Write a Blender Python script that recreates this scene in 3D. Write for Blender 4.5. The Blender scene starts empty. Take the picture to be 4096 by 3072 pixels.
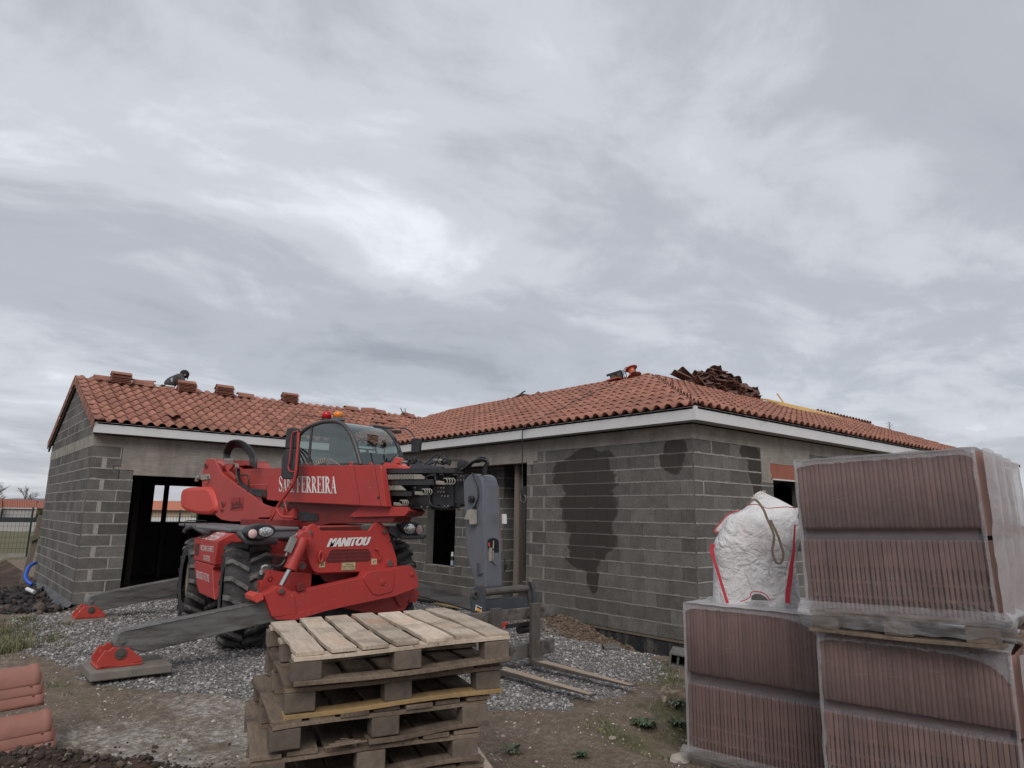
import bpy, bmesh, math, random
import numpy as np
from mathutils import Vector, Matrix, noise as mnoise
random.seed(7); rng = np.random.default_rng(7)
S = bpy.context.scene
COL = S.collection
rad = math.radians
# ------------------------------------------------------------------ camera
PITCH, ROLL, YAW = 0.189823454, 0.0165188683, 0.699250049
CAM = np.array([-8.79119, -6.15418, 1.78536]); FPX = 2728.0
_F = np.array([math.sin(YAW)*math.cos(PITCH), math.cos(YAW)*math.cos(PITCH), math.sin(PITCH)])
_R = np.array([math.cos(YAW), -math.sin(YAW), 0.0]); _U = np.cross(_R, _F)
_R2 = _R*math.cos(ROLL)+_U*math.sin(ROLL); _U2 = -_R*math.sin(ROLL)+_U*math.cos(ROLL)
cd = bpy.data.cameras.new('camera'); cam = bpy.data.objects.new('camera', cd); COL.objects.link(cam)
cd.sensor_width = 36.0; cd.lens = FPX/4096*36.0; cd.clip_end = 3000; cd.clip_start = 0.05
cam.matrix_world = Matrix(((_R2[0], _U2[0], -_F[0], CAM[0]), (_R2[1], _U2[1], -_F[1], CAM[1]), (_R2[2], _U2[2], -_F[2], CAM[2]), (0, 0, 0, 1)))
S.camera = cam
# ------------------------------------------------------------------ light: overcast sky and one very soft sun
SUN_EL, SUN_AZ = rad(42), rad(221)      # azimuth clockwise from +Y
W = bpy.data.worlds.new('World'); S.world = W; W.use_nodes = True
wt = W.node_tree; wt.nodes.clear()
def wn(t, **k):
    n = wt.nodes.new(t)
    for a, b in k.items(): setattr(n, a, b)
    return n
wo = wn('ShaderNodeOutputWorld'); bg = wn('ShaderNodeBackground'); bg.inputs['Strength'].default_value = 0.093
sky = wn('ShaderNodeTexSky', sky_type='NISHITA', sun_disc=False, sun_elevation=SUN_EL, sun_rotation=SUN_AZ)
tc = wn('ShaderNodeTexCoord'); sx = wn('ShaderNodeSeparateXYZ')
wt.links.new(tc.outputs['Generated'], sx.inputs[0])
def wmath(op, a, b=None, clamp=False):
    n = wn('ShaderNodeMath', operation=op); n.use_clamp = clamp
    for i, v in enumerate((a, b)):
        if v is None: continue
        if isinstance(v, (int, float)): n.inputs[i].default_value = v
        else: wt.links.new(v, n.inputs[i])
    return n.outputs[0]
den = wmath('ADD', wmath('MAXIMUM', sx.outputs[2], 0.0), 0.16)
ux = wmath('DIVIDE', sx.outputs[0], den); uy = wmath('DIVIDE', sx.outputs[1], den)
cx = wn('ShaderNodeCombineXYZ'); wt.links.new(ux, cx.inputs[0]); wt.links.new(uy, cx.inputs[1])
def wnoise(scale, detail, rough, off, dist=0.0):
    mp = wn('ShaderNodeMapping'); mp.inputs['Location'].default_value = off; mp.inputs['Rotation'].default_value = (0, 0, -0.7)
    mp.inputs['Scale'].default_value = (0.72, 1.0, 1.0)
    wt.links.new(cx.outputs[0], mp.inputs[0])
    n = wn('ShaderNodeTexNoise'); n.inputs['Scale'].default_value = scale; n.inputs['Detail'].default_value = detail
    n.inputs['Roughness'].default_value = rough; n.inputs['Distortion'].default_value = dist
    wt.links.new(mp.outputs[0], n.inputs['Vector']); return n.outputs['Fac']
n1 = wnoise(0.55, 4, 0.50, (3.1, 1.7, 0.0), 0.3); n2 = wnoise(1.7, 8, 0.57, (8.3, 2.2, 1.0), 0.6); n3 = wnoise(6.0, 6, 0.62, (1.3, 9.2, 2.0), 0.4)
cl = wmath('ADD', wmath('ADD', wmath('MULTIPLY', n1, 0.46), wmath('MULTIPLY', n2, 0.42)), wmath('MULTIPLY', n3, 0.12))
cr = wn('ShaderNodeValToRGB'); e = cr.color_ramp; e.interpolation = 'EASE'
e.elements[0].position = 0.34; e.elements[0].color = (0.285, 0.300, 0.334, 1)
e.elements[1].position = 0.66; e.elements[1].color = (0.72, 0.75, 0.795, 1)
m_ = e.elements.new(0.47); m_.color = (0.395, 0.413, 0.452, 1)
m_ = e.elements.new(0.56); m_.color = (0.515, 0.535, 0.576, 1)
wt.links.new(cl, cr.inputs[0])
sc10 = wn('ShaderNodeVectorMath', operation='SCALE'); sc10.inputs['Scale'].default_value = 10.0
wt.links.new(cr.outputs[0], sc10.inputs[0])
mx = wn('ShaderNodeMix', data_type='RGBA'); mx.inputs[0].default_value = 0.93
wt.links.new(sky.outputs[0], mx.inputs[6]); wt.links.new(sc10.outputs[0], mx.inputs[7])
wt.links.new(mx.outputs[2], bg.inputs['Color']); wt.links.new(bg.outputs[0], wo.inputs[0])
sd = bpy.data.lights.new('sun', 'SUN'); sd.energy = 1.5; sd.angle = rad(35); sd.color = (1.0, 0.965, 0.92)
sun = bpy.data.objects.new('sun', sd); COL.objects.link(sun)
_sd = Vector((math.sin(SUN_AZ)*math.cos(SUN_EL), math.cos(SUN_AZ)*math.cos(SUN_EL), math.sin(SUN_EL)))
sun.rotation_euler = _sd.to_track_quat('Z', 'Y').to_euler()
sun.location = (0, 0, 30)
S.view_settings.view_transform = 'Standard'; S.view_settings.look = 'None'; S.view_settings.gamma = 1.0
S.view_settings.exposure = 0.44
S.render.engine = 'CYCLES'
# ------------------------------------------------------------------ helpers
KD = 4096/2212.0
def ray(x, y):
    x, y = x*KD, y*KD
    return _F+_R2*((x-2048)/FPX)-_U2*((y-1536)/FPX)
def P(x, y, X=None, Y=None, Z=None, pl=None):
    """world point where the sight line of photo point (x, y) meets the plane the thing stands in"""
    d = ray(x, y)
    if pl is not None:
        p0, n = np.array(pl[0], float), np.array(pl[1], float); t = ((p0-CAM)@n)/(d@n)
    elif X is not None: t = (X-CAM[0])/d[0]
    elif Y is not None: t = (Y-CAM[1])/d[1]
    else: t = (Z-CAM[2])/d[2]
    q = CAM+t*d; return (float(q[0]), float(q[1]), float(q[2]))
def crop(ox, oy, k): return lambda x, y: ((ox+x*k)/KD, (oy+y*k)/KD)
def V(*a): return Vector(a)
class MB:
    def __init__(s): s.v = []; s.f = []; s.m = []; s.sm = []; s.r = []; s.mi = 0; s.rv = None
    def add(s, vs, fs, smooth=False, mi=None):
        o = len(s.v); s.v.extend([tuple(map(float, v)) for v in vs])
        r = random.random() if s.rv is None else s.rv
        for f in fs:
            s.f.append(tuple(i+o for i in f)); s.m.append(s.mi if mi is None else mi); s.sm.append(smooth); s.r.append(r)
        return s
    def box(s, c, size, rot=None, **k):
        hx, hy, hz = size[0]/2, size[1]/2, size[2]/2
        vs = [Vector((a*hx, b*hy, d*hz)) for d in (-1, 1) for b in (-1, 1) for a in (-1, 1)]
        if rot is not None: vs = [rot @ v for v in vs]
        c = Vector(c)
        return s.add([v+c for v in vs], [(0, 2, 3, 1), (4, 5, 7, 6), (0, 1, 5, 4), (2, 6, 7, 3), (0, 4, 6, 2), (1, 3, 7, 5)], **k)
    def b2(s, a, b, **k):
        return s.box([(a[i]+b[i])/2 for i in range(3)], [abs(b[i]-a[i]) for i in range(3)], **k)
    def bar(s, a, b, w, h, up=(0, 0, 1), **k):
        a, b = Vector(a), Vector(b); z = (b-a); L = z.length; z.normalize(); u = Vector(up)
        x = z.cross(u)
        if x.length < 1e-4: x = z.cross(Vector((1, 0, 0)))
        x.normalize(); y = x.cross(z)
        R = Matrix((x, y, z)).transposed()
        return s.box((a+b)/2, (w, h, L), R, **k)
    def poly(s, pts, ext, **k):
        """closed outline pts (3-D, planar) thickened by the vector ext"""
        n = len(pts); a = [Vector(p) for p in pts]; e = Vector(ext); b = [p+e for p in a]
        nn = sum(((a[i]-a[0]).cross(a[(i+1) % n]-a[0]) for i in range(n)), Vector())
        fs = [tuple(range(n)), tuple(range(2*n-1, n-1, -1))]+[(i, n+i, n+(i+1) % n, (i+1) % n) for i in range(n)]
        if nn.dot(e) > 0: fs = [tuple(reversed(f)) for f in fs]
        return s.add(a+b, fs, **k)
    def tube(s, path, r, n=8, caps=True, closed=False, **k):
        pts = [Vector(p) for p in path]; m = len(pts); rs = r if isinstance(r, (list, tuple)) else [r]*m
        vs = []; prev = None
        for i, p in enumerate(pts):
            if closed: t = pts[(i+1) % m]-pts[i-1]
            else: t = pts[min(i+1, m-1)]-pts[max(i-1, 0)]
            t.normalize()
            if prev is None:
                u = t.cross(Vector((0, 0, 1)))
                if u.length < 1e-3: u = t.cross(Vector((1, 0, 0)))
            else: u = prev-t*prev.dot(t)
            u.normalize(); prev = u; w = t.cross(u)
            for j in range(n):
                a = 2*math.pi*j/n; vs.append(p+(u*math.cos(a)+w*math.sin(a))*rs[i])
        fs = []
        for i in range(m if closed else m-1):
            for j in range(n):
                a, b = i*n+j, i*n+(j+1) % n; c, d = ((i+1) % m)*n+(j+1) % n, ((i+1) % m)*n+j
                fs.append((a, b, c, d))
        if caps and not closed: fs += [tuple(range(n-1, -1, -1)), tuple(range((m-1)*n, m*n))]
        return s.add(vs, fs, smooth=k.pop('smooth', True), **k)
    def cyl(s, a, b, r, n=16, **k): return s.tube([a, b], r, n, smooth=k.pop('smooth', False), **k)
    def build(s, name, mats, parent=None, bevel=0, local=False, seg=2, auto=True):
        me = bpy.data.meshes.new(name)
        off = Vector((0, 0, 0))
        if parent is not None and not local:
            q = parent
            while q is not None: off += Vector(q.location); q = q.parent
        me.from_pydata([tuple(Vector(v)-off) for v in s.v], [], s.f)
        me.polygons.foreach_set('material_index', s.m); me.polygons.foreach_set('use_smooth', s.sm)
        at = me.attributes.new('rnd', 'FLOAT', 'FACE'); at.data.foreach_set('value', s.r)
        if not isinstance(mats, (list, tuple)): mats = [mats]
        for m in mats: me.materials.append(m)
        me.update()
        o = bpy.data.objects.new(name, me); COL.objects.link(o); o.parent = parent
        if bevel:
            b = o.modifiers.new('bevel', 'BEVEL'); b.width = bevel; b.segments = seg; b.limit_method = 'ANGLE'; b.angle_limit = rad(35)
        return o
def tag(o, label=None, cat=None, group=None, kind=None):
    if label: o['label'] = label
    if cat: o['category'] = cat
    if group: o['group'] = group
    if kind: o['kind'] = kind
    elif cat: o['kind'] = 'thing'
    return o
def thing(name, label, cat, loc=(0, 0, 0), rz=0, group=None):
    o = bpy.data.objects.new(name, None); COL.objects.link(o); o.empty_display_size = 0.2
    o.location = loc; o.rotation_euler = (0, 0, rz); return tag(o, label, cat, group)
def copy_tree(o, parent=None):
    c = o.copy(); COL.objects.link(c); c.parent = parent
    for ch in [x for x in bpy.data.objects if x.parent == o]: copy_tree(ch, c)
    return c
def arc(c, r, a0, a1, n, u=(1, 0, 0), v=(0, 0, 1)):
    c, u, v = Vector(c), Vector(u), Vector(v)
    return [c+u*(r*math.cos(a0+(a1-a0)*i/n))+v*(r*math.sin(a0+(a1-a0)*i/n)) for i in range(n+1)]
def rounded(pts, r, n=3):
    """round the corners of a planar outline"""
    out = []; m = len(pts); p = [Vector(q) for q in pts]
    for i in range(m):
        a, b, c = p[i-1], p[i], p[(i+1) % m]
        d1, d2 = (a-b), (c-b); k = min(r, d1.length*0.45, d2.length*0.45)
        d1.normalize(); d2.normalize(); s0, s1 = b+d1*k, b+d2*k
        for j in range(n+1):
            t = j/n; out.append(s0*(1-t)**2+b*(2*t*(1-t))+s1*t*t)
    return out
def spline(pts, n=6):
    p = [Vector(q) for q in pts]; out = []
    for i in range(len(p)-1):
        a, b, c, d = p[max(i-1, 0)], p[i], p[i+1], p[min(i+2, len(p)-1)]
        for j in range(n):
            t = j/n
            out.append(0.5*((2*b)+(c-a)*t+(2*a-5*b+4*c-d)*t*t+(3*b-a-3*c+d)*t**3))
    out.append(p[-1]); return out
# ------------------------------------------------------------------ materials
MATS = {}
class NT:
    def __init__(s, name):
        s.m = bpy.data.materials.new(name); s.m.use_nodes = True; s.t = s.m.node_tree; s.t.nodes.clear()
        s.out = s.t.nodes.new('ShaderNodeOutputMaterial'); s.b = s.t.nodes.new('ShaderNodeBsdfPrincipled')
        s.t.links.new(s.b.outputs[0], s.out.inputs[0]); s.tc = s.t.nodes.new('ShaderNodeTexCoord'); s.obj = s.tc.outputs['Object']
    def n(s, t, **k):
        q = s.t.nodes.new(t)
        for a, b in k.items(): setattr(q, a, b)
        return q
    def l(s, a, b): s.t.links.new(a, b)
    def setin(s, n, i, v):
        if isinstance(v, (int, float)): n.inputs[i].default_value = v
        elif isinstance(v, (tuple, list)): n.inputs[i].default_value = v if len(v) == len(n.inputs[i].default_value) else (*v, 1)
        else: s.l(v, n.inputs[i])
    def math(s, op, a, b=None, c=None, clamp=False):
        q = s.n('ShaderNodeMath', operation=op); q.use_clamp = clamp
        for i, v in enumerate((a, b, c)):
            if v is not None: s.setin(q, i, v)
        return q.outputs[0]
    def noise(s, scale, detail=4, rough=0.55, vec=None, sc=(1, 1, 1), dist=0.0, loc=(0, 0, 0)):
        v = vec or s.obj
        if sc != (1, 1, 1) or loc != (0, 0, 0):
            mp = s.n('ShaderNodeMapping'); mp.inputs['Scale'].default_value = sc; mp.inputs['Location'].default_value = loc; s.l(v, mp.inputs[0]); v = mp.outputs[0]
        q = s.n('ShaderNodeTexNoise'); s.setin(q, 'Scale', scale); s.setin(q, 'Detail', detail); s.setin(q, 'Roughness', rough); s.setin(q, 'Distortion', dist)
        s.l(v, q.inputs['Vector']); return q.outputs['Fac']
    def ramp(s, fac, stops):
        q = s.n('ShaderNodeValToRGB'); e = q.color_ramp
        while len(e.elements) < len(stops): e.elements.new(0.5)
        for i, (p, c) in enumerate(stops):
            e.elements[i].position = p; e.elements[i].color = (*c, 1) if isinstance(c, (tuple, list)) else (c, c, c, 1)
        s.l(fac, q.inputs[0]); return q.outputs[0]
    def mix(s, f, a, b, blend='MIX'):
        q = s.n('ShaderNodeMix', data_type='RGBA', blend_type=blend)
        s.setin(q, 0, f)
        for k, v in ((6, a), (7, b)):
            if isinstance(v, (tuple, list)): q.inputs[k].default_value = (*v[:3], 1)
            else: s.l(v, q.inputs[k])
        return q.outputs[2]
    def sep(s, v=None):
        q = s.n('ShaderNodeSeparateXYZ'); s.l(v or s.obj, q.inputs[0]); return q.outputs
    def comb(s, x, y, z):
        q = s.n('ShaderNodeCombineXYZ')
        for i, v in enumerate((x, y, z)): s.setin(q, i, v)
        return q.outputs[0]
    def attr(s, name, out='Fac'):
        q = s.n('ShaderNodeAttribute', attribute_name=name); return q.outputs[out]
    def bump(s, h, strength=0.3, dist=0.01, normal=None):
        q = s.n('ShaderNodeBump'); q.inputs['Strength'].default_value = strength; q.inputs['Distance'].default_value = dist
        s.l(h, q.inputs['Height'])
        if normal is not None: s.l(normal, q.inputs['Normal'])
        return q.outputs[0]
    def fin(s, col, rough=0.8, bump=None, metal=0.0, spec=None):
        s.setin(s.b, 'Base Color', col); s.setin(s.b, 'Roughness', rough); s.setin(s.b, 'Metallic', metal)
        if bump is not None: s.l(bump, s.b.inputs['Normal'])
        if spec is not None: s.setin(s.b, 'Specular IOR Level', spec)
        return s.m
def simple(name, c1, c2=None, scale=6, rough=0.7, bump=0.0, bscale=40, metal=0.0, rnd=0.0, dirt=None, dscale=3, dpos=(0.5, 0.62), bdist=0.006, spec=None, sc=(1, 1, 1)):
    if name in MATS: return MATS[name]
    t = NT(name); c2 = c2 or tuple(x*0.8 for x in c1)
    col = t.mix(t.ramp(t.noise(scale, 5, 0.6, sc=sc), [(0.3, 0.0), (0.7, 1.0)]), c1, c2)
    if rnd:
        f = t.math('MULTIPLY_ADD', t.attr('rnd'), 2*rnd, 1-rnd)
        col = t.mix(1.0, col, t.comb(f, f, f), 'MULTIPLY')
    if dirt is not None:
        col = t.mix(t.ramp(t.noise(dscale, 8, 0.68, loc=(3, 5, 1), sc=sc), [(dpos[0], 0.0), (dpos[1], 1.0)]), col, dirt)
    bp = None
    if bump: bp = t.bump(t.noise(bscale, 5, 0.65, sc=sc), bump, bdist)
    MATS[name] = t.fin(col, rough, bp, metal, spec); return MATS[name]
# ------------------------------------------------------------------ the ground
H = 0.21307
def sstep(a, b, x):
    t = min(1, max(0, (x-a)/(b-a))); return t*t*(3-2*t)
def fbm(x, y, s, o=4, z=0.0):
    return mnoise.fractal(Vector((x*s, y*s, z)), 0.7, 2.0, o)
HC0 = (-6.466, 9.281)            # left corner of the garage front
def gh(x, y, detail=True):
    h = 0.10+0.06*sstep(0, -4, y)
    h -= 0.10*sstep(6.5, 9.0, y)
    # trench left open along the foundations of the right wing
    d = min(max(-x, 0) if y > -0.2 else 9, 9) if y > 0 else math.hypot(max(-x, 0), -y) if x < 0 else -y
    h -= (0.34*sstep(3.4, 1.4, y)+0.10)*sstep(1.75, 0.75, d)
    # spoil heaped against that wall
    h += 0.30*math.exp(-(((x+0.42)/0.42)**2+((y-2.25)/0.85)**2))+0.20*math.exp(-(((x+0.60)/0.36)**2+((y-1.1)/0.7)**2))
    # trench left of the garage
    h -= 0.14*sstep(-6.3, -6.7, x)*sstep(8.6, 9.4, y)*sstep(-8.2, -7.2, x)
    h += 0.10*math.exp(-(((x+7.9)/0.7)**2+((y-7.0)/1.2)**2))
    h -= 0.19*sstep(-4.7, -4.3, x)*sstep(-1.9, -2.6, y)*sstep(-4.0, -3.6, y)
    h -= 0.9*sstep(26, 80, math.hypot(x, y-0))*1.0
    # dark heap in front of the camera, left
    h += 0.31*math.exp(-(((x+8.22)/0.46)**2+((y+1.25)/0.36)**2))+0.17*math.exp(-(((x+7.62)/0.36)**2+((y+1.50)/0.28)**2))
    if detail:
        r = math.hypot(x+6, y-2)
        if r < 30:
            h += 0.030*fbm(x, y, 0.9)+0.012*fbm(x, y, 4.0, 3, 3.1)
            k = math.exp(-(((x+8.2)/0.7)**2+((y+1.2)/0.5)**2)); h += 0.05*k*abs(fbm(x, y, 7, 4, 8))
            k = math.exp(-(((x+0.45)/0.5)**2+((y-1.8)/1.3)**2)); h += 0.05*k*fbm(x, y, 6, 4, 5)
    inside = (x > HC0[0]+0.05 and 9.33 < y < 15.25) or (x > 0.55 and y > 0.05 and y < 15) or (x > 0.05 and 0.05 < y < 3.75)
    if inside and x < 16: h = -0.15
    return h
def axis(lo, hi, flo, fhi, st, grow=1.22):
    a = list(np.arange(flo, fhi+1e-6, st)); s_ = st
    while a[-1] < hi: s_ *= grow; a.append(a[-1]+s_)
    s_ = st
    while a[0] > lo: s_ *= grow; a.insert(0, a[0]-s_)
    return a
gx = axis(-900, 900, -9.6, 1.2, 0.075); gy = axis(-300, 1500, -4.2, 13.0, 0.075)
def poly_in(x, y, pl):
    c = False; j = len(pl)-1
    for i in range(len(pl)):
        if (pl[i][1] > y) != (pl[j][1] > y) and x < (pl[j][0]-pl[i][0])*(y-pl[i][1])/(pl[j][1]-pl[i][1])+pl[i][0]: c = not c
        j = i
    return c
GRAV = [(-7.75, 6.3), (-7.6, 4.9), (-7.5, 3.4), (-7.35, 2.3), (-6.95, 1.35), (-6.45, 0.6), (-6.1, -0.2), (-5.4, -0.9), (-4.9, -1.3), (-4.3, -1.45), (-3.6, -1.5), (-3.0, -1.4), (-2.3, -1.1), (-1.6, -0.5), (-1.15, 0.5), (-0.8, 1.9), (-0.5, 3.4), (-0.3, 5), (0.3, 6), (0.3, 9.1), (-6.3, 9.1), (-6.9, 7.6)]
def gmask(x, y):
    a = 0.22*fbm(x, y, 1.6, 4, 2.2); b = 0.22*fbm(x, y, 1.6, 4, 7.7)
    return poly_in(x+a, y+b, GRAV)
def gcol(x, y):
    """r gravel, g grass, b dark earth"""
    g = 1.0 if (-8 < x < 0.6 and -2 < y < 9.3 and gmask(x, y)) else 0.0
    dk = max(math.exp(-(((x+8.22)/0.62)**2+((y+1.30)/0.42)**2)*1.3)*1.6, math.exp(-(((x+7.62)/0.45)**2+((y+1.5)/0.32)**2)*1.3)*1.5)
    if x < -6.4 and y > 7.2: dk = max(dk, sstep(7.2, 8.6, y)*sstep(24.5, 23.5, y))
    gr = 0.0
    if y > 24.6 and x < 14: gr = 1.0
    if y > 40: gr = 1.0
    f = fbm(x, y, 1.3, 5, 4.4)
    gr = max(gr, 1.0*math.exp(-(((x+8.2)/0.75)**2+((y-5.2)/1.4)**2))*(0.9+f))
    gr = max(gr, 0.75*math.exp(-(((x+7.3)/0.5)**2+((y-2.3)/1.5)**2))*(0.6+1.5*f))
    # the worn green strip between the gravel and the tile pallets
    gr = max(gr, 0.95*math.exp(-(((x+3.5)/1.3)**2+((y+2.0)/0.55)**2))*(0.65+1.4*f))
    gr = max(gr, 0.9*math.exp(-(((x+2.3)/1.0)**2+((y+1.1)/0.7)**2))*(0.7+1.2*f))
    gr = max(gr, 0.5*math.exp(-(((x+5.2)/1.0)**2+((y+2.6)/0.5)**2))*(0.2+2.0*f))
    pl = 0.0
    if x < -5 and y < 3: pl = max(math.exp(-(((x+7.2)/0.9)**2+((y+0.5)/0.75)**2)), 0.8*math.exp(-(((x+6.6)/0.7)**2+((y-0.5)/0.5)**2)))*(0.9+1.3*fbm(x, y, 1.9, 5, 6))
    return (g, min(1, max(0, gr)), min(1, max(0, dk)), min(1, max(0, pl)))
gv = []; gc = []
for y in gy:
    for x in gx:
        near = -12 < x < 4 and -7 < y < 30
        gv.append((x, y, gh(x, y, near))); gc.append(gcol(x, y))
nx, ny = len(gx), len(gy)
gf = [(j*nx+i, j*nx+i+1, (j+1)*nx+i+1, (j+1)*nx+i) for j in range(ny-1) for i in range(nx-1)]
gm = bpy.data.meshes.new('ground'); gm.from_pydata(gv, [], gf); gm.polygons.foreach_set('use_smooth', [True]*len(gf))
ca = gm.color_attributes.new('mask', 'FLOAT_COLOR', 'POINT'); ca.data.foreach_set('color', np.array(gc, dtype=np.float32).ravel()); gm.update()
ground = bpy.data.objects.new('ground', gm); COL.objects.link(ground); tag(ground, kind='structure')
t = NT('ground_mat'); msk = t.sep(t.attr('mask', 'Color')) if False else None
q = t.n('ShaderNodeAttribute', attribute_name='mask'); sp = t.n('ShaderNodeSeparateColor'); t.l(q.outputs['Color'], sp.inputs[0])
nA = t.noise(2.2, 8, 0.7); nB = t.noise(14, 8, 0.7); nC = t.noise(60, 6, 0.7); nD = t.noise(0.7, 6, 0.6, loc=(4, 2, 0))
dirt = t.mix(t.ramp(nA, [(0.32, 0), (0.68, 1)]), (0.195, 0.142, 0.100), (0.315, 0.250, 0.190))
dirt = t.mix(t.ramp(t.math('ADD', q.outputs['Alpha'], t.math('MULTIPLY_ADD', nB, .7, -.35)), [(0.15, 0), (0.75, 0.95)]), dirt, (0.50, 0.465, 0.42))
nF = t.noise(38, 8, 0.75, loc=(2, 2, 9))
dirt = t.mix(t.ramp(nF, [(0.40, 0.7), (0.52, 0)]), dirt, (0.085, 0.062, 0.045))
dirt = t.mix(t.ramp(t.noise(75, 5, 0.7), [(0.56, 0), (0.68, 0.6)]), dirt, (0.46, 0.41, 0.35))
dirt = t.mix(t.ramp(nB, [(0.42, 0.75), (0.60, 0)]), dirt, (0.13, 0.102, 0.08))
vo = t.n('ShaderNodeTexVoronoi'); vo.inputs['Scale'].default_value = 55; t.l(t.obj, vo.inputs['Vector'])
dirt = t.mix(t.math('MULTIPLY', t.ramp(vo.outputs['Distance'], [(0.10, 1), (0.22, 0)]), t.ramp(nB, [(0.48, 0), (0.6, 0.8)])), dirt, (0.36, 0.33, 0.29))
vg = t.n('ShaderNodeTexVoronoi'); vg.inputs['Scale'].default_value = 34; t.l(t.obj, vg.inputs['Vector'])
grav = t.mix(t.ramp(vg.outputs['Color'], [(0.2, 0), (0.8, 1)]), (0.11, 0.10, 0.098), (0.27, 0.25, 0.24))
grass = t.mix(t.ramp(nB, [(0.35, 0), (0.65, 1)]), (0.075, 0.078, 0.038), (0.16, 0.155, 0.085))
grass = t.mix(t.ramp(t.noise(0.35, 5, 0.6), [(0.4, 0), (0.65, 0.75)]), grass, (0.13, 0.125, 0.06))
dark = t.mix(t.ramp(nB, [(0.35, 0), (0.65, 1)]), (0.022, 0.016, 0.013), (0.085, 0.062, 0.048))
dark = t.mix(t.ramp(nD, [(0.45, 0), (0.6, 0.8)]), dark, (0.115, 0.072, 0.05))
c = t.mix(t.ramp(t.math('ADD', sp.outputs[0], t.math('MULTIPLY_ADD', nB, 0.5, -0.25)), [(0.35, 0), (0.65, 1)]), dirt, grav)
c = t.mix(t.ramp(t.math('ADD', sp.outputs[1], t.math('MULTIPLY_ADD', nB, 1.2, -0.6)), [(0.40, 0), (0.72, 0.75)]), c, grass)
c = t.mix(t.ramp(t.math('ADD', sp.outputs[2], t.math('MULTIPLY_ADD', nB, 0.6, -0.3)), [(0.36, 0), (0.6, 1)]), c, dark)
hb = t.math('ADD', t.math('MULTIPLY', nC, 0.7), t.math('ADD', t.math('ADD', nB, nF), t.math('MULTIPLY', vg.outputs['Distance'], t.math('MULTIPLY', sp.outputs[0], -0.8))))
gm.materials.append(t.fin(c, 0.95, t.bump(hb, 0.8, 0.03), spec=0.2))
# ---- loose gravel, rubble, lava rock, grass as real pieces
def scatter_mesh(name, pts, sizes, mat, flat=0.6, kind='stuff', label=None, cat=None):
    """one mesh of small irregular stones"""
    base = np.array([(1, 0, 0), (-1, 0, 0), (0, 1, 0), (0, -1, 0), (0, 0, 1), (0, 0, -1), (.6, .6, .5), (-.6, .6, .45), (-.6, -.6, .5), (.6, -.6, .45)])
    base = base[:6]
    tri = np.array([(0, 2, 4), (2, 1, 4), (1, 3, 4), (3, 0, 4), (2, 0, 5), (1, 2, 5), (3, 1, 5), (0, 3, 5)])
    # subdivide the octahedron once so that stones read as pebbles
    vs = [tuple(v) for v in base]; fs = []
    mid = {}
    def mp(a, b):
        k = (min(a, b), max(a, b))
        if k not in mid:
            v = (np.array(vs[a])+np.array(vs[b])); v = v/np.linalg.norm(v); vs.append(tuple(v)); mid[k] = len(vs)-1
        return mid[k]
    for a, b, c_ in tri:
        x, y, z = mp(a, b), mp(b, c_), mp(c_, a); fs += [(a, x, z), (x, b, y), (z, y, c_), (x, y, z)]
    base = np.array(vs); fs = np.array(fs); nb = len(base); N = len(pts)
    sc = np.stack([sizes*rng.uniform(0.75, 1.3, N), sizes*rng.uniform(0.6, 1.1, N), sizes*flat*rng.uniform(0.6, 1.2, N)], 1)
    jit = rng.uniform(0.72, 1.2, (N, nb, 1))
    v = base[None]*jit*sc[:, None, :]
    az = rng.uniform(0, 6.283, N); tl = rng.normal(0, 0.35, N)
    ct, st_ = np.cos(tl), np.sin(tl); y_ = v[..., 1]*ct[:, None]-v[..., 2]*st_[:, None]; z_ = v[..., 1]*st_[:, None]+v[..., 2]*ct[:, None]
    ca_, sa = np.cos(az), np.sin(az); x2 = v[..., 0]*ca_[:, None]-y_*sa[:, None]; y2 = v[..., 0]*sa[:, None]+y_*ca_[:, None]
    v = np.stack([x2, y2, z_], -1)+pts[:, None, :]
    F = (fs[None]+(np.arange(N)*nb)[:, None, None]).reshape(-1, 3)
    me = bpy.data.meshes.new(name); me.vertices.add(N*nb); me.vertices.foreach_set('co', v.ravel())
    me.loops.add(F.size); me.loops.foreach_set('vertex_index', F.ravel().astype(np.int32))
    me.polygons.add(len(F)); me.polygons.foreach_set('loop_start', np.arange(0, F.size, 3, dtype=np.int32)); me.polygons.foreach_set('loop_total', np.full(len(F), 3, dtype=np.int32))
    at = me.attributes.new('rnd', 'FLOAT', 'FACE'); at.data.foreach_set('value', np.repeat(rng.random(N), len(fs)).astype(np.float32))
    me.materials.append(mat); me.update(calc_edges=True); me.validate()
    o = bpy.data.objects.new(name, me); COL.objects.link(o); return tag(o, label, cat, kind=kind)
t = NT('gravel_stone'); r_ = t.attr('rnd')
c = t.ramp(r_, [(0.0, (0.10, 0.092, 0.092)), (0.45, (0.21, 0.195, 0.192)), (0.75, (0.32, 0.30, 0.29)), (0.93, (0.44, 0.415, 0.395)), (1.0, (0.62, 0.60, 0.57))])
c = t.mix(t.ramp(t.noise(60, 3, 0.6), [(0.35, 0.35), (0.65, 0)]), c, (0.03, 0.028, 0.028)); M_GRAV = t.fin(c, 0.85)
t = NT('pale_stone'); r_ = t.attr('rnd')
c = t.ramp(r_, [(0.0, (0.10, 0.078, 0.06)), (0.5, (0.20, 0.165, 0.13)), (0.8, (0.33, 0.29, 0.25)), (1.0, (0.52, 0.48, 0.43))]); M_PALE = t.fin(c, 0.9)
t = NT('lava_rock'); r_ = t.attr('rnd')
c = t.ramp(r_, [(0.0, (0.018, 0.016, 0.017)), (0.6, (0.045, 0.037, 0.038)), (0.9, (0.085, 0.058, 0.05)), (1.0, (0.16, 0.13, 0.11))])
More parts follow.
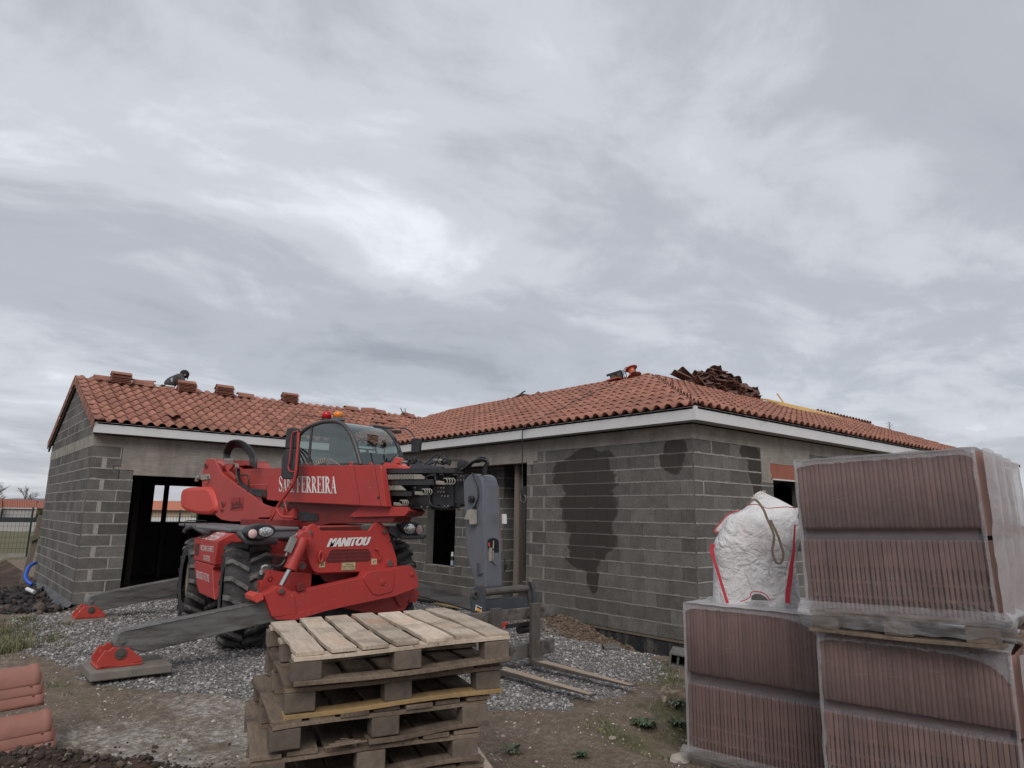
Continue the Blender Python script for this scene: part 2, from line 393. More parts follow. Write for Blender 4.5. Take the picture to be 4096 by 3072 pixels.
c = t.mix(t.ramp(t.noise(22, 5, 0.7), [(0.4, 0.6), (0.65, 0)]), c, (0.012, 0.01, 0.01)); M_LAVA = t.fin(c, 0.9, t.bump(t.noise(35, 5, 0.7), 0.6, 0.02))
pts = []
while len(pts) < 42000:
    x, y = rng.uniform(-7.9, 0.2), rng.uniform(-1.9, 9.1)
    dist = math.hypot(x-CAM[0], y-CAM[1])
    if rng.random() > (7.0/max(dist, 6))**1.3: continue
    if gmask(x, y) or (rng.random() < 0.10 and gmask(x+rng.normal(0, .35), y+rng.normal(0, .35))):
        if rng.random() < 0.15 and math.hypot(x+0.5, y-1.6) < 0.9: continue
        pts.append((x, y, gh(x, y)+0.004))
pts = np.array(pts)
sz = np.clip(rng.lognormal(-4.42, 0.36, len(pts)), 0.006, 0.032)*np.clip(np.hypot(pts[:, 0]-CAM[0], pts[:, 1]-CAM[1])/8.5, 0.95, 1.3)
scatter_mesh('gravel_stones', pts, sz, M_GRAV, label='grey crushed gravel spread under and around the red machine', cat='gravel')
pts = []
while len(pts) < 11000:
    x, y = rng.uniform(-8.8, -0.4), rng.uniform(-3.9, 6)
    if gmask(x, y): continue
    f = fbm(x, y, 1.7, 4, 9)
    if x > -0.2: continue
    pts.append((x, y, gh(x, y)+0.0)) if rng.random() < 0.25+1.2*f+(0.35 if (x > -4.6 and y < -2.4) else 0) else None
pts = np.array(pts); sz = np.clip(rng.lognormal(-5.25, 0.6, len(pts)), 0.002, 0.035)
scatter_mesh('loose_stones', pts, sz, M_PALE, label='small pale stones strewn over the bare brown soil', cat='stones')
pts = []
while len(pts) < 1500:
    x, y = rng.uniform(-9.3, -6.55), rng.uniform(7.2, 14.5)
    if x > -6.75 and y < 9.35: continue
    if y < 8.3 and (x > -6.9 or rng.random() < 0.5): continue
    pts.append((x, y, gh(x, y)+rng.uniform(0.0, 0.06)+0.10*math.exp(-(((x+7.7)/0.6)**2+((y-10.2)/1.6)**2))))
pts = np.array(pts); sz = np.clip(rng.lognormal(-2.95, 0.42, len(pts)), 0.02, 0.14)
scatter_mesh('lava_rubble', pts, sz, M_LAVA, 0.75, label='heap of dark lava rubble beside the garage wall', cat='rubble')
pts = []
while len(pts) < 2600:
    x, y = rng.normal(-8.2, 0.45), rng.normal(-1.2, 0.33)
    pts.append((x, y, gh(x, y)+0.004))
pts = np.array(pts); sz = np.clip(rng.lognormal(-4.6, 0.5, len(pts)), 0.004, 0.035)
t = NT('soil_clod'); r_ = t.attr('rnd'); c = t.ramp(r_, [(0, (0.02, 0.014, 0.011)), (0.7, (0.065, 0.045, 0.034)), (0.95, (0.12, 0.09, 0.07)), (1, (0.3, 0.27, 0.24))]); M_CLOD = t.fin(c, 0.95)
scatter_mesh('soil_clods', pts, sz, M_CLOD, 0.8, label='crumbly dark soil heaped in the near left corner', cat='soil')
pts = []
while len(pts) < 4200:
    x, y = rng.normal(-0.50, 0.27), rng.normal(1.75, 0.85)
    if x > -0.03: continue
    pts.append((x, y, gh(x, y)+0.004))
pts = np.array(pts); sz = np.clip(rng.lognormal(-4.4, 0.5, len(pts)), 0.005, 0.04)
scatter_mesh('backfill_clods', pts, sz, simple('backfill', (0.15, 0.105, 0.072), (0.09, 0.065, 0.048), 20, 0.95, rnd=0.35), 0.8, label='brown backfill soil heaped against the block wall foot', cat='soil')
def grass_mesh(name, spots, mat, label, cat):
    """spots: (x, y, n, radius, height, width)"""
    vs = []; fs = []; rr = []
    for (x0, y0, n, R, h, w) in spots:
        for _ in range(n):
            a = random.uniform(0, 6.283); r = R*math.sqrt(random.random()); x, y = x0+r*math.cos(a), y0+r*math.sin(a)
            z = gh(x, y)-0.005; b = random.uniform(0, 6.283); ln = h*random.uniform(0.5, 1.2); lean = random.uniform(0.2, 1.1)
            dx, dy = math.cos(b), math.sin(b); px, py = -dy*w/2, dx*w/2; o = len(vs)
            for k, (u, ww) in enumerate(((0, 1), (0.5, 0.85))):
                X = x+dx*ln*lean*u*u; Y = y+dy*ln*lean*u*u; Z = z+ln*u*(1-0.25*lean*u)
                vs += [(X-px*ww, Y-py*ww, Z), (X+px*ww, Y+py*ww, Z)]
            vs.append((x+dx*ln*lean, y+dy*ln*lean, z+ln*(1-0.35*lean)))
            fs += [(o, o+1, o+3, o+2), (o+2, o+3, o+4)]; r_ = random.random(); rr += [r_, r_]
    me = bpy.data.meshes.new(name); me.from_pydata(vs, [], fs); at = me.attributes.new('rnd', 'FLOAT', 'FACE'); at.data.foreach_set('value', rr)
    me.materials.append(mat); me.update(); o = bpy.data.objects.new(name, me); COL.objects.link(o); return tag(o, label, cat, kind='stuff')
t = NT('grass_blade'); c = t.ramp(t.attr('rnd'), [(0, (0.05, 0.068, 0.025)), (0.45, (0.10, 0.112, 0.045)), (0.75, (0.19, 0.17, 0.09)), (1, (0.34, 0.29, 0.18))]); M_GR = t.fin(c, 0.8)
sp_ = []
for _ in range(3400):
    x, y = random.uniform(-9, -0.8), random.uniform(-3.4, 7.2); g = gcol(x, y)
    if g[0] < .5 and g[1] > 0.30+0.5*random.random(): sp_.append((x, y, int(12+34*g[1]), 0.09, 0.05, 0.0045))
for _ in range(70):
    x, y = random.gauss(-8.1, 0.45), random.gauss(5.5, 0.7); sp_.append((x, y, 55, 0.13, 0.12, 0.0055))
for _ in range(26):
    x, y = random.gauss(-7.95, 0.35), random.gauss(4.6, 0.35); sp_.append((x, y, 60, 0.12, 0.17, 0.006))
grass_mesh('grass_tufts', sp_, M_GR, 'short tufts of grass growing through the worn soil of the yard', 'grass')
# field beyond the mesh fence keeps its look from the ground material; low weeds as countable plants
t = NT('weed_leaf'); c = t.ramp(t.attr('rnd'), [(0, (0.028, 0.045, 0.02)), (0.8, (0.07, 0.095, 0.042)), (1, (0.13, 0.13, 0.07))]); M_WEED = t.fin(c, 0.6)
def weed(x, y, R, n, label):
    o = thing('weed', label, 'weed', (x, y, gh(x, y)), group='leafy weeds in the yard soil'); b = MB()
    for i in range(n):
        a = random.uniform(0, 6.283); L = R*random.uniform(.5, 1.1); w = L*0.17; up = random.uniform(.15, .6); d = Vector((math.cos(a), math.sin(a), 0)); p = Vector((-d.y, d.x, 0)); c0 = Vector((random.gauss(0, R*.25), random.gauss(0, R*.25), 0))
        pts_ = [c0+d*L*u+Vector((0, 0, L*up*math.sin(u*2.4)+0.01)) for u in (0, .35, .7, 1)]
        ws = (0.25, 1, .8, .05)
        vs = []
        for q_, k in zip(pts_, ws): vs += [q_-p*w*k, q_+p*w*k]
        b.add(vs, [(0, 1, 3, 2), (2, 3, 5, 4), (4, 5, 7, 6)])
    b.build('leaves', M_WEED, o, local=True); return o
w1 = P(1458, 1553, Z=.0); weed(w1[0]+.02, w1[1]-.02, 0.10, 60, 'dark green weed clump touching the left tile pallet, below the strap')
w1 = P(1395, 1572, Z=.05); weed(w1[0], w1[1], 0.12, 60, 'spreading green weed between the strap and the yard soil')
w1 = P(1105, 1635, Z=.12); weed(w1[0], w1[1], 0.08, 26, 'small rosette weed in bare soil right of the pallet pile')
w1 = P(1255, 1648, Z=.12); weed(w1[0], w1[1], 0.07, 30, 'low weed at the bottom edge between pallet pile and tile pallets')
w1 = P(1470, 1590, Z=-.05); weed(w1[0], w1[1], 0.10, 40, 'bushy weed pressed against the left tile pallet foot')
def stain_mix(t, c, stains, x, y, z, dark):
    dn = t.math('MULTIPLY_ADD', t.noise(3.0, 6, 0.6), 1.1, -0.55); dz = t.math('MULTIPLY_ADD', t.noise(4.5, 5, 0.6, loc=(7, 7, 7)), 0.7, -0.35)
    tot = None
    cz = t.math('FLOOR', t.math('DIVIDE', z, 0.21307)); wn_ = t.n('ShaderNodeTexWhiteNoise', noise_dimensions='1D'); t.l(cz, wn_.inputs['W']); sh = t.math('MULTIPLY_ADD', wn_.outputs['Value'], .42, -.21)
    for ax, cy_, cz_, ry_, rz_ in stains:
        a = t.math('DIVIDE', t.math('SUBTRACT', t.math('ADD', x if ax == 'x' else y, t.math('MULTIPLY', sh, ry_)), cy_), ry_); b = t.math('DIVIDE', t.math('SUBTRACT', z, cz_), rz_)
        d = t.math('ADD', t.math('MULTIPLY', a, a), t.math('MULTIPLY', b, b)); tot = d if tot is None else t.math('MINIMUM', tot, d)
    tot = t.math('ADD', t.math('ADD', tot, dn), dz)
    c = t.mix(t.ramp(tot, [(0.80, 0.86), (1.0, 0.62), (1.13, 0)]), c, dark)
    return c
# ------------------------------------------------------------------ house materials
def block_mat(name, stains=(), tint=1.0):
    t = NT(name); x, y, z = t.sep()
    f = t.math('MULTIPLY_ADD', t.attr('rnd'), 0.42, 0.76)
    c = t.mix(t.ramp(t.noise(120, 3, 0.7), [(0.38, 0), (0.62, 1)]), (0.095*tint, 0.089*tint, 0.082*tint), (0.195*tint, 0.184*tint, 0.170*tint))
    c = t.mix(t.ramp(t.noise(5, 6, 0.65), [(0.35, 0.55), (0.6, 0)]), c, (0.075, 0.071, 0.066))
    c = t.mix(t.ramp(t.noise(9, 7, 0.7, loc=(5, 1, 2)), [(0.60, 0), (0.75, 0.5)]), c, (0.21, 0.195, 0.18))
    c = t.mix(t.ramp(t.noise(3.2, 4, 0.55, sc=(1, 1, 0.10), loc=(2, 9, 0)), [(0.45, 0), (0.66, 0.30)]), c, (0.16, 0.152, 0.143))
    c = t.mix(1.0, c, t.comb(f, f, f), 'MULTIPLY')
    if stains: c = stain_mix(t, c, stains, x, y, z, (0.040, 0.033, 0.030))
    return t.fin(c, 0.95, t.bump(t.noise(90, 4, 0.75), 0.55, 0.006), spec=0.15)
STA0 = [('y', 2.25, 2.50, 0.74, 0.48), ('y', 2.20, 1.95, 0.68, 0.5), ('y', 2.18, 1.45, 0.62, 0.36), ('y', 2.22, 1.10, 0.42, 0.24), ('y', 2.10, 0.86, 0.15, 0.34), ('y', 0.34, 2.74, 0.25, 0.30)]
M_BLOCK = block_mat('concrete_block'); M_BLOCK_A = block_mat('concrete_block_damp', STA0)
M_BLOCK_B = block_mat('concrete_block_stained', [('x', 1.66, 2.86, 0.33, 0.16), ('x', 1.72, 2.60, 0.22, 0.35), ('x', 1.78, 2.28, 0.14, 0.2)])
t = NT('mortar'); c = t.mix(t.ramp(t.noise(30, 6, 0.7), [(0.3, 0), (0.7, 1)]), (0.22, 0.20, 0.185), (0.40, 0.37, 0.345))
M_MORT = t.fin(c, 0.95, t.bump(t.noise(50, 5, 0.7), 0.6, 0.01), spec=0.1)
STA = [('y', 2.25, 2.50, 0.74, 0.48), ('y', 2.20, 1.95, 0.68, 0.5), ('y', 2.18, 1.45, 0.62, 0.36), ('y', 2.22, 1.10, 0.42, 0.24), ('y', 2.10, 0.86, 0.15, 0.34), ('y', 0.34, 2.74, 0.25, 0.30)]
t = NT('mortar_damp'); x, y, z = t.sep(); c = t.mix(t.ramp(t.noise(30, 6, 0.7), [(0.3, 0), (0.7, 1)]), (0.17, 0.155, 0.143), (0.34, 0.315, 0.292)); M_MORT_A = t.fin(stain_mix(t, c, STA, x, y, z, (0.105, 0.092, 0.085)), 0.95, t.bump(t.noise(50, 5, 0.7), 0.6, 0.01), spec=0.1)
t = NT('poured_concrete'); x, y, z = t.sep()
c = t.mix(t.ramp(t.noise(3, 8, 0.65), [(0.3, 0), (0.7, 1)]), (0.235, 0.208, 0.180), (0.35, 0.318, 0.282))
c = t.mix(t.ramp(t.noise(2.6, 6, 0.7, sc=(1, 1, 0.16), loc=(3, 3, 3)), [(0.50, 0), (0.68, 0.65)]), c, (0.15, 0.126, 0.106))
c = t.mix(t.ramp(t.noise(40, 4, 0.6, sc=(0.12, 0.12, 1)), [(0.35, 0.35), (0.6, 0)]), c, (0.12, 0.107, 0.093))
M_CONC = t.fin(c, 0.9, t.bump(t.noise(25, 6, 0.6, sc=(0.3, 0.3, 1)), 0.3, 0.008), spec=0.2)
t = NT('concrete_dripped'); x, y, z = t.sep()
c = t.mix(t.ramp(t.noise(4, 8, 0.65), [(0.3, 0), (0.7, 1)]), (0.20, 0.185, 0.16), (0.36, 0.335, 0.30))
c = t.mix(t.ramp(t.noise(7, 4, 0.6, sc=(1, 1, 0.09)), [(0.55, 0), (0.68, 0.7)]), c, (0.09, 0.078, 0.068))
M_CONC2 = t.fin(c, 0.9, t.bump(t.noise(25, 6, 0.6), 0.3, 0.008), spec=0.2)
M_WHITE = simple('white_fascia_pvc', (0.62, 0.615, 0.605), (0.56, 0.555, 0.55), 2, 0.45, dirt=(0.38, 0.365, 0.34), dpos=(0.62, 0.80), dscale=5)
t = NT('soffit_board'); x, y, z = t.sep()
w_ = t.math('FRACT', t.math('MULTIPLY', t.math('ADD', x, y), 7.0)); c = t.mix(t.ramp(w_, [(0.0, 1), (0.06, 1), (0.1, 0)]), (0.46, 0.455, 0.445), (0.22, 0.215, 0.21)); M_SOFF = t.fin(c, 0.6)
M_TAR = simple('bitumen_coating', (0.016, 0.017, 0.021), (0.035, 0.034, 0.036), 5, 0.55, 0.4, 20, dirt=(0.11, 0.10, 0.088), dpos=(0.48, 0.66), dscale=6, sc=(1, 1, 0.4))
M_DECK = simple('roof_underlay', (0.07, 0.045, 0.038), (0.10, 0.06, 0.05), 8, 0.9)
M_DARKWOOD = simple('weathered_dark_timber', (0.045, 0.035, 0.028), (0.085, 0.066, 0.052), 5, 0.85, 0.4, 30, sc=(1, 1, 0.12))
M_LWOOD = simple('grey_brown_timber', (0.20, 0.165, 0.13), (0.13, 0.105, 0.085), 5, 0.85, 0.3, 30, sc=(1, 1, 0.15))
t = NT('clay_tile')
c = t.mix(t.ramp(t.noise(6, 6, 0.6), [(0.3, 0), (0.7, 1)]), (0.275, 0.122, 0.086), (0.352, 0.166, 0.120))
c = t.mix(t.ramp(t.noise(55, 4, 0.7), [(0.5, 0), (0.75, 0.35)]), c, (0.165, 0.072, 0.056))
c = t.mix(t.ramp(t.noise(1.3, 6, 0.6), [(0.45, 0), (0.7, 0.45)]), c, (0.20, 0.09, 0.07))
c = t.mix(t.ramp(t.noise(17, 5, 0.7, loc=(8, 1, 4)), [(0.60, 0), (0.8, 0.4)]), c, (0.38, 0.235, 0.19))
f = t.math('MULTIPLY_ADD', t.attr('rnd'), 0.36, 0.80); c = t.mix(1.0, c, t.comb(f, f, f), 'MULTIPLY')
M_TILE = t.fin(c, 0.78, t.bump(t.noise(120, 4, 0.6), 0.15, 0.003), spec=0.3)
M_TILE_DK = simple('old_clay_tile', (0.125, 0.062, 0.047), (0.20, 0.10, 0.075), 12, 0.85, 0.25, 60, rnd=0.3, dirt=(0.05, 0.032, 0.027), dpos=(0.5, 0.65), dscale=8)
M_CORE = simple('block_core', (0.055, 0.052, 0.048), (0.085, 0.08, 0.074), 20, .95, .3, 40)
# ------------------------------------------------------------------ the house (one thing, its masonry, roof and trim are parts)
house = thing('unfinished_house', 'single-storey L-shaped house of bare grey concrete blocks under a terracotta tile roof', 'house')
def rects_minus(r, ops):
    out = [r]
    for o in ops:
        nx_ = []
        for (a, b, c0, d) in out:
            oa, ob, oc, od = o
            if oa >= b or ob <= a or oc >= d or od <= c0: nx_.append((a, b, c0, d)); continue
            if oa > a: nx_.append((a, oa, c0, d))
            if ob < b: nx_.append((ob, b, c0, d))
            m0, m1 = max(a, oa), min(b, ob)
            if oc > c0: nx_.append((m0, m1, c0, oc))
            if od < d: nx_.append((m0, m1, od, d))
        out = nx_
    return out
def block_wall(name, org, u, n, L, k0, k1, ops=(), mat=None, skip=(), pattern=None, thick=0.2, top=None, clip=None, flip=0, label=None, core=True, gapfill=True):
    """courses k0..k1 of 50 cm blocks; u along the wall, n outward"""
    org, u, n = Vector(org), Vector(u), Vector(n); b = MB(); z0, z1 = k0*H, top if top is not None else k1*H
    def quadbox(a0, a1, c0, c1, d0, d1, **k):
        p = [org+u*a+n*d+Vector((0, 0, z)) for z in (c0, c1) for d in (d0, d1) for a in (a0, a1)]
        fs = [(0, 2, 3, 1), (4, 5, 7, 6), (0, 1, 5, 4), (2, 6, 7, 3), (0, 4, 6, 2), (1, 3, 7, 5)]
        if u.cross(Vector((0, 0, 1))).dot(n) > 0: fs = [tuple(reversed(f_)) for f_ in fs]
        b.add(p, fs, **k)
    if core:
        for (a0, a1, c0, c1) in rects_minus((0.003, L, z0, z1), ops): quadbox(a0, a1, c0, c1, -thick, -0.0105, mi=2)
    for k in range(k0, k1):
        za, zb = k*H+0.009+random.uniform(-.002, .002), (k+1)*H-0.010+random.uniform(-.002, .002)
        if pattern: xs = pattern(k, L)
        else:
            xs = []; a = 0.0; first = 0.5 if (k+flip) % 2 == 0 else 0.25
            e_ = first
            while a < L:
                g = 0.006 if random.random() < 0.85 else 0.017
                xs.append((a, min(e_-g, L))); a = e_; e_ += 0.5
        for (a0, a1) in xs:
            if a1-a0 < 0.02: continue
            for (p0, p1, q0, q1) in rects_minus((a0, a1, za, zb), [s_ for s_ in list(ops)+list(skip)]):
                if p1-p0 < 0.015 or q1-q0 < 0.02: continue
                quadbox(p0, p1, q0, q1, -0.02, 0.0032+random.uniform(-.0015, .0025), mi=0)
        for (p0, p1, q0, q1) in rects_minus((0.004, L-.002, (k)*H-.012 if k > k0 else k*H+.001, k*H+.012), [s_ for s_ in list(ops)+list(skip)]):
            if q1-q0 < .012 or p1-p0 < .05: continue
            m_ = max(2, int((p1-p0)/.07)); zc = (q0+q1)/2; vs = []
            for i in range(m_+1):
                uu = p0+(p1-p0)*i/m_; hu = .009+.0055*mnoise.noise(Vector((uu*7+k*3, k*5.1, org.x)))+.002*random.random()+(.012 if random.random() < .03 else 0); hd_ = .009+.006*mnoise.noise(Vector((uu*6, k*2.3+9, org.y)))+.002*random.random(); d_ = .0068+.0012*random.random()
                for zz in (zc-hd_, zc+hu): vs += [org+u*uu+n*d_+Vector((0, 0, zz))]
            fs = [(2*i, 2*i+2, 2*i+3, 2*i+1) for i in range(m_)]
            if u.cross(Vector((0, 0, 1))).dot(n) > 0: fs = [tuple(reversed(f_)) for f_ in fs]
            b.add(vs, fs, mi=1)
        if gapfill:
            for (e0, e1) in [(xs[i][1], xs[i+1][0]) for i in range(len(xs)-1)]:
                if e1-e0 > .015 and not any(o_[0] < e1 and o_[1] > e0 and o_[2] < zb and o_[3] > za for o_ in list(ops)+list(skip)): j_ = .006; quadbox(e0-j_*random.random(), e1+j_*random.random(), za-.004, zb+.004, -.02, .0058, mi=1)
    o = b.build(name, [mat or M_BLOCK, M_MORT_A if mat is M_BLOCK_A else M_MORT, M_CORE], house)
    if clip:
        bm = bmesh.new(); bm.from_mesh(o.data)
        for co, no in clip:
            bmesh.ops.bisect_plane(bm, geom=bm.verts[:]+bm.edges[:]+bm.faces[:], plane_co=co, plane_no=no, clear_outer=True)
        bm.to_mesh(o.data); bm.free()
    if label: o['label'] = label
    return o
XL, YL, LD_ = HC0[0], HC0[1], 6.0
YB = YL+LD_
M_ = 0.41
# wall A (faces -X), from the near corner back
def patA(k, L):
    xs = []; e_ = 0.5 if k % 2 else 0.25; a = 0.0
    while a < 2.9: xs.append((a, e_-0.007)); a = e_; e_ += 0.5
    # mortared closer column near the recess
    if k % 2: xs += [(a, 3.29), (3.33, 3.80)]
    else: xs += [(a, a+0.38), (a+0.45, 3.80)]
    return [(p, min(q_, L)) for p, q_ in xs]
block_wall('block_wall', (0, 0, 0), (0, 1, 0), (-1, 0, 0), 3.80, 0, 14, mat=M_BLOCK_A, pattern=patA, skip=[(3.50, 3.81, 2.79, 3.0), (3.62, 3.81, 2.74, 2.80)], label='dark grey block wall with a large tree-shaped damp patch')
block_wall('block_wall', (0, 0, 0), (1, 0, 0), (0, -1, 0), 15.7, 0, 14, ops=[(2.29, 3.30, 1.235, 2.455)], mat=M_BLOCK_B, skip=[(1.93, 2.29, 2.40, 3.0), (2.29, 3.6, 2.455, 3.0), (3.30, 3.6, 2.2, 3.0)], flip=1, label='block wall with one window hidden behind the tile pallets')
block_wall('block_wall', (0, 3.80, 0), (1, 0, 0), (0, 1, 0), 1.4, 0, 14)
# entrance recess
block_wall('block_wall', (0.5, 9.28, 0), (0, -1, 0), (-1, 0, 0), 4.18, 0, 14, ops=[(1.28, 2.46, 0.6, 2.15)], flip=1)
block_wall('block_wall', (0.503, 5.10, 0), (1, 0, 0), (0, -1, 0), 1.6, 0, 14)
block_wall('block_wall', (1.45, 3.9, 0), (0, 1, 0), (-1, 0, 0), 1.2, 0, 14, ops=[(0.1, 0.95, 0, 2.2)])
# garage front
def patC(k, L):
    xs = []
    if k % 2: xs = [(0, 0.50-.0), (0.525+random.uniform(-.01, .01), 0.77)]
    else: xs = [(0, 0.20-.003) if k > 4 and random.random() < .4 else (0, 0.20), (0.272, 0.77)]
    a = 4.2
    while a < L: xs.append((a, min(a+.496, L))); a += .5
    return xs
block_wall('block_wall', (XL, YL, 0), (1, 0, 0), (0, -1, 0), 6.95, 0, 14, ops=[(0.77, 3.9, -0.01, 2.458)], pattern=patC, skip=[(0.52, 4.4, 2.60, 3.0), (0.40, 4.4, 2.535, 2.62), (0.76, 4.4, 2.4, 2.55)], label='garage front of grey blocks with thick pale mortar joints')
block_wall('block_wall', (XL, YL, 0), (0, 1, 0), (-1, 0, 0), LD_, 0, 14, flip=1, label='long grey block side wall below the gable')
block_wall('block_wall', (XL, YB, 0), (1, 0, 0), (0, 1, 0), 9.5, 0, 14, ops=[(2.51, 3.74, 1.44, 2.45)], label='back wall of the garage with a window opening')
block_wall('block_wall', (3.0, YL+.2, 0), (0, 1, 0), (1, 0, 0), LD_-.2, 0, 14)
for (o_, u_, n_, L_) in (((15.9, 0, 0), (0, 1, 0), (1, 0, 0), 7.3), ((15.9, 7.3, 0), (-1, 0, 0), (0, 1, 0), 8.9), ((7.0, 7.3, 0), (0, 1, 0), (1, 0, 0), 5.0), ((7.0, 12.3, 0), (-1, 0, 0), (0, 1, 0), 4.0)):
    b = MB(); u2, n2 = Vector(u_), Vector(n_); b.poly([Vector(o_), Vector(o_)+u2*L_, Vector(o_)+u2*L_+Vector((0, 0, 3.2)), Vector(o_)+Vector((0, 0, 3.2))], -n2*0.2); b.build('block_wall', M_BLOCK, house)
# gable above the ring beam
zr = 3.40+M_*3.25-0.03
gcl = [((XL, YL-0.25, 3.37), Vector((0, -M_, 1)).normalized()), ((XL, YB+0.25, 3.37), Vector((0, M_, 1)).normalized())]
block_wall('gable_wall', (XL, YL, 0.0), (0, 1, 0), (-1, 0, 0), LD_, 15, 23, clip=gcl, label='triangular grey block gable under the verge tiles')
# concrete ring beam and lintels
b = MB()
zt = 3.205
b.b2((-0.006, -0.006, 14*H-.003), (0.2, 9.2, zt)); b.b2((0.2, -0.006, 14*H-.003), (15.9, 0.2, zt))
b.b2((-0.0055, 3.62, 2.745), (0.19, 3.80, 2.99)); b.b2((-0.0052, 3.80, 2.79), (0.19, 9.27, 2.99)); b.b2((-0.0053, 3.50, 2.80), (0.19, 3.62, 2.99))
b.b2((XL-0.0, YL-0.006, 14*H-.003), (-0.01, YL+.2, zt))
b.build('ring_beam', M_CONC, house)
b = MB(); b.b2((XL-0.008, YL-0.0055, 14*H-.004), (XL+.19, YB, zt+.004)); b.build('ring_beam', M_CONC2, house)['label'] = 'pale concrete band with dark drip marks under the gable'
b = MB(); b.b2((XL+0.53, YL-0.008, 2.60), (-2.3, YL+.195, 2.981)); b.b2((XL+0.42, YL-0.0075, 2.545), (-2.3, YL+.194, 2.602)); b.b2((XL+0.765, YL-0.007, 2.45), (-2.3, YL+.196, 2.547))
b.build('lintel', M_CONC, house)['label'] = 'wide pale concrete lintel over the garage opening'
b = MB(); b.b2((1.93, -0.009, 2.455), (2.21, .19, 2.981)); b.b2((2.21, -0.008, 2.735), (3.62, .19, 2.981)); b.b2((1.93, -0.0085, 2.40), (2.287, .19, 2.456)); b.build('lintel', M_CONC, house)
b = MB(); b.b2((2.21, -0.004, 2.475), (3.62, .18, 2.735)); b.build('brick_lintel', simple('red_brick_lintel', (0.30, 0.10, 0.06), (0.22, 0.075, 0.05), 9, 0.85, 0.5, 40, dirt=(0.42, 0.37, 0.33), dpos=(0.56, 0.64), dscale=7, sc=(1, 1, .15)), house)
b = MB(); b.b2((2.29, -0.022, 2.453), (3.30, 0.03, 2.475)); b.build('window_trim', M_WHITE, house)
b = MB(); b.b2((0.503, 7.99, 0.602), (0.70, 8.001, 2.149)); b.build('window_reveal', M_BLOCK, house)
b = MB(); b.b2((0.49, 6.80, 0.585), (0.72, 8.02, 0.602)); b.build('window_sill', M_CONC, house)
b = MB()
b.b2((0.004, 0.004, -0.5), (0.15, 3.79, -0.012)); b.b2((0.15, 0.006, -0.5), (15.8, .2, -0.014)); b.b2((0.003, 3.79, -0.5), (0.2, 9.25, -0.013))
b.build('foundation', M_TAR, house)['label'] = 'black tarred foundation face showing in the open trench'
b = MB(); b.b2((-0.014, -0.014, -0.035), (0.1, 3.78, -0.002)); b.b2((0.1, -0.013, -0.034), (9, 0.1, -0.003)); b.build('footing_ledge', simple('ledge_mortar', (0.16, 0.12, 0.09), (0.10, 0.08, 0.065), 9, 0.95, 0.6, 30), house)
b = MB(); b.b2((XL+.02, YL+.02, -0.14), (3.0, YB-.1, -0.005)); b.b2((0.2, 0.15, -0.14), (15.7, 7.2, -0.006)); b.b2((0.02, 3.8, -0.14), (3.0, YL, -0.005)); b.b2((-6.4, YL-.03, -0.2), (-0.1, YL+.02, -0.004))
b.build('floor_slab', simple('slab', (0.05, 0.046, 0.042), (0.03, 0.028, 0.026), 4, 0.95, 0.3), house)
# mortar smears and ledge on garage front
# ---- roof
def tile_slope(name, O, u, s, n, cols, rows, clip, W_=0.215, C_=0.352, jit=1.0, label=None, back=True, dropf=None):
    O, u, s, n = map(Vector, (O, u, s, n)); NX = 12; L = C_+0.055
    prof = []
    for i in range(NX+1):
        t_ = i/NX; x = t_
        if t_ < 0.66: h = 0.058*math.sin(math.pi*t_/0.66)**0.75
        else: h = -0.006*math.sin(math.pi*(t_-0.66)/0.34)
        prof.append((x*W_*1.06, h))
    vs = []; fs = []; rr = []
    for r in range(rows):
        for c_ in range(cols):
            o0 = O+u*(c_*W_)+s*(r*C_)
            if dropf and dropf(o0+u*W_*.5+s*C_*.5): continue
            lift = random.uniform(-.002, .004)*jit; yaw_ = random.gauss(0, .006)*jit; sh = random.gauss(0, .004)*jit; base = len(vs); rv = random.random()
            for th in (0.0, -0.013):
                for (yy, hh) in ((0.0, 0.030), (L, 0.002)):
                    for (px, ph) in prof:
                        vs.append(o0+u*(px+yaw_*yy)+s*(yy+sh)+n*(ph+hh+lift+th))
            m_ = NX+1
            for i in range(NX):
                fs.append((base+i, base+i+1, base+m_+i+1, base+m_+i)); fs.append((base+i+1, base+i, base+2*m_+i, base+2*m_+i+1))
                fs.append((base+2*m_+i+1, base+2*m_+i, base+3*m_+i, base+3*m_+i+1)); rr += [rv]*3
    me = bpy.data.meshes.new(name); me.from_pydata([tuple(v) for v in vs], [], fs)
    at = me.attributes.new('rnd', 'FLOAT', 'FACE'); at.data.foreach_set('value', rr)
    me.polygons.foreach_set('use_smooth', [i % 3 != 1 for i in range(len(fs))]); me.materials.append(M_TILE)
    # consistent outward normals
    if me.polygons and Vector(me.polygons[0].normal).dot(n) < 0: me.flip_normals()
    if clip:
        bm = bmesh.new(); bm.from_mesh(me)
        for co, no in clip: bmesh.ops.bisect_plane(bm, geom=bm.verts[:]+bm.edges[:]+bm.faces[:], plane_co=co, plane_no=no, clear_outer=True)
        bm.to_mesh(me); bm.free()
    o = bpy.data.objects.new(name, me); COL.objects.link(o); o.parent = house
    if label: o['label'] = label
    return o
ZE = 3.435; OV = 0.25; cs = 1/math.sqrt(1+M_*M_)
RX, RY, RZ = 3.5, 3.5, ZE+M_*3.75      # hip apex of the right wing
def gap(co, no, g): no = Vector(no).normalized(); return (Vector(co)-no*g, no)
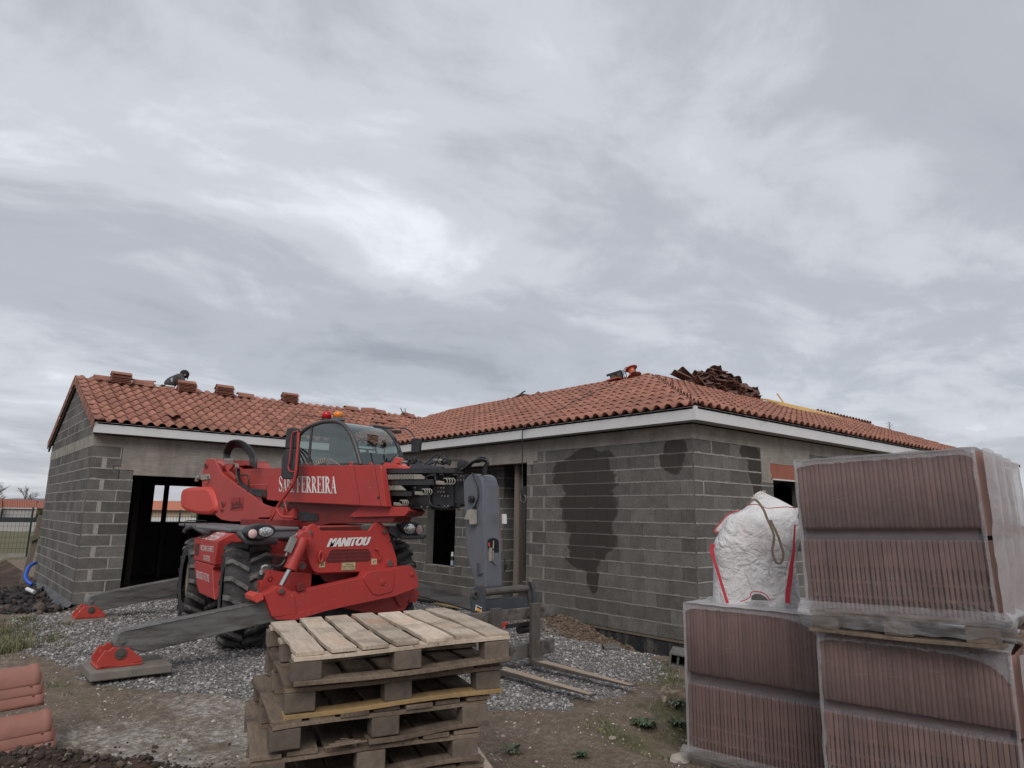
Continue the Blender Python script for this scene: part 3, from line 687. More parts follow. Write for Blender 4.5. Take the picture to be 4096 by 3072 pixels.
# right wing, slope above wall A (rises towards +X)
tile_slope('roof_slope', (-OV-.045, -OV-.05, ZE-.012), (0, 1, 0), (cs, 0, M_*cs), (-M_*cs, 0, cs), 60, 12,
           [gap((-OV, -OV, 0), (1, -1, 0), 0.05), gap((-OV, 9.03, 0), (-1, 1, 0), 0.03), ((RX+.02, 0, 0), (1, 0, 0)), gap((RX, 11.35, 0), (1, 1.0, 0), 0.0)], label='terracotta tile slope above the damp-stained wall')
# right wing, slope above wall B (rises towards +Y)
def dropB(p): return (6.9+0.3*math.sin(p.y*9)) < p.x < 12.0 and p.y > 2.25+0.13*(p.x-6.9)+0.04*math.sin(p.x*5) and p.x < 11.6
tile_slope('roof_slope', (-OV, -OV-.045, ZE-.012), (1, 0, 0), (0, cs, M_*cs), (0, -M_*cs, cs), 76, 11,
           [gap((-OV, -OV, 0), (-1, 1, 0), 0.05), ((0, RY+.02, 0), (0, 1, 0)), ((12.4, RY, 0), Vector((1, 1.0, 0)).normalized())], label='long terracotta tile slope on the right, open near its ridge', dropf=dropB)
# slope behind the ridge on the right, its wavy top edge shows
tile_slope('roof_slope', (15.0, 7.25, ZE-.012), (-1, 0, 0), (0, -cs, M_*cs), (0, M_*cs, cs), 18, 12, [((0, RY-.10, 0), (0, -1, 0))], label='dark wavy tile edge beyond the open part of the right ridge')
# garage wing front slope
tile_slope('roof_slope', (XL-.02, YL-OV-.045, ZE-.012), (1, 0, 0), (0, cs, M_*cs), (0, -M_*cs, cs), 46, 10,
           [gap((-OV, 9.03, 0), (1, -1, 0), 0.04), ((0, YL+3.0+.02, 0), (0, 1, 0))], label='terracotta tile slope over the garage with tile stacks on top')
tile_slope('roof_slope', (XL-.02, YB+OV+.045, ZE-.012), (1, 0, 0), (0, -cs, M_*cs), (0, M_*cs, cs), 46, 10, [((0, YL+3.0-.02, 0), (0, -1, 0))])
# decks below the tiles
b = MB(); T_ = Vector((0, 0, -0.03))
A_ = Vector((-OV, -OV, ZE)); AP = Vector((RX, RY, RZ)); IN_ = Vector((-OV, 9.03, ZE)); LRZ = ZE+M_*3.25
VT = Vector((-OV+3.25, 12.28, LRZ)); A2 = Vector((RX, 11.35, RZ))
d_ = Vector((0, 0, -0.016))
b.poly([A_+d_, AP+d_, A2+d_, VT+d_, IN_+d_], T_); b.poly([A_+d_, Vector((15.9, -OV, ZE))+d_, Vector((12.4, RY, RZ))+d_, AP+d_], T_)
b.poly([Vector((XL, 9.03, ZE))+d_, IN_+d_, VT+d_, Vector((XL, 12.28, LRZ))+d_], T_); b.poly([Vector((XL, YB+OV, ZE))+d_, Vector((XL, 12.28, LRZ))+d_, VT+d_, Vector((3.2, YB+OV, ZE))+d_], T_)
b.poly([Vector((15.9, 7.25, ZE))+d_, Vector((7.25, 7.25, ZE))+d_, AP+d_, Vector((12.4, RY, RZ))+d_], T_); b.poly([Vector((15.9, -OV, ZE))+d_, Vector((15.9, 7.25, ZE))+d_, Vector((12.4, RY, RZ))+d_], T_)
b.poly([Vector((7.25, 7.25, ZE))+d_, Vector((7.25, 12.6, ZE))+d_, A2+d_, AP+d_], T_); b.poly([VT+d_, A2+d_, Vector((7.25, 12.6, ZE))+d_, Vector((3.2, 15.5, ZE))+d_], T_)
b.build('roof_deck', M_DECK, house)
# valley lining
b = MB(); vd = (VT-IN_); vn = Vector((1, -1, 0)).normalized()*0.16
b.poly([IN_+vn+Vector((-.05, 0, .055)), IN_-vn+Vector((-.05, 0, .055)), VT-vn+Vector((0, 0, .055)), VT+vn+Vector((0, 0, .055))], (0, 0, -.02)); b.build('valley_lining', simple('valley_sheet', (0.30, 0.155, 0.105), (0.24, 0.12, 0.08), 8, 0.7, dirt=(.45, .36, .3), dpos=(.55, .7)), house)
# clay hip mesh at the near corner
b = MB(); vs = []
for i in range(91):
    q_ = A_.lerp(AP, i/90*.985); k = .035+.03*abs(mnoise.noise(Vector((i*.9, 0, 0)))); vs += [q_+Vector((-k, k, .0)), q_+Vector((random.gauss(0, .01), random.gauss(0, .01), .045+.05*abs(mnoise.noise(Vector((i*.7, 3, 0)))))), q_+Vector((k, -k, .0))]
b.add(vs, [(3*i+j, 3*i+3+j, 3*i+4+j, 3*i+1+j) for i in range(90) for j in range(2)]); b.build('hip_mortar', simple('hip_bedding', (0.20, 0.075, 0.055), (0.10, 0.05, 0.04), 12, 0.9, 0.5, 60), house)
b = MB()
b.poly([A_+Vector((0, 0, .0)), A_+Vector((.62, 0, .0)), A_+Vector((.12, .12, .075))], (0, 0, -.012)); b.poly([A_+Vector((0, .0, .001)), A_+Vector((.12, .12, .075)), A_+Vector((0, .30, .0))], (0, 0, -.012))
b.build('hip_mesh', MATS['hip_bedding'], house)
# fascia and soffit
def fas(a, b_, n_, name='fascia'):
    a, b_, n_ = Vector(a), Vector(b_), Vector(n_); m = MB(); m.poly([a, b_, b_+Vector((0, 0, .205)), a+Vector((0, 0, .205))], -n_*0.02); return m.build(name, M_WHITE, house, bevel=.003)
fas((-OV, -OV+.001, 3.222), (-OV, 9.03, 3.222), (-1, 0, 0)); fas((-OV, -OV, 3.221), (15.9, -OV, 3.221), (0, -1, 0)); fas((XL-.06, 9.03, 3.222), (-OV, 9.03, 3.222), (0, -1, 0))
b = MB(); b.b2((-OV-.004, -OV-.004, 3.219), (-OV+.05, -OV+.05, 3.43)); b.build('fascia_corner', M_WHITE, house, bevel=.003)
b = MB(); b.b2((-OV+.02, -OV+.02, 3.226), (-0.007, 9.25, 3.236)); b.b2((-0.007, -OV+.021, 3.226), (15.8, -0.007, 3.236)); b.b2((XL-.04, 9.05, 3.226), (-OV, YL-.007, 3.236)); b.build('soffit', M_SOFF, house)
# verge of the gable: tile pieces and a dark board
def verge(sgn):
    y0 = YL-OV if sgn > 0 else YB+OV
    for i in range(10):
        b = MB(); p0 = Vector((XL-.085, y0+sgn*(i*.352*cs-.05), ZE+M_*cs*i*.352-.02)); p1 = Vector((XL-.085, y0+sgn*((i+1)*.352*cs), ZE+M_*cs*(i+1)*.352)); up_ = Vector((0, -sgn*M_*cs, cs))
        p0 = p0+up_*0.022
        b.poly([p0-up_*.15, p1-up_*.15, p1+up_*.045, p0+up_*.045], (0.016, 0, 0)); b.poly([p0+up_*.045, p1+up_*.045, p1+up_*.045+Vector((.16, 0, 0)), p0+up_*.045+Vector((.16, 0, 0))], up_*-0.016)
        b.tube([p0+Vector((.15, 0, 0))+up_*.05, p1+Vector((.15, 0, 0))+up_*.045], .022, 8)
        if i % 2: b.box(p0+up_*.05+Vector((.09, 0, 0)), (.14, .02, .012))
        b.build('verge_tile', M_TILE, house, bevel=.004)
    a = Vector((XL-.02, y0, ZE-.075)); c_ = Vector((XL-.02, 12.28, ZE+M_*3.25-.075)); b = MB(); b.poly([a-Vector((0, 0, .14)), c_-Vector((0, 0, .14)), c_, a], (-0.035, 0, 0)); b.build('barge_board', M_DARKWOOD, house)
verge(1); verge(-1)
# yellow roof boards in the open strip of the right slope
b = MB()
for i in range(11):
    yy = 2.28+i*0.113; p = Vector((7.2+.1*i+random.uniform(-.3, .3), yy, ZE+M_*(yy+OV)+.065)); q_ = Vector((12.1-.1*i, yy+.05, ZE+M_*(yy+.05+OV)+.065)); b.bar(p, q_, .10, .03, up=(0, -M_, 1))
b.bar((7.3, 2.75, ZE+M_*3.0+.07), (12.3, 2.86, ZE+M_*3.11+.05), .05, .04, up=(0, -M_, 1)); b.bar((9.1, 3.3, RZ-.03), (9.0, 3.45, RZ+.28), .06, .03)
b.build('roof_board', simple('new_yellow_timber', (0.62, 0.40, 0.12), (0.50, 0.30, 0.085), 3, 0.7, 0.2, 30), house)['label'] = 'bright yellow new timber boards in the open strip of the roof'
# timber props (stand on the floor, things of their own)
def post(x, y, z0, z1, w, d, mat, label, name='timber_prop', lean=(0, 0)):
    o = thing(name, label, 'timber prop', (x, y, z0)); b = MB(); b.poly([(x-w/2, y-d/2, z0), (x+w/2, y-d/2, z0), (x+w/2, y+d/2, z0), (x-w/2, y+d/2, z0)], (lean[0], lean[1], z1-z0)); b.build('post', mat, o, bevel=.004); b = MB(); b.b2((x-w/2-.04, y-d/2-.04, z0-.0), (x+w/2+.04, y+d/2+.04, z0+.03)); b.build('foot_board', mat, o); return o
post(0.26, 4.36, 0, 2.795, .10, .12, M_LWOOD, 'pale timber prop under the beam of the entrance recess')
post(0.24, 4.13, 0, 2.35, .10, .16, M_DARKWOOD, 'dark timber prop at the right edge of the entrance recess')
post(-3.86, 14.2, 0, 2.9, .10, .14, M_DARKWOOD, 'dark prop in front of the garage back window')
post(-5.0, 12.2, 0, 2.9, .12, .25, M_DARKWOOD, 'broad dark prop standing left inside the garage')
post(-3.05, 14.6, 0, 1.3, .05, .05, M_DARKWOOD, 'thin leaning stick inside the garage, left of the wheel', lean=(-.25, 0))
post(-3.25, 14.6, 0, 1.3, .05, .05, M_DARKWOOD, 'thin leaning stick crossing another inside the garage', lean=(.22, 0))
# ------------------------------------------------------------------ the red rotating telehandler
cA = crop(650, 1600, .6027); cB = crop(700, 1700, .27125); cC = crop(1100, 1600, .3165); c5 = crop(1600, 1750, .27125)
c6 = crop(1600, 2100, .3165); c7 = crop(900, 2100, .36166); cW = crop(700, 1900, .4219); cL = crop(0, 2200, .5255); c4 = crop(0, 1950, .3391)
t = NT('red_paint')
c = t.mix(t.ramp(t.noise(1.6, 6, 0.6), [(0.3, 0), (0.7, 1)]), (0.42, 0.038, 0.032), (0.34, 0.038, 0.033))
c = t.mix(t.ramp(t.noise(5, 8, 0.7, loc=(4, 4, 4)), [(0.50, 0), (0.72, 0.5)]), c, (0.27, 0.05, 0.045))
c = t.mix(t.ramp(t.noise(26, 6, 0.75, loc=(1, 8, 2)), [(0.655, 0), (0.69, 0.85)]), c, (0.55, 0.40, 0.36))
c = t.mix(t.ramp(t.noise(11, 8, 0.8, loc=(9, 3, 5)), [(0.665, 0), (0.70, 0.8)]), c, (0.07, 0.025, 0.02))
M_RED = t.fin(c, t.math('MULTIPLY_ADD', t.noise(6, 5, 0.6), 0.3, 0.36), t.bump(t.noise(8, 4, 0.5), 0.05, 0.01))
M_REDF = simple('faded_red_paint', (0.40, 0.060, 0.050), (0.33, 0.046, 0.038), 1.4, 0.5, dirt=(0.30, 0.06, 0.05), dpos=(0.5, 0.7), dscale=5)
M_REDP = simple('red_plastic_counterweight', (0.56, 0.075, 0.055), (0.47, 0.045, 0.035), 1.5, 0.38)
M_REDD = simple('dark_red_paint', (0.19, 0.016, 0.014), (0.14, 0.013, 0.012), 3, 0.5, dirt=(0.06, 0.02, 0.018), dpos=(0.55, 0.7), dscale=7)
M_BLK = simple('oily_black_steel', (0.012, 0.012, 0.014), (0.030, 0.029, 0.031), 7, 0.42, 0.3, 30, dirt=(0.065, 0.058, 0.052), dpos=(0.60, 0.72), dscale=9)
M_HOSE = simple('black_hose_rubber', (0.012, 0.012, 0.013), (0.022, 0.022, 0.023), 10, 0.38)
M_TYRE = simple('tyre_rubber', (0.016, 0.0155, 0.016), (0.034, 0.032, 0.031), 9, 0.78, 0.3, 50, dirt=(0.075, 0.068, 0.062), dpos=(0.52, 0.68), dscale=6)
M_LUG = simple('worn_tyre_lug', (0.075, 0.071, 0.069), (0.135, 0.129, 0.122), 12, 0.85, 0.5, 50, dirt=(0.020, 0.019, 0.019), dpos=(0.5, 0.66), dscale=8)
M_PLAS = simple('grey_plastic', (0.080, 0.077, 0.083), (0.06, 0.058, 0.064), 3, 0.5, 0.1, 60)
M_CABF = simple('cab_frame', (0.062, 0.055, 0.056), (0.048, 0.043, 0.045), 3, 0.5)
M_STEEL = simple('bare_worn_steel', (0.12, 0.117, 0.112), (0.20, 0.195, 0.185), 6, 0.5, 0.25, 40, metal=0.35, dirt=(0.065, 0.055, 0.048), dpos=(0.46, 0.64), dscale=5, sc=(0.25, 1, 1.6))
M_JIB = simple('blue_grey_jib_paint', (0.095, 0.10, 0.118), (0.13, 0.135, 0.155), 2, 0.36, 0.1, 30, metal=0.15, dirt=(0.165, 0.17, 0.185), dpos=(0.60, 0.72), dscale=9, sc=(1, 1, .35))
M_JIBD = simple('dark_jib_paint', (0.045, 0.048, 0.058), (0.065, 0.068, 0.080), 3, 0.42, 0.1, 30, metal=0.15, dirt=(0.12, 0.12, 0.13), dpos=(0.62, 0.74), dscale=9)
M_CAR = simple('rusty_carriage_steel', (0.060, 0.052, 0.048), (0.10, 0.088, 0.080), 6, 0.6, 0.4, 40, metal=0.2, dirt=(0.19, 0.13, 0.095), dpos=(0.57, 0.72), dscale=7)
M_CARP = simple('scraped_bar_steel', (0.16, 0.145, 0.135), (0.085, 0.072, 0.065), 5, 0.55, 0.35, 40, metal=0.2, dirt=(0.045, 0.035, 0.03), dpos=(0.48, 0.64), dscale=8)
M_FORK = simple('polished_rust_fork', (0.42, 0.32, 0.235), (0.30, 0.21, 0.145), 5, 0.5, 0.2, 40, metal=0.1, dirt=(0.30, 0.28, 0.25), dpos=(0.52, 0.7), dscale=4, sc=(1, .25, 1))
M_CHR = simple('chrome_rod', (0.62, 0.62, 0.60), (0.5, 0.5, 0.5), 3, 0.14, metal=1.0)
M_PIN = simple('greased_pin', (0.16, 0.155, 0.14), (0.10, 0.095, 0.085), 20, 0.45, metal=0.5)
M_CREAM = simple('chain_plate', (0.30, 0.28, 0.24), (0.21, 0.195, 0.17), 14, 0.6, 0.2, 50)
M_LET = simple('white_lettering', (0.72, 0.70, 0.68), (0.62, 0.60, 0.58), 9, 0.5)
M_DECAL = simple('dark_decal', (0.10, 0.018, 0.016), (0.06, 0.012, 0.012), 12, 0.5)
M_YEL = simple('cream_warning_plate', (0.55, 0.46, 0.26), (0.48, 0.40, 0.23), 6, 0.5)
M_PRINT = simple('black_print', (0.015, 0.013, 0.012), (0.02, 0.018, 0.016), 6, 0.6)
M_GREYL = simple('light_grey_fitting', (0.33, 0.32, 0.30), (0.22, 0.215, 0.20), 8, 0.5, metal=0.3)
t = NT('cab_glass'); t.t.nodes.remove(t.b); tr = t.n('ShaderNodeBsdfTransparent'); tr.inputs[0].default_value = (0.62, 0.70, 0.69, 1); gl = t.n('ShaderNodeBsdfGlossy'); gl.inputs['Roughness'].default_value = 0.02; gl.inputs[0].default_value = (0.85, 0.95, 0.93, 1)
fr = t.n('ShaderNodeLayerWeight'); fr.inputs[0].default_value = .5; ms = t.n('ShaderNodeMixShader'); t.l(t.math('MULTIPLY_ADD', t.math('POWER', fr.outputs['Facing'], 3.5), .7, .13, clamp=True), ms.inputs[0]); t.l(tr.outputs[0], ms.inputs[1]); t.l(gl.outputs[0], ms.inputs[2]); t.l(ms.outputs[0], t.out.inputs[0]); M_GLASS = t.m
t = NT('lamp_glass'); c = t.mix(t.ramp(t.noise(60, 3, .5), [(.4, 0), (.6, 1)]), (0.80, 0.80, 0.78), (0.35, 0.35, 0.34)); M_LAMP = t.fin(c, 0.08, t.bump(t.noise(50, 2, .5), 0.4, 0.01), metal=0.75)
t = NT('indicator_lens'); M_IND = t.fin((0.62, 0.42, 0.40), 0.15, t.bump(t.noise(160, 2, .5), 0.4, 0.003))
t = NT('red_beacon'); M_BR = t.fin((0.45, 0.012, 0.014), 0.12); t = NT('amber_beacon'); M_BA = t.fin((0.75, 0.22, 0.02), 0.12)
t = NT('grille'); x, y, z = t.sep(); g_ = t.math('FRACT', t.math('MULTIPLY', x, 62)); h_ = t.math('FRACT', t.math('MULTIPLY', z, 22))
gg = t.math('MAXIMUM', t.ramp(g_, [(0.0, 1), (0.45, 1), (0.55, 0)]), t.ramp(h_, [(0, 1), (0.12, 1), (0.2, 0)])); M_GRIL = t.fin(t.mix(gg, (0.010, 0.006, 0.006), (0.20, 0.022, 0.020)), 0.6, t.bump(gg, 0.8, 0.004))
bv = Vector((-.18474, .98279, 0)); nv = Vector((-.98279, -.18474, 0)); J0 = Vector((-3.75, .25, 0)); ZV = Vector((0, 0, 1))
def FB(k): p = J0+nv*k; return (tuple(p), tuple(nv))
def Pk(k, *pp): return [Vector(P(*q_, pl=FB(k))) for q_ in pp]
def PY(y_, *pp): return [Vector(P(*q_, Y=y_)) for q_ in pp]
def mp(c, *xy): return [c(*q_) for q_ in xy]
T = thing('telehandler', 'red rotating telehandler on outriggers, its boom lowered to forks on the ground', 'telehandler', (-4.52, 4.45, 0.05))
def part(b, name, mat, parent=None, bevel=0.006, label=None):
    o = b.build(name, mat, parent or T, bevel=bevel)
    if label: o['label'] = label
    return o
def disc(b, c, axis, r, h, n=20, **k):
    c, a = Vector(c), Vector(axis).normalized(); return b.tube([c, c+a*h], r, n, smooth=False, **k)
# --- chassis
b = MB(); b.b2((-5.0, 2.45, .62), (-4.05, 6.6, 1.18)); b.b2((-4.95, 2.3, .85), (-4.1, 2.6, 1.5)); b.b2((-5.1, 3.9, 0.7), (-3.9, 5.0, 1.42)); chassis = part(b, 'chassis', M_REDD)
b = MB(); b.cyl((-5.3, 3.1, .74), (-3.7, 3.1, .74), .12); b.cyl((-5.3, 5.8, .74), (-3.7, 5.8, .74), .12); b.b2((-4.75, 2.9, .6), (-4.3, 3.3, .9)); part(b, 'axle', M_BLK)
b = MB(); b.cyl((-4.52, 4.45, 1.38), (-4.52, 4.45, 1.56), .62, 32); part(b, 'turntable_ring', M_BLK)
# engine hood behind the front plate
b = MB(); b.b2((-4.92, 2.24, 1.0), (-3.95, 3.05, 1.545)); part(b, 'front_hood', M_RED, bevel=.02)
b = MB(); q_ = PY(2.28, *mp(cA, (1030, 866), (1325, 866), (1318, 836), (1040, 842))); b.poly(q_, (0, .5, 0)); hood = part(b, 'hood_grille', M_RED, bevel=.008)
b = MB()
for i in range(46):
    f_ = i/45; p = q_[0].lerp(q_[1], .02+.96*f_); r2 = q_[3].lerp(q_[2], .02+.96*f_); b.bar(p.lerp(r2, .12)+Vector((0, -.002, 0)), p.lerp(r2, .92)+Vector((0, -.002, 0)), .008, .006, up=(1, 0, 0))
part(b, 'grille_slot', M_PRINT, hood, 0)
# --- wheels
def wheel(x, y, side, zc=.735, steer=0.0):
    R, w = .615, .54
    X_, Y_ = x, y; x = y = 0.0; z_c = zc; zc = 0.0
    wheel_e = (X_, Y_, z_c)
    b = MB(); prof = [(-w/2+.02, R*.60), (-w/2, R*.70), (-w/2-.004, R*.84), (-w/2+.03, R*.93), (-w*.22, R*.955), (0, R*.965), (w*.22, R*.955), (w/2-.03, R*.93), (w/2+.004, R*.84), (w/2, R*.70), (w/2-.02, R*.60)]
    n = 48; vs = []
    for i in range(n):
        a = 2*math.pi*i/n
        for (px, pr) in prof: vs.append((x+px, y+pr*math.cos(a), zc+pr*math.sin(a)))
    m_ = len(prof); fs = [(i*m_+j, ((i+1) % n)*m_+j, ((i+1) % n)*m_+j+1, i*m_+j+1) for i in range(n) for j in range(m_-1)]
    b.add(vs, fs, smooth=True); tyre_root = None
    wh = b.build('wheel', M_TYRE, T, local=True); wh.location = Vector(wheel_e)-Vector(T.location); wh.rotation_euler = (0, 0, -steer)
    b = MB()
    nl = 17
    for k in range(nl):
        for sd_ in (-1, 1):
            a0 = 2*math.pi*(k+(0.5 if sd_ > 0 else 0))/nl
            seg = []
            for u_, da in ((.02, 0.0), (.40, -.10), (.75, -.20), (1.04, -.22)):
                seg.append((sd_*w/2*u_, a0+da))
            hw = .052
            vs = []
            for (px, a) in seg:
                for dr, tw in ((-.03, 1.15), (.058 if abs(px) < w/2 else .01, .9)):
                    for s_ in (-1, 1):
                        rr = R*.955+dr; aa = a+s_*hw*tw; vs.append((x+px, y+rr*math.cos(aa), zc+rr*math.sin(aa)))
            fs = []
            for i in range(3):
                o = i*4; fs += [(o+2, o+3, o+7, o+6), (o, o+2, o+6, o+4), (o+1, o+5, o+7, o+3)]
            fs += [(0, 1, 3, 2), (12, 14, 15, 13)]
            b.add(vs, fs)
    b.build('tread', M_LUG, wh, bevel=.006, local=True)
    b = MB(); sx_ = x+side*w*.30
    vs = []; rp = [(0, R*.61, 0), (side*.03, R*.60, 0), (side*.02, R*.54, 0), (-side*.09, R*.50, 0), (-side*.11, R*.32, 0), (-side*.03, R*.28, 0), (-side*.02, R*.10, 0), (-side*.02, .001, 0)]
    for i in range(32):
        a = 2*math.pi*i/32
        for (px, pr, _) in rp: vs.append((sx_+px, y+pr*math.cos(a), zc+pr*math.sin(a)))
    m_ = len(rp); b.add(vs, [(i*m_+j, ((i+1) % 32)*m_+j, ((i+1) % 32)*m_+j+1, i*m_+j+1) for i in range(32) for j in range(m_-1)], smooth=True)
    for i in range(10):
        a = 2*math.pi*i/10; b.cyl((sx_-side*.03, y+.125*math.cos(a), zc+.125*math.sin(a)), (sx_+side*.0, y+.125*math.cos(a), zc+.125*math.sin(a)), .012, 6)
    b.build('rim', simple('dusty_cream_rim', (0.26, 0.205, 0.15), (0.13, 0.10, 0.08), 7, 0.6, dirt=(.05, .04, .035), dpos=(.5, .66)), wh, local=True)
for (x, y, s_, zc_, st_) in ((-5.531, 2.99, -1, .745, .26), (-3.46, 2.99, 1, .745, .26), (-5.224, 5.80, -1, .70, .13), (-3.30, 5.80, 1, .70, .13)): wheel(x, y, s_, zc_, st_)
# --- front plate
plate = MB(); pp = rounded(PY(2.15, *mp(cA, (955, 868), (975, 835), (1005, 820), (1038, 846), (1052, 868), (1372, 868), (1393, 838), (1418, 812), (1450, 815), (1490, 848), (1505, 890), (1530, 970), (1555, 1050), (1558, 1095), (1540, 1125), (1480, 1135), (1030, 1148), (1000, 1130), (975, 1080), (930, 905), (935, 882))), .02)
plate.poly(pp, (0, .05, 0)); plate = part(plate, 'front_plate', M_RED, label='red front plate with white lettering, mesh grille and yellow warning plate')
b = MB(); b.poly(rounded(PY(2.146, *mp(c7, (1160, 295), (1190, 270), (1580, 265), (1612, 300), (1617, 375), (1590, 402), (1130, 418), (1118, 390))), .03), (0, .01, 0)); part(b, 'grille', M_GRIL, plate, 0)
def text_obj(s, name, mat, parent, P0, P1, hvec, thick=0.0015, shear=0.0, offset=0.0, space=1.0, bold=0):
    """flat lettering that runs from P0 to P1, letters as tall as hvec"""
    cu = bpy.data.curves.new(name, 'FONT'); cu.body = s; cu.shear = shear; cu.offset = offset; cu.space_character = space; cu.resolution_u = 3
    o = bpy.data.objects.new(name, cu); COL.objects.link(o); bpy.context.view_layer.update()
    dg = bpy.context.evaluated_depsgraph_get(); me = bpy.data.meshes.new_from_object(o.evaluated_get(dg)); bpy.data.objects.remove(o)
    xs = [v.co.x for v in me.vertices]; ys = [v.co.y for v in me.vertices]; x0, x1 = min(xs), max(xs); y0 = 0.0; y1 = max(ys)
    P0, P1, hv = Vector(P0), Vector(P1), Vector(hvec); ux_ = P1-P0; off = Vector((0, 0, 0)); q = parent
    while q is not None: off += Vector(q.location); q = q.parent
    n_ = ux_.cross(hv).normalized()*thick
    for v in me.vertices: v.co = P0+ux_*((v.co.x-x0)/(x1-x0))+hv*((v.co.y-y0)/(y1-y0))+n_-off
    if bold:
        bm = bmesh.new()
        for i_ in range(4): bm.from_mesh(me); bmesh.ops.translate(bm, verts=bm.verts[i_*len(me.vertices):] if False else list(bm.verts)[-len(me.vertices):], vec=ux_.normalized()*bold*(i_/3-.5)+n_*(.8*i_))
        bm.to_mesh(me); bm.free()
    me.materials.clear(); me.materials.append(mat); o = bpy.data.objects.new(name, me); COL.objects.link(o); o.parent = parent; return o
a_, b_ = PY(2.146, *mp(c7, (1130, 243), (1590, 222))); text_obj('MANITOU', 'maker_lettering', M_LET, plate, a_, b_, (0.018, 0, .108), shear=0.28, offset=0.012, space=1.06, bold=.020)
b = MB(); yq = PY(2.144, *mp(c7, (1290, 505), (1442, 500), (1447, 410), (1296, 415))); b.poly(yq, (0, .006, 0)); wp = part(b, 'warning_plate', M_YEL, plate, .001)
b = MB()
for i in range(4): b.bar(yq[i].lerp((yq[0]+yq[2])/2, .06)+Vector((0, -.001, 0)), yq[(i+1) % 4].lerp((yq[0]+yq[2])/2, .06)+Vector((0, -.001, 0)), .003, .0016, up=(0, 1, 0))
part(b, 'plate_border', M_PRINT, wp, 0)
for (s_, f0, f1, hh, i0, i1) in (('D\u00c9FENSE', .66, .66, .022, .2, .82), ('DE PASSER', .36, .36, .022, .08, .92), ('SOUS LA CHARGE', .12, .12, .014, .08, .92)):
    L0 = yq[0].lerp(yq[3], f0); R0 = yq[1].lerp(yq[2], f1); text_obj(s_, 'warning_text', M_PRINT, wp, L0.lerp(R0, i0), L0.lerp(R0, i1), (0, 0, hh), offset=.02)
for (x0, x1, y0, y1) in ((1043, 1107, 405, 470), (1620, 1680, 373, 438)):
    q_ = PY(2.145, *mp(c7, (x0, y1), (x1-2, y1-3), (x1, y0), (x0+3, y0+2))); b = MB(); b.poly(q_, (0, .005, 0)); st = part(b, 'sticker', M_YEL, plate, 0)
    cx_ = (q_[0]+q_[2])/2; b = MB(); b.tube([cx_+Vector((.014*math.cos(a), -.002, .014*math.sin(a))) for a in [i*.7 for i in range(8)]], .002, 4); b.bar(cx_+Vector((-.02, -.002, -.02)), cx_+Vector((0, -.002, .024)), .003, .002, up=(0, 1, 0)); b.bar(cx_+Vector((.02, -.002, -.016)), cx_+Vector((.012, -.002, .02)), .003, .002, up=(0, 1, 0)); part(b, 'sticker_print', M_PRINT, st, 0)
def pin(c_, xy, y0, r, depth=.03, ring=1.45, parent=None, mat=None):
    p = PY(y0, c_(*xy))[0]; b = MB(); disc(b, p+Vector((0, depth, 0)), (0, -1, 0), r*ring, depth); o = part(b, 'pin_boss', mat or M_RED, parent or T, .004)
    b = MB(); disc(b, p+Vector((0, .0, 0)), (0, -1, 0), r, .014); disc(b, p+Vector((0, -.01, 0)), (0, -1, 0), r*.28, .006, 8); part(b, 'pin', M_PIN, o, .002)
pin(c7, (938, 92), 2.13, .030); pin(c7, (1760, 68), 2.13, .026); pin(c7, (857, 455), 2.17, .036); pin(c7, (1822, 424), 2.13, .040); pin(c7, (625, 730), 1.945, .028)
for (xy, y0, r) in (((500, 600), 2.30, .036), ((2070, 548), 1.965, .028), ((1745, 632), 1.955, .042)):
    p = PY(y0, c7(*xy))[0]; b = MB(); disc(b, p, (0, 1, 0), r, .02); disc(b, p+Vector((0, -.008, 0)), (0, 1, 0), r*.6, .02); part(b, 'red_boss', M_RED, T, .005)
# towing eyes
p = PY(2.11, c7(1063, 350))[0]; b = MB(); b.tube([p+Vector((.030*math.cos(a), 0, .066*math.sin(a))) for a in [i*math.pi/8 for i in range(16)]], .014, 8, closed=True); part(b, 'towing_eye', M_RED, plate, 0)
p = PY(2.12, *mp(c7, (1670, 270), (1695, 262), (1722, 340), (1712, 395))); b = MB(); b.tube([p[0]+Vector((0, .03, 0)), p[0], p[1], p[2], p[3], p[3]+Vector((0, .03, 0))], .010, 8); part(b, 'grab_handle', M_RED, plate, 0)
# --- stabiliser boxes
def pol(y_, c_, pts, ext, mat, name, r=.0, bev=.006, label=None, parent=None):
    q_ = PY(y_, *mp(c_, *pts)); q_ = rounded(q_, r) if r else q_; b = MB(); b.poly(q_, (0, ext, 0)); return part(b, name, mat, parent, bev, label)
fb_ = pol(1.98, c7, [(430, 770), (590, 674), (650, 690), (770, 752), (950, 710), (1530, 580), (1560, 522), (1640, 512), (2065, 450), (2100, 492), (2135, 580), (2142, 690), (1870, 792), (1340, 902), (1110, 955), (790, 1052), (560, 1048), (520, 1020), (470, 900)], .17, M_RED, 'stabiliser_housing', .02, label='long slanting red outrigger housing at the machine front')
pol(1.966, c7, [(430, 772), (590, 676), (652, 692), (770, 790), (792, 965), (775, 990), (560, 1018), (522, 1018)], .015, M_RED, 'cheek_plate', .02, parent=fb_)
pol(1.966, c7, [(1545, 560), (1600, 515), (1870, 492), (1872, 640), (1850, 738), (1700, 778), (1640, 768), (1570, 670), (1535, 605)], .015, M_RED, 'cheek_plate', .025, parent=fb_)
pol(1.968, c7, [(560, 1025), (780, 985), (1070, 895), (1118, 950), (790, 1050), (562, 1046)], .013, M_RED, 'stiffener', .01, parent=fb_)
pol(1.90, c7, [(300, 782), (355, 745), (425, 765), (430, 825), (350, 864), (303, 832)], .24, M_REDP, 'slide_block', .006, bev=.01)
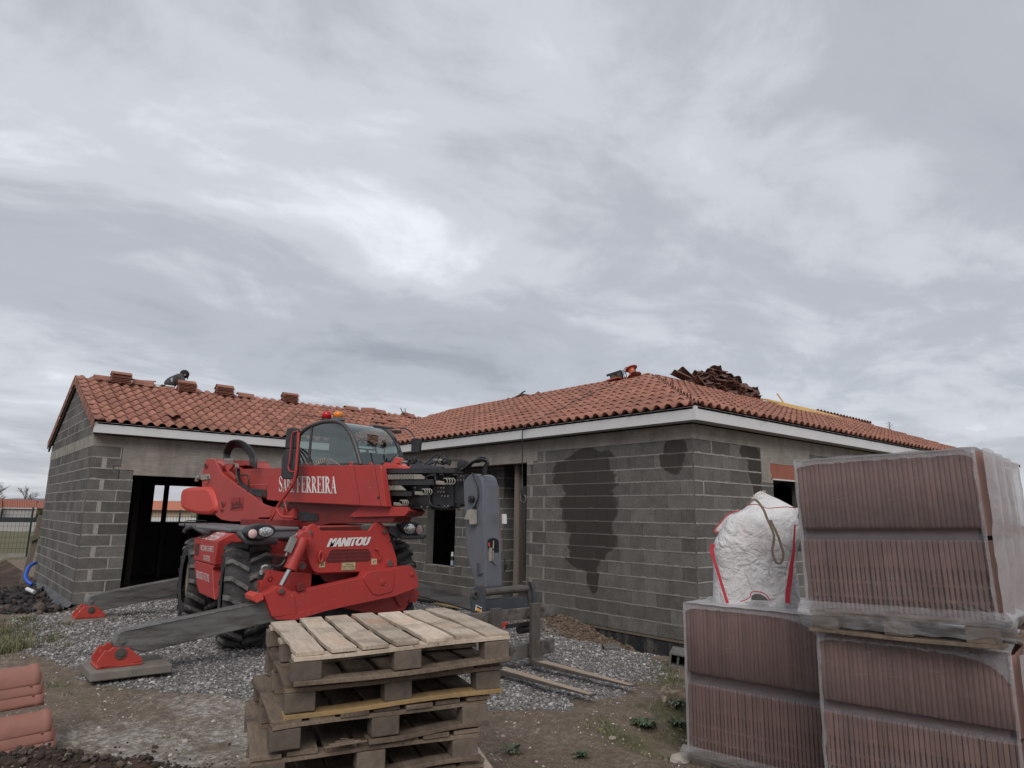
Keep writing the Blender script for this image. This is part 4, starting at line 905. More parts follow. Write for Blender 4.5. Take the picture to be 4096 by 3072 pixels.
pol(2.30, c7, [(390, 745), (400, 640), (490, 495), (690, 530), (720, 530), (1040, 543), (1105, 620), (1240, 640), (1700, 690), (2105, 700), (2085, 800), (2030, 870), (1985, 945), (1890, 955), (1600, 978), (1300, 918), (900, 840)], .17, M_RED, 'stabiliser_housing', .02, label='rear crossing red outrigger housing')
pol(2.28, c7, [(2092, 705), (2150, 742), (2112, 862), (2030, 852)], .22, M_RED, 'slide_block', .004, bev=.006)
pol(2.27, c7, [(1865, 770), (2085, 712), (2060, 800), (1960, 905), (1925, 890)], .02, M_RED, 'cheek_plate', .012, bev=.004)
pol(1.955, c7, [(795, 665), (880, 640), (895, 715), (800, 738)], .06, M_REDD, 'valve_box', .004)
# black box drawn as the dark, shaded void between plate and beams
b = MB(); b.b2((-4.9, 2.5, .35), (-4.0, 2.9, 1.05)); part(b, 'gap_shade_box', M_BLK)
# hydraulic cylinder
cyl_a, cyl_b, rod_b = PY(2.02, *mp(c7, (868, 150), (722, 480), (622, 668))); ax = (cyl_b-cyl_a).normalized()
b = MB(); b.cyl(cyl_a, cyl_b, .078, 24); b.cyl(cyl_b-ax*.03, cyl_b+ax*.012, .084, 24); b.cyl(cyl_b-ax*.16, cyl_b-ax*.15, .081, 24); b.tube([cyl_a+Vector((0, -.05, 0)), cyl_a+Vector((0, .10, 0))], .085, 20, smooth=False); hc = part(b, 'hydraulic_cylinder', M_RED, T, .004)
b = MB(); b.cyl(cyl_b, rod_b, .029, 20); part(b, 'piston_rod', M_CHR, hc, 0)
q_ = PY(1.97, *mp(c7, (762, 140), (690, 300))); b = MB(); b.bar(q_[0], q_[1], .075, .06, up=(0, 1, 0)); b.bar(q_[0]+Vector((.0, 0, .03)), q_[0]+Vector((0, 0, -.03)), .02, .03); b.cyl(q_[1], q_[1]+ax*.05, .012, 8); b.cyl(q_[0], q_[0]-ax*.05+Vector((.02, 0, 0)), .010, 8); b.cyl(q_[0]+Vector((-.04, 0, -.03)), q_[0]+Vector((-.06, 0, -.05)), .010, 8); part(b, 'valve_block', M_GREYL, hc)
b = MB(); b.tube(spline(PY(2.0, *mp(cW, (850, 862), (900, 858), (960, 868), (1010, 850), (1045, 800))), 5), .016, 8); part(b, 'hose', M_HOSE, T, 0)
b = MB(); b.tube(PY(2.0, *mp(cW, (822, 905), (828, 870), (855, 860), (905, 862))), .017, 8); b.cyl(*PY(2.0, *mp(cW, (822, 900), (815, 945))), .022, 8); part(b, 'hose_fitting', M_GREYL, T, 0)
b = MB(); b.bar(*PY(2.02, *mp(cW, (825, 925), (800, 990))), .07, .05, up=(0, 1, 0)); part(b, 'valve_block', M_BLK)
b = MB(); b.tube(spline(PY(2.25, *mp(c7, (1905, 400), (1960, 425), (2040, 410), (2090, 408), (2105, 440), (2110, 475))), 5), .011, 8); part(b, 'hose', M_HOSE, T, 0)
b = MB(); b.tube(spline(PY(2.15, *mp(c7, (1820, 180), (1870, 175), (1892, 155), (1870, 138))), 5), .012, 8); b.bar(*PY(2.2, *mp(c7, (1830, 110), (1870, 240))), .03, .03); part(b, 'hose', M_HOSE, T, 0)
# --- outrigger legs and feet
def leg(pts, y_, ext, feet, y0, y1, c_, pin1, pin2, r1, r2):
    b = MB(); b.poly(PY(y_, *mp(c_, *pts)), (0, ext, 0)); lg = part(b, 'outrigger_leg', M_STEEL, T, .012)
    tl_ = PY(y_, *mp(c_, *pts)); b = MB(); b.bar(tl_[1]+Vector((.03, -.002, -.006)), tl_[-1].lerp(tl_[-1], 1) if False else tl_[2]+Vector((0, -.002, -.006)), .010, .006); part(b, 'worn_edge', simple('scraped_bright_edge', (.42, .42, .41), (.12, .12, .115), 30, .4, metal=.5), lg, 0)
    q_ = PY(y0, *mp(c_, *feet)); b = MB(); b.poly(q_, (0, .025, 0)); b.poly([v+Vector((0, y1-y0, 0)) for v in q_], (0, .025, 0))
    zb = min(v.z for v in q_); xa, xb = min(v.x for v in q_), max(v.x for v in q_); b.b2((xa, y0, zb), (xb, y1+.025, zb+.025)); ft = part(b, 'outrigger_foot', simple('chipped_red_foot', (0.42, 0.05, 0.035), (0.34, 0.04, 0.03), 5, .5, dirt=(.42, .33, .26), dpos=(.60, .66), dscale=7), lg, .006)
    for (pp_, rr_, yy_, m_) in ((pin1, r1, y0, M_CAR), (pin2, r2, y_, M_STEEL)):
        p = PY(yy_, c_(*pp_))[0]; b = MB(); disc(b, p, (0, -1, 0), rr_, .012); disc(b, p+Vector((0, -.01, 0)), (0, -1, 0), rr_*.55, .012); part(b, 'pin', m_, lg, .003)
leg([(905, 630), (935, 612), (1960, 402), (2250, 348), (2300, 500), (2062, 552), (1085, 785), (990, 752), (870, 742), (863, 712)], 2.02, .17, [(762, 908), (738, 853), (800, 765), (830, 768), (862, 742), (985, 745), (1085, 828), (1083, 848)], 1.93, 2.24, cL, (920, 787), (933, 692), .055, .034)
leg([(1020, 1350), (1065, 1285), (1120, 1262), (2135, 1065), (2500, 995), (2500, 1190), (2135, 1250), (1200, 1455), (1120, 1410), (1020, 1400)], 6.42, .17, [(905, 1555), (880, 1533), (935, 1460), (1000, 1400), (1110, 1400), (1155, 1412), (1243, 1492), (1240, 1520)], 6.33, 6.62, c4, (1078, 1445), (1085, 1348), .050, .030)
q_ = PY(2.1, c6(1410, 1330), c6(1480, 1400)); zf = min(v.z for v in q_)
b = MB(); xr = q_[1].x; b.bar((-3.5, 2.42, .78), (xr-.30, 2.42, .36), .17, .24, up=(0, 1, 0)); lg = part(b, 'outrigger_leg', M_STEEL, T, .01)
b = MB()
for yy in (2.12, 2.56): b.poly([(xr-.62, yy, zf), (xr, yy, zf), (xr, yy, zf+.05), (xr-.18, yy, zf+.21), (xr-.44, yy, zf+.21), (xr-.62, yy, zf+.05)], (0, .025, 0))
b.b2((xr-.62, 2.12, zf), (xr, 2.58, zf+.025)); part(b, 'outrigger_foot', MATS['chipped_red_foot'], lg, .006)
# concrete slabs under the feet: things of their own
def slab(x0, x1, y0, y1, z0, z1, label, rz=0):
    o = thing('concrete_slab', label, 'slab', ((x0+x1)/2, (y0+y1)/2, z0), rz, group='slabs under the outrigger feet'); b = MB(); b.b2((-(x1-x0)/2, -(y1-y0)/2, 0), ((x1-x0)/2, (y1-y0)/2, z1-z0)); b.build('slab', simple('slab_concrete', (0.20, 0.175, 0.15), (0.13, 0.112, 0.097), 5, .9, .4, 30), o, bevel=.012, local=True); return o
fq = PY(1.93, cL(762, 908), cL(1085, 848)); z1 = fq[0].z-.002; cc_ = fq[0].lerp(fq[1], .5)
slab(fq[0].x-.10, fq[1].x+.26, 1.80, 2.45, z1-.085, z1, 'thick concrete slab under the nearest outrigger foot')
fq = PY(6.33, c4(905, 1555), c4(1240, 1520)); z1 = min(fq[0].z, fq[1].z)-.002; slab(fq[0].x-.20, fq[1].x+.18, 6.22, 6.80, z1-.10, z1, 'concrete slab under the far outrigger foot by the garage corner')
slab(xr-.75, xr+.55, 2.0, 2.7, zf-.09, zf-.002, 'concrete slab under the outrigger foot behind the forks')
# --- fenders, bumper tubes, lamps
M_PLAL = simple('grey_fender_plastic', (0.13, 0.125, 0.134), (0.10, 0.097, 0.104), 3, 0.5, 0.1, 60)
qf = PY(2.42, *mp(cW, (590, 520), (700, 503), (1150, 493), (1172, 520), (1155, 592), (960, 602), (740, 605), (690, 600), (640, 575))); b = MB(); b.poly(qf, (0, .05, 0)); b.poly([(qf[0].x-.10, 2.40, qf[1].z-.01), (qf[3].x, 2.40, qf[2].z), (qf[3].x, 3.75, qf[2].z), (qf[0].x-.10, 3.75, qf[1].z-.0)], (0, 0, -.04)); part(b, 'fender', M_PLAL, T, .015)
pth = PY(2.75, cW(492, 520))+PY(2.6, cW(592, 528))+PY(2.2, *mp(cW, (628, 575), (678, 628), (730, 636), (962, 632))); b = MB(); b.tube(pth, .036, 12); part(b, 'bumper_tube', M_PLAS, T, 0)
qf = PY(5.0, *mp(cW, (180, 476), (300, 468), (620, 468), (600, 505), (500, 530), (275, 535), (225, 508))); b = MB(); b.poly(qf, (0, .04, 0)); b.poly([(qf[0].x+.04, 5.0, qf[1].z-.01), (qf[2].x, 5.0, qf[2].z), (qf[2].x, 6.3, qf[2].z), (qf[0].x+.12, 6.3, qf[1].z-.01)], (0, 0, -.04)); part(b, 'fender', M_PLAL, T, .015)
pth = PY(5.5, cW(85, 548), cW(108, 505))+PY(5.25, cW(178, 482))+PY(4.97, cW(212, 512), cW(265, 540), cW(330, 545)); b = MB(); b.tube(pth, .034, 12); part(b, 'bumper_tube', M_PLAS, T, 0)
b = MB(); b.tube(PY(5.4, *mp(cW, (90, 505), (92, 440), (120, 433), (295, 433), (305, 460))), .009, 6); part(b, 'wire_bracket', M_BLK, T, 0)
def lamp(c_, ce, rx, ry, tilt, l1, r1, l2, r2, y0, s_):
    px = lambda p: PY(y0, c_(*p))[0]
    k = (px((ce[0]+100, ce[1]))-px(ce)).length/100
    C0 = px(ce); b = MB()
    ring = [C0+Vector((rx*k*math.cos(a)*math.cos(tilt)-ry*k*math.sin(a)*math.sin(tilt), 0, rx*k*math.cos(a)*math.sin(tilt)+ry*k*math.sin(a)*math.cos(tilt))) for a in [2*math.pi*i/28 for i in range(28)]]
    b.poly(ring, (0, .16, 0)); h = part(b, 'headlight', M_BLK, T, .02)
    for (l_, (ra, rb), m_) in ((l1, r1, M_LAMP), (l2, r2, M_IND)):
        q_ = px(l_)+Vector((0, -.004, 0)); vs = [q_+Vector((0, -.02, 0))]; n = 24
        for f_ in (.55, 1.0):
            for i in range(n):
                a = 2*math.pi*i/n; vs.append(q_+Vector((ra*k*f_*math.cos(a), -.02*(1-f_*f_), rb*k*f_*math.sin(a))))
        b = MB(); b.add(vs, [(0, 1+(i+1) % n, 1+i) for i in range(n)]+[(1+i, 1+(i+1) % n, 1+n+(i+1) % n, 1+n+i) for i in range(n)], smooth=True); part(b, 'lens', m_, h, 0)
        b = MB(); b.tube([q_+Vector((ra*k*1.04*math.cos(a), 0, rb*k*1.04*math.sin(a))) for a in [2*math.pi*i/24 for i in range(24)]], .004, 6, closed=True); part(b, 'lens_ring', M_BLK, h, 0)
lamp(cW, (818, 537), 143, 72, .05, (862, 538), (70, 45), (735, 555), (42, 42), 2.06, 1)
lamp(c5, (188, 1335), 172, 86, -.15, (140, 1345), (86, 62), (286, 1358), (50, 62), 2.06, 1)
b = MB(); b.cyl(*PY(2.1, *mp(c5, (10, 1470), (340, 1465))), .034, 14); b.poly(PY(2.14, *mp(cA, (1505, 838), (1575, 838), (1600, 905), (1560, 915), (1505, 880))), (0, .14, 0)); part(b, 'bumper_tube', M_PLAS, T, .004)
b = MB(); b.b2((-4.05, 2.35, 1.44), (-3.2, 3.8, 1.50)); part(b, 'fender', M_PLAS, T, .02)
# --- side tank between the left wheels
X5 = lambda *pp: [Vector(P(*q_, X=-5.52)) for q_ in pp]
cP = crop(760, 2110, .18692)
b = MB(); up_ = X5(*mp(cP, (92, 230), (82, 690), (520, 805), (600, 300))); b.poly([up_[0], up_[1], up_[2], up_[3]], (.5, 0, 0)); tank = part(b, 'side_tank', M_RED, T, .012, label='red side cover with white firm lettering')
tp = [up_[0], up_[3], up_[3]+Vector((.22, 0, .115)), up_[0]+Vector((.22, 0, .115))]; b = MB(); b.add(tp+[v+Vector((.28, 0, 0)) for v in tp[2:]]+[up_[0]+Vector((.5, 0, 0)), up_[3]+Vector((.5, 0, 0))], [(0, 1, 2, 3), (3, 2, 4, 5), (1, 7, 4, 2), (0, 3, 5, 6)]); part(b, 'cover_top', M_RED, tank, .004)
lo = X5(*mp(cP, (118, 712), (85, 770), (100, 930), (150, 1250), (190, 1395), (520, 1545), (490, 1300), (480, 900), (530, 825))); b = MB(); b.poly(lo, (.5, 0, 0)); part(b, 'lower_cover', M_RED, tank, .01)
b = MB(); b.poly([v+Vector((-.003, 0, 0)) for v in X5(*mp(cP, (115, 340), (108, 600), (185, 612), (208, 350)))], (.004, 0, 0)); part(b, 'vent_grille', M_DECAL, tank, 0)
def sidetext(s_, a, b_, up, nm='side_lettering', par=None):
    A0, B0, U0 = [v+Vector((-.002, 0, 0)) for v in X5(*mp(cP, a, b_, up))]; text_obj(s_, nm, M_LET, tank, A0, B0, U0-A0, thick=.003)
sidetext('MA\u00c7ONNERIE CHARPENTE', (232, 485), (510, 530), (238, 365)); sidetext('COUVERTURE', (292, 695), (430, 730), (298, 580)); sidetext('BRIOUDE-71-97.7.902', (152, 1075), (422, 1170), (150, 915))
A0 = up_[0].lerp(up_[3], .12)+Vector((-.002, 0, -.01)); B0 = up_[0].lerp(up_[3], .83)+Vector((-.002, 0, -.01)); text_obj('SARL FERREIRA', 'side_lettering', M_LET, tank, A0+Vector((.01, 0, .012)), B0+Vector((.01, 0, .012)), Vector((.19, 0, .10)), thick=.004)
b = MB(); b.poly([(-5.5, 4.36, .55), (-4.95, 4.36, .55), (-4.95, 4.36, 1.42), (-5.3, 4.36, 1.44), (-5.5, 4.36, 1.33)], (0, .03, 0)); part(b, 'tank_front', M_REDD, tank)
p = Vector((-5.35, 4.352, 1.27)); b = MB(); b.poly([p+Vector((-.05, 0, 0)), p+Vector((.05, 0, 0)), p+Vector((0, 0, .085))], (0, .004, 0)); part(b, 'warning_triangle', M_YEL, tank, 0)
# --- slewing turret
def pk(k, c_, pts, ext, mat, name, r=0, bev=.006, label=None, parent=None):
    q_ = Pk(k, *mp(c_, *pts)) if c_ else Pk(k, *pts); q_ = rounded(q_, r) if r else q_; b = MB(); b.poly(q_, -nv*ext); return part(b, name, mat, parent, bev, label)
side = pk(.10, cB, [(575, 500), (690, 725), (870, 860), (1100, 1020), (1290, 1165), (1330, 1182), (1420, 1205), (1412, 1340), (1395, 1362), (1225, 1365), (1222, 1412), (1110, 1424), (830, 1422), (680, 1395), (600, 1335), (560, 1210), (520, 1000), (395, 905), (400, 740), (420, 600), (450, 525), (500, 495)], .045, M_REDF, 'turret_side', .03, label='large curved red turret side plate with small house emblem')
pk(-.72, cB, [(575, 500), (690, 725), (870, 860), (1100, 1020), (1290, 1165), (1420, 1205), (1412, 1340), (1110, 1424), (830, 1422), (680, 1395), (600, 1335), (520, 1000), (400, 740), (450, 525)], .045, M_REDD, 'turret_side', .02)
pk(.085, cB, [(1110, 1402), (1395, 1400), (1400, 1205), (1605, 1215), (1592, 1442), (1112, 1436)], .10, M_REDF, 'turret_base_rim', .01)
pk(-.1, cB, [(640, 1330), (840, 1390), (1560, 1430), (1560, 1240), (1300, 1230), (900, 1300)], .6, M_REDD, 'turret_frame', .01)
b = MB(); b.cyl((-4.52, 4.45, 1.56), (-4.52, 4.45, 1.66), .60, 32); part(b, 'turret_floor', M_REDD)
cw = Pk(.16, *mp(cB, (62, 1150), (68, 1020), (95, 945), (180, 915), (470, 905), (535, 975), (588, 1160), (585, 1275), (500, 1330), (330, 1320), (150, 1278), (82, 1220))); b = MB(); b.poly(rounded(cw, .09, 4), -nv*.95); part(b, 'counterweight', M_REDP, T, .07, label='bulky rounded orange-red counterweight at the rear')
for (xy, r, m_) in (((462, 598), .045, M_BLK), ((712, 1158), .045, M_CAR), ((697, 1255), .026, M_BLK)):
    p = Pk(.105, cB(*xy))[0]; b = MB(); disc(b, p, nv, r*1.25, .015); part(b, 'boss', M_REDF, side, .003); b = MB(); disc(b, p+nv*.012, nv, r*.8, .012); part(b, 'pin', m_, side, .002)
p = Pk(.12, *mp(cB, (375, 735), (500, 722), (505, 800), (380, 815))); b = MB(); b.poly(p, -nv*.10); wl = part(b, 'lamp_box', M_CREAM, T, .006); b = MB(); b.cyl(*Pk(.07, *mp(cB, (375, 770), (335, 775))), .035, 12); b.cyl(*Pk(.07, *mp(cB, (335, 775), (318, 825))), .034, 12); part(b, 'lamp_head', M_GREYL, wl, .002)
b = MB(); b.tube(spline(Pk(.13, *mp(cB, (470, 770), (495, 765), (500, 830), (475, 875), (450, 870))), 4), .006, 6); part(b, 'cable', M_HOSE, side, 0)
# emblem: a small house with a tower
em = pk(.1035, cB, [(820, 1075), (1017, 1063), (1002, 1262), (808, 1268)], .003, simple('emblem_red', (0.30, 0.028, 0.024), (0.26, 0.025, 0.02), 5, .5), 'emblem', 0, 0, parent=side)
for pts_ in ([(840, 1170), (870, 1160), (985, 1155), (998, 1185), (995, 1215), (850, 1225), (835, 1195)], [(940, 1150), (943, 1090), (950, 1065), (957, 1090), (958, 1150)], [(895, 1140), (915, 1128), (935, 1142), (932, 1155), (897, 1158)], [(815, 1240), (850, 1215), (1003, 1205), (1002, 1220), (905, 1232), (830, 1252)], [(822, 1160), (845, 1135), (860, 1160), (850, 1175)]):
    q_ = Pk(.1060, *mp(cB, *pts_)); b = MB(); b.poly(q_, -nv*.002); part(b, 'emblem_print', M_DECAL, em, 0)
for i in range(4): q_ = Pk(.1085, *mp(cB, (862+i*33, 1212), (880+i*33, 1211), (880+i*33, 1188), (871+i*33, 1182), (862+i*33, 1190))); b = MB(); b.poly(q_, -nv*.002); part(b, 'emblem_arch', MATS['emblem_red'], em, 0)
# boom rear section and details
pk(-.14, cB, [(590, 520), (640, 520), (700, 560), (905, 600), (945, 650), (1570, 632), (1640, 1100), (1360, 1095), (1100, 1010), (900, 820), (700, 700), (610, 560)], .42, M_REDF, 'boom_base', .01)
pk(-.02, cB, [(585, 520), (715, 600), (690, 672), (660, 660)], .30, M_REDF, 'pivot_bracket', .005)
pk(.0, cB, [(722, 585), (865, 578), (793, 676), (908, 800), (878, 806), (765, 705)], .04, M_REDF, 'pivot_bracket', .004)
pk(-.03, cB, [(690, 690), (760, 690), (850, 770), (915, 860), (900, 880), (820, 820)], .10, M_REDP, 'lift_cylinder', .02)
pk(-.16, cB, [(1000, 545), (1140, 548), (1200, 632), (1180, 640), (1100, 600), (1000, 580)], .3, M_REDF, 'boom_top_cover', .01)
pk(-.18, cB, [(560, 500), (740, 515), (1150, 530), (1150, 600), (700, 600), (600, 560)], .3, M_REDF, 'boom_top_cover', .01)
b = MB()
for i in range(7):
    k = .03-.03*i; f_ = 1-.058*i; b.tube(spline(Pk(k, *mp(cB, *[(960+(x_-960)*f_, 500+(y_-500)*f_) for (x_, y_) in ((732, 505), (720, 420), (752, 320), (805, 250), (885, 226), (985, 240), (1078, 300), (1145, 385), (1182, 470), (1196, 555), (1192, 640))])), 5), .0165, 8)
part(b, 'hose_arch', M_HOSE, T, 0)
b = MB()
for i in range(7): x_ = 735+i*19; b.cyl(*Pk(.03-.02*i, *mp(cB, (x_, 490), (x_, 535))), .010, 8); b.cyl(*Pk(.03-.02*i, *mp(cB, (x_+4, 545), (x_+4, 572))), .011, 6)
for i in range(3): x_ = 885+i*20; b.tube(Pk(.02, *mp(cB, (850, 565+i*3), (x_, 572), (x_+8, 600), (x_+8, 640))), .008, 6)
part(b, 'hose_coupling', M_GREYL, T, 0)
b = MB()
for i in range(6):
    k = .03-.012*i; b.tube(spline(Pk(k, *mp(cB, (905+i*8, 640), (915+i*7, 760), (960+i*6, 880-i*6), (1060+i*5, 985-i*12), (1180, 1035-i*17), (1375, 1060-i*18))), 5), .015, 7)
b.tube(spline(Pk(.06, *mp(cB, (975, 740), (1050, 735), (1085, 790), (1080, 915))), 5), .014, 7); part(b, 'hose_bundle', M_HOSE, T, 0)
b = MB(); b.tube(Pk(.08, *mp(cB, (1065, 990), (1115, 885), (1365, 880), (1268, 1085))), .011, 6); part(b, 'hose_guide', M_REDF, T, 0)
# lettered boom cover
cov = MB(); cpts = Pk(.16, cB(1372, 755), cB(1560, 640), cC(280, 832), cC(1328, 820), cC(1405, 1347), cC(130, 1283), cB(1355, 1105)); cov.poly(cpts, -nv*.10); cov = part(cov, 'boom_cover', M_RED, T, .006, label='flat red boom cover with large white serif lettering')
b = MB()
for seg in ([(1000, 835), (1012, 900), (1018, 960), (1035, 1050), (1048, 1140), (1068, 1240), (1070, 1325)], [(1262, 835), (1280, 960), (1295, 1080), (1318, 1200), (1338, 1338)]):
    q_ = Pk(.1605, *mp(cC, *seg))
    for i in range(len(q_)-1): b.bar(q_[i], q_[i+1], .006, .002, up=nv)
part(b, 'seam', M_PRINT, cov, 0)
p = Pk(.162, cC(1306, 1233))[0]; b = MB(); disc(b, p, nv, .018, .006, 12); part(b, 'bolt', M_BLK, cov, 0)
# serif capitals from strokes
def glyph(ch):
    th, tn, s = .20, .07, .05   # thick stem, thin stroke
    R = []
    def st(x0, y0, x1, y1, w): R.append(((x0, y0), (x1, y1), w))
    def serif(x, y, w=.36): st(x-w/2, y, x+w/2, y, .05)
    if ch in 'FEILR':
        x = .18; st(x, 0, x, 1, th); serif(x, .025, .38); serif(x, .975, .38)
    if ch == 'I': return R, .42
    if ch == 'L': st(.18, .03, .62, .03, .06); st(.62, 0, .64, .22, .06); return R, .72
    if ch in 'FE':
        st(.18, .97, .62, .97, .06); st(.62, .78, .62, 1, .06); st(.18, .52, .48, .52, .055); st(.48, .40, .48, .64, .05)
        if ch == 'E': st(.18, .03, .66, .03, .06); st(.66, 0, .68, .24, .06)
        return R, .76
    if ch == 'R':
        a = [(.18+.32*math.sin(t_*math.pi/8)*(1.25 if 1 else 1), .74+.235*math.cos(t_*math.pi/8)) for t_ in range(9)]
        for i in range(8): st(*a[i], *a[i+1], .06+.12*math.sin((i+.5)*math.pi/8))
        st(.36, .50, .68, .03, .17); serif(.72, .025, .22); return R, .86
    if ch == 'A': st(.12, .02, .40, .98, .06); st(.40, 1.0, .66, .02, .19); st(.22, .34, .56, .34, .05); serif(.12, .025, .26); serif(.68, .025, .30); return R, .86
    if ch == 'S':
        a = [(.60, .78), (.52, .93), (.36, .975), (.20, .90), (.15, .74), (.24, .60), (.40, .50), (.55, .38), (.60, .22), (.50, .07), (.34, .025), (.18, .08), (.12, .24)]
        for i in range(12): st(*a[i], *a[i+1], .06+.12*math.exp(-((i-5.5)/2.2)**2))
        st(.60, .72, .62, 1.0, .05); st(.10, 0, .12, .28, .05); return R, .76
def letter_run(word, org, ux_, uy_, h, hs, thick, parent, kx=1.0):
    x = 0
    for i, ch in enumerate(word):
        if ch == ' ': x += .34*h*kx; continue
        hh = h if (i in hs) else h*.80; R_, wd = glyph(ch); b = MB()
        for (p0, p1, w_) in R_:
            a = org+ux_*(x+p0[0]*hh*kx)+uy_*(p0[1]*hh); c_ = org+ux_*(x+p1[0]*hh*kx)+uy_*(p1[1]*hh); d = c_-a; d.normalize(); nn = ux_.cross(uy_).normalized(); sd_ = nn.cross(d); horiz = abs(d.dot(ux_))
            w2 = w_*hh*(kx*(1-horiz)+1.0*horiz)/2
            b.add([a+sd_*w2+nn*thick, a-sd_*w2+nn*thick, c_-sd_*w2+nn*thick, c_+sd_*w2+nn*thick], [(0, 1, 2, 3)])
            thick += .00003
        part(b, 'cover_letter', M_LET, parent, 0); x += wd*hh*kx
    return x
s0, s1, s2 = Pk(.162, cC(45, 1158), cC(785, 1182), cC(780, 968)); ux_ = (s1-s0); LL = ux_.length; ux_.normalize(); uy_ = (s2-s1); hgt = uy_.length*1.0; uy_.normalize()
tot = 0
for i, ch in enumerate('SARL FERREIRA'): tot += .34 if ch == ' ' else glyph(ch)[1]*(1 if i in (0, 5, 6, 7, 8, 9, 10, 11, 12) else .8)
letter_run('SARL FERREIRA', s0, ux_, uy_, hgt, (0, 5, 6, 7, 8, 9, 10, 11, 12), .001, cov, kx=LL/(tot*hgt))
b = MB()
for xy in ((405, 822), (962, 808), (1212, 815)):
    p = Pk(.13, cC(*xy))[0]; b.tube([p+bv*(.026*math.cos(a))+ZV*(.026*math.sin(a)) for a in [i*math.pi/6 for i in range(12)]], .008, 6, closed=True)
part(b, 'lifting_ring', M_REDP, cov, 0)
b = MB(); q_ = Pk(.02, *mp(cC, (550, 742), (680, 822), (690, 738), (822, 822)))
b.bar(q_[0], q_[1], .012, .012); b.bar(q_[2], q_[3], .012, .012)
for f_ in (.05, .3, .55, .8): b.bar(q_[0].lerp(q_[1], f_), q_[2].lerp(q_[3], f_), .014, .010)
part(b, 'energy_chain', M_GREYL, T, 0)
b = MB()
for i in range(5): p = Pk(.06, cC(515+i*26, 800-i*9))[0]; b.tube([p+bv*(.022*math.cos(a))+ZV*(.034*math.sin(a)) for a in [j*math.pi/6 for j in range(12)]], .007, 6, closed=True)
part(b, 'hose_loop', M_CREAM, T, 0)
# tub under the boom
pk(.02, cC, [(105, 1545), (100, 1380), (180, 1290), (1400, 1350), (1600, 1345), (1690, 1405), (1640, 1468), (1515, 1482), (1490, 1542), (700, 1562), (300, 1640)], .30, M_REDD, 'turret_tub', .02)
pk(.06, cC, [(945, 1460), (1090, 1340), (1660, 1350), (1690, 1400), (1640, 1465), (1060, 1478), (990, 1480)], .05, M_RED, 'turret_step', .02)
pk(.03, cC, [(245, 1440), (330, 1400), (540, 1440), (545, 1530), (240, 1535)], .03, M_BLK, 'opening', .01, bev=0)  # black plate on the tub, painted as the dark of a hole
pk(.0, cB, [(1200, 1440), (2250, 1465), (1900, 1520), (1210, 1500)], .7, M_BLK, 'slew_bearing', .01, bev=0)
pk(.08, cB, [(1610, 1340), (1745, 1230), (1760, 1380), (1700, 1410), (1600, 1400)], .06, M_RED, 'mirror_bracket', .01)
# mirror on a red tube arm
b = MB(); b.tube(rounded(Pk(.42, *mp(cB, (1822, 85), (1812, 300), (1782, 700), (1735, 890), (1600, 1075), (1500, 1210), (1525, 1300), (1590, 1358), (1745, 1362))), .05)[2:-2], .020, 10); b.tube(rounded(Pk(.42, *mp(cB, (1822, 92), (1740, 105), (1718, 180), (1688, 540), (1665, 620), (1690, 682), (1760, 692))), .03)[2:-2], .011, 8)
b.tube(Pk(.42, *mp(cB, (1730, 800), (1600, 1060), (1480, 1290), (1415, 1405))), .010, 6); b.tube(Pk(.42, *mp(cB, (1600, 1090), (1635, 1200), (1665, 1345))), .011, 6); arm = part(b, 'mirror_arm', M_RED, T, 0)
for pts_ in ([(1645, 45), (1700, 35), (1790, 45), (1806, 75), (1785, 345), (1615, 350), (1630, 180)], [(1608, 372), (1700, 340), (1808, 350), (1800, 480), (1770, 770), (1740, 800), (1580, 795), (1558, 750), (1572, 500)]):
    q_ = Pk(.40, *mp(cB, *pts_)); b = MB(); b.poly(rounded(q_, .02), -nv*.06); part(b, 'mirror', M_BLK, arm, .015)
# --- cab
KN, KF = -.52, -1.42
prof = mp(cC, (268, 835), (275, 700), (290, 560), (312, 440), (380, 372), (450, 330), (520, 303), (600, 280), (680, 270), (745, 270), (810, 282), (860, 308), (905, 350), (945, 405), (980, 475), (1012, 560), (1042, 660), (1068, 750), (1085, 825))
near = Pk(KN, *prof); far = [v-nv*(KN-KF) for v in near]; cen = sum(near, Vector())/len(near)
near2 = spline(near, 3); far2 = spline(far, 3)
b = MB(); b.tube(near2, .036, 8); cabf = part(b, 'cab', M_CABF, T, 0, label='rounded grey-framed cab with tinted glass')
b = MB(); b.tube(far2, .034, 8); part(b, 'window_frame', M_CABF, cabf, 0)
b = MB()
for v in (near[0], near[-1]): b.bar(v, v-nv*(KN-KF), .06, .06)
b.bar(near[0], near[-1], .05, .08); b.bar(far[0], far[-1], .05, .08); b.bar(near[5].lerp(near[6], .3), near[0].lerp(near[-1], .20), .045, .03, up=nv); b.bar(far[5], far[0].lerp(far[-1], .20), .045, .03, up=nv); b.bar(near[4], far[4], .05, .05); part(b, 'cab_pillar', M_CABF, cabf, .008)
ins = lambda L: [v.lerp(sum(L, Vector())/len(L), .015) for v in L]
b = MB(); b.add(ins(near), [tuple(range(len(near)))]); part(b, 'side_window', M_GLASS, cabf, 0)
b = MB(); b.add(ins(far), [tuple(range(len(far)))]); part(b, 'side_window', M_GLASS, cabf, 0)
i0 = 10; b = MB(); m_ = len(near)-i0
i8 = 9*3
b.add([near2[i] for i in range(i8, len(near2))]+[far2[i] for i in range(i8, len(near2))], [(i, i+1, len(near2)-i8+i+1, len(near2)-i8+i) for i in range(len(near2)-i8-1)], smooth=True); part(b, 'windscreen', M_GLASS, cabf, 0)
b = MB(); b.add([near2[i] for i in range(3*3, i8+1)]+[far2[i] for i in range(3*3, i8+1)], [(i, i+1, i8-8+i+1, i8-8+i) for i in range(i8-9)]); part(b, 'roof_panel', M_CABF, cabf, 0)
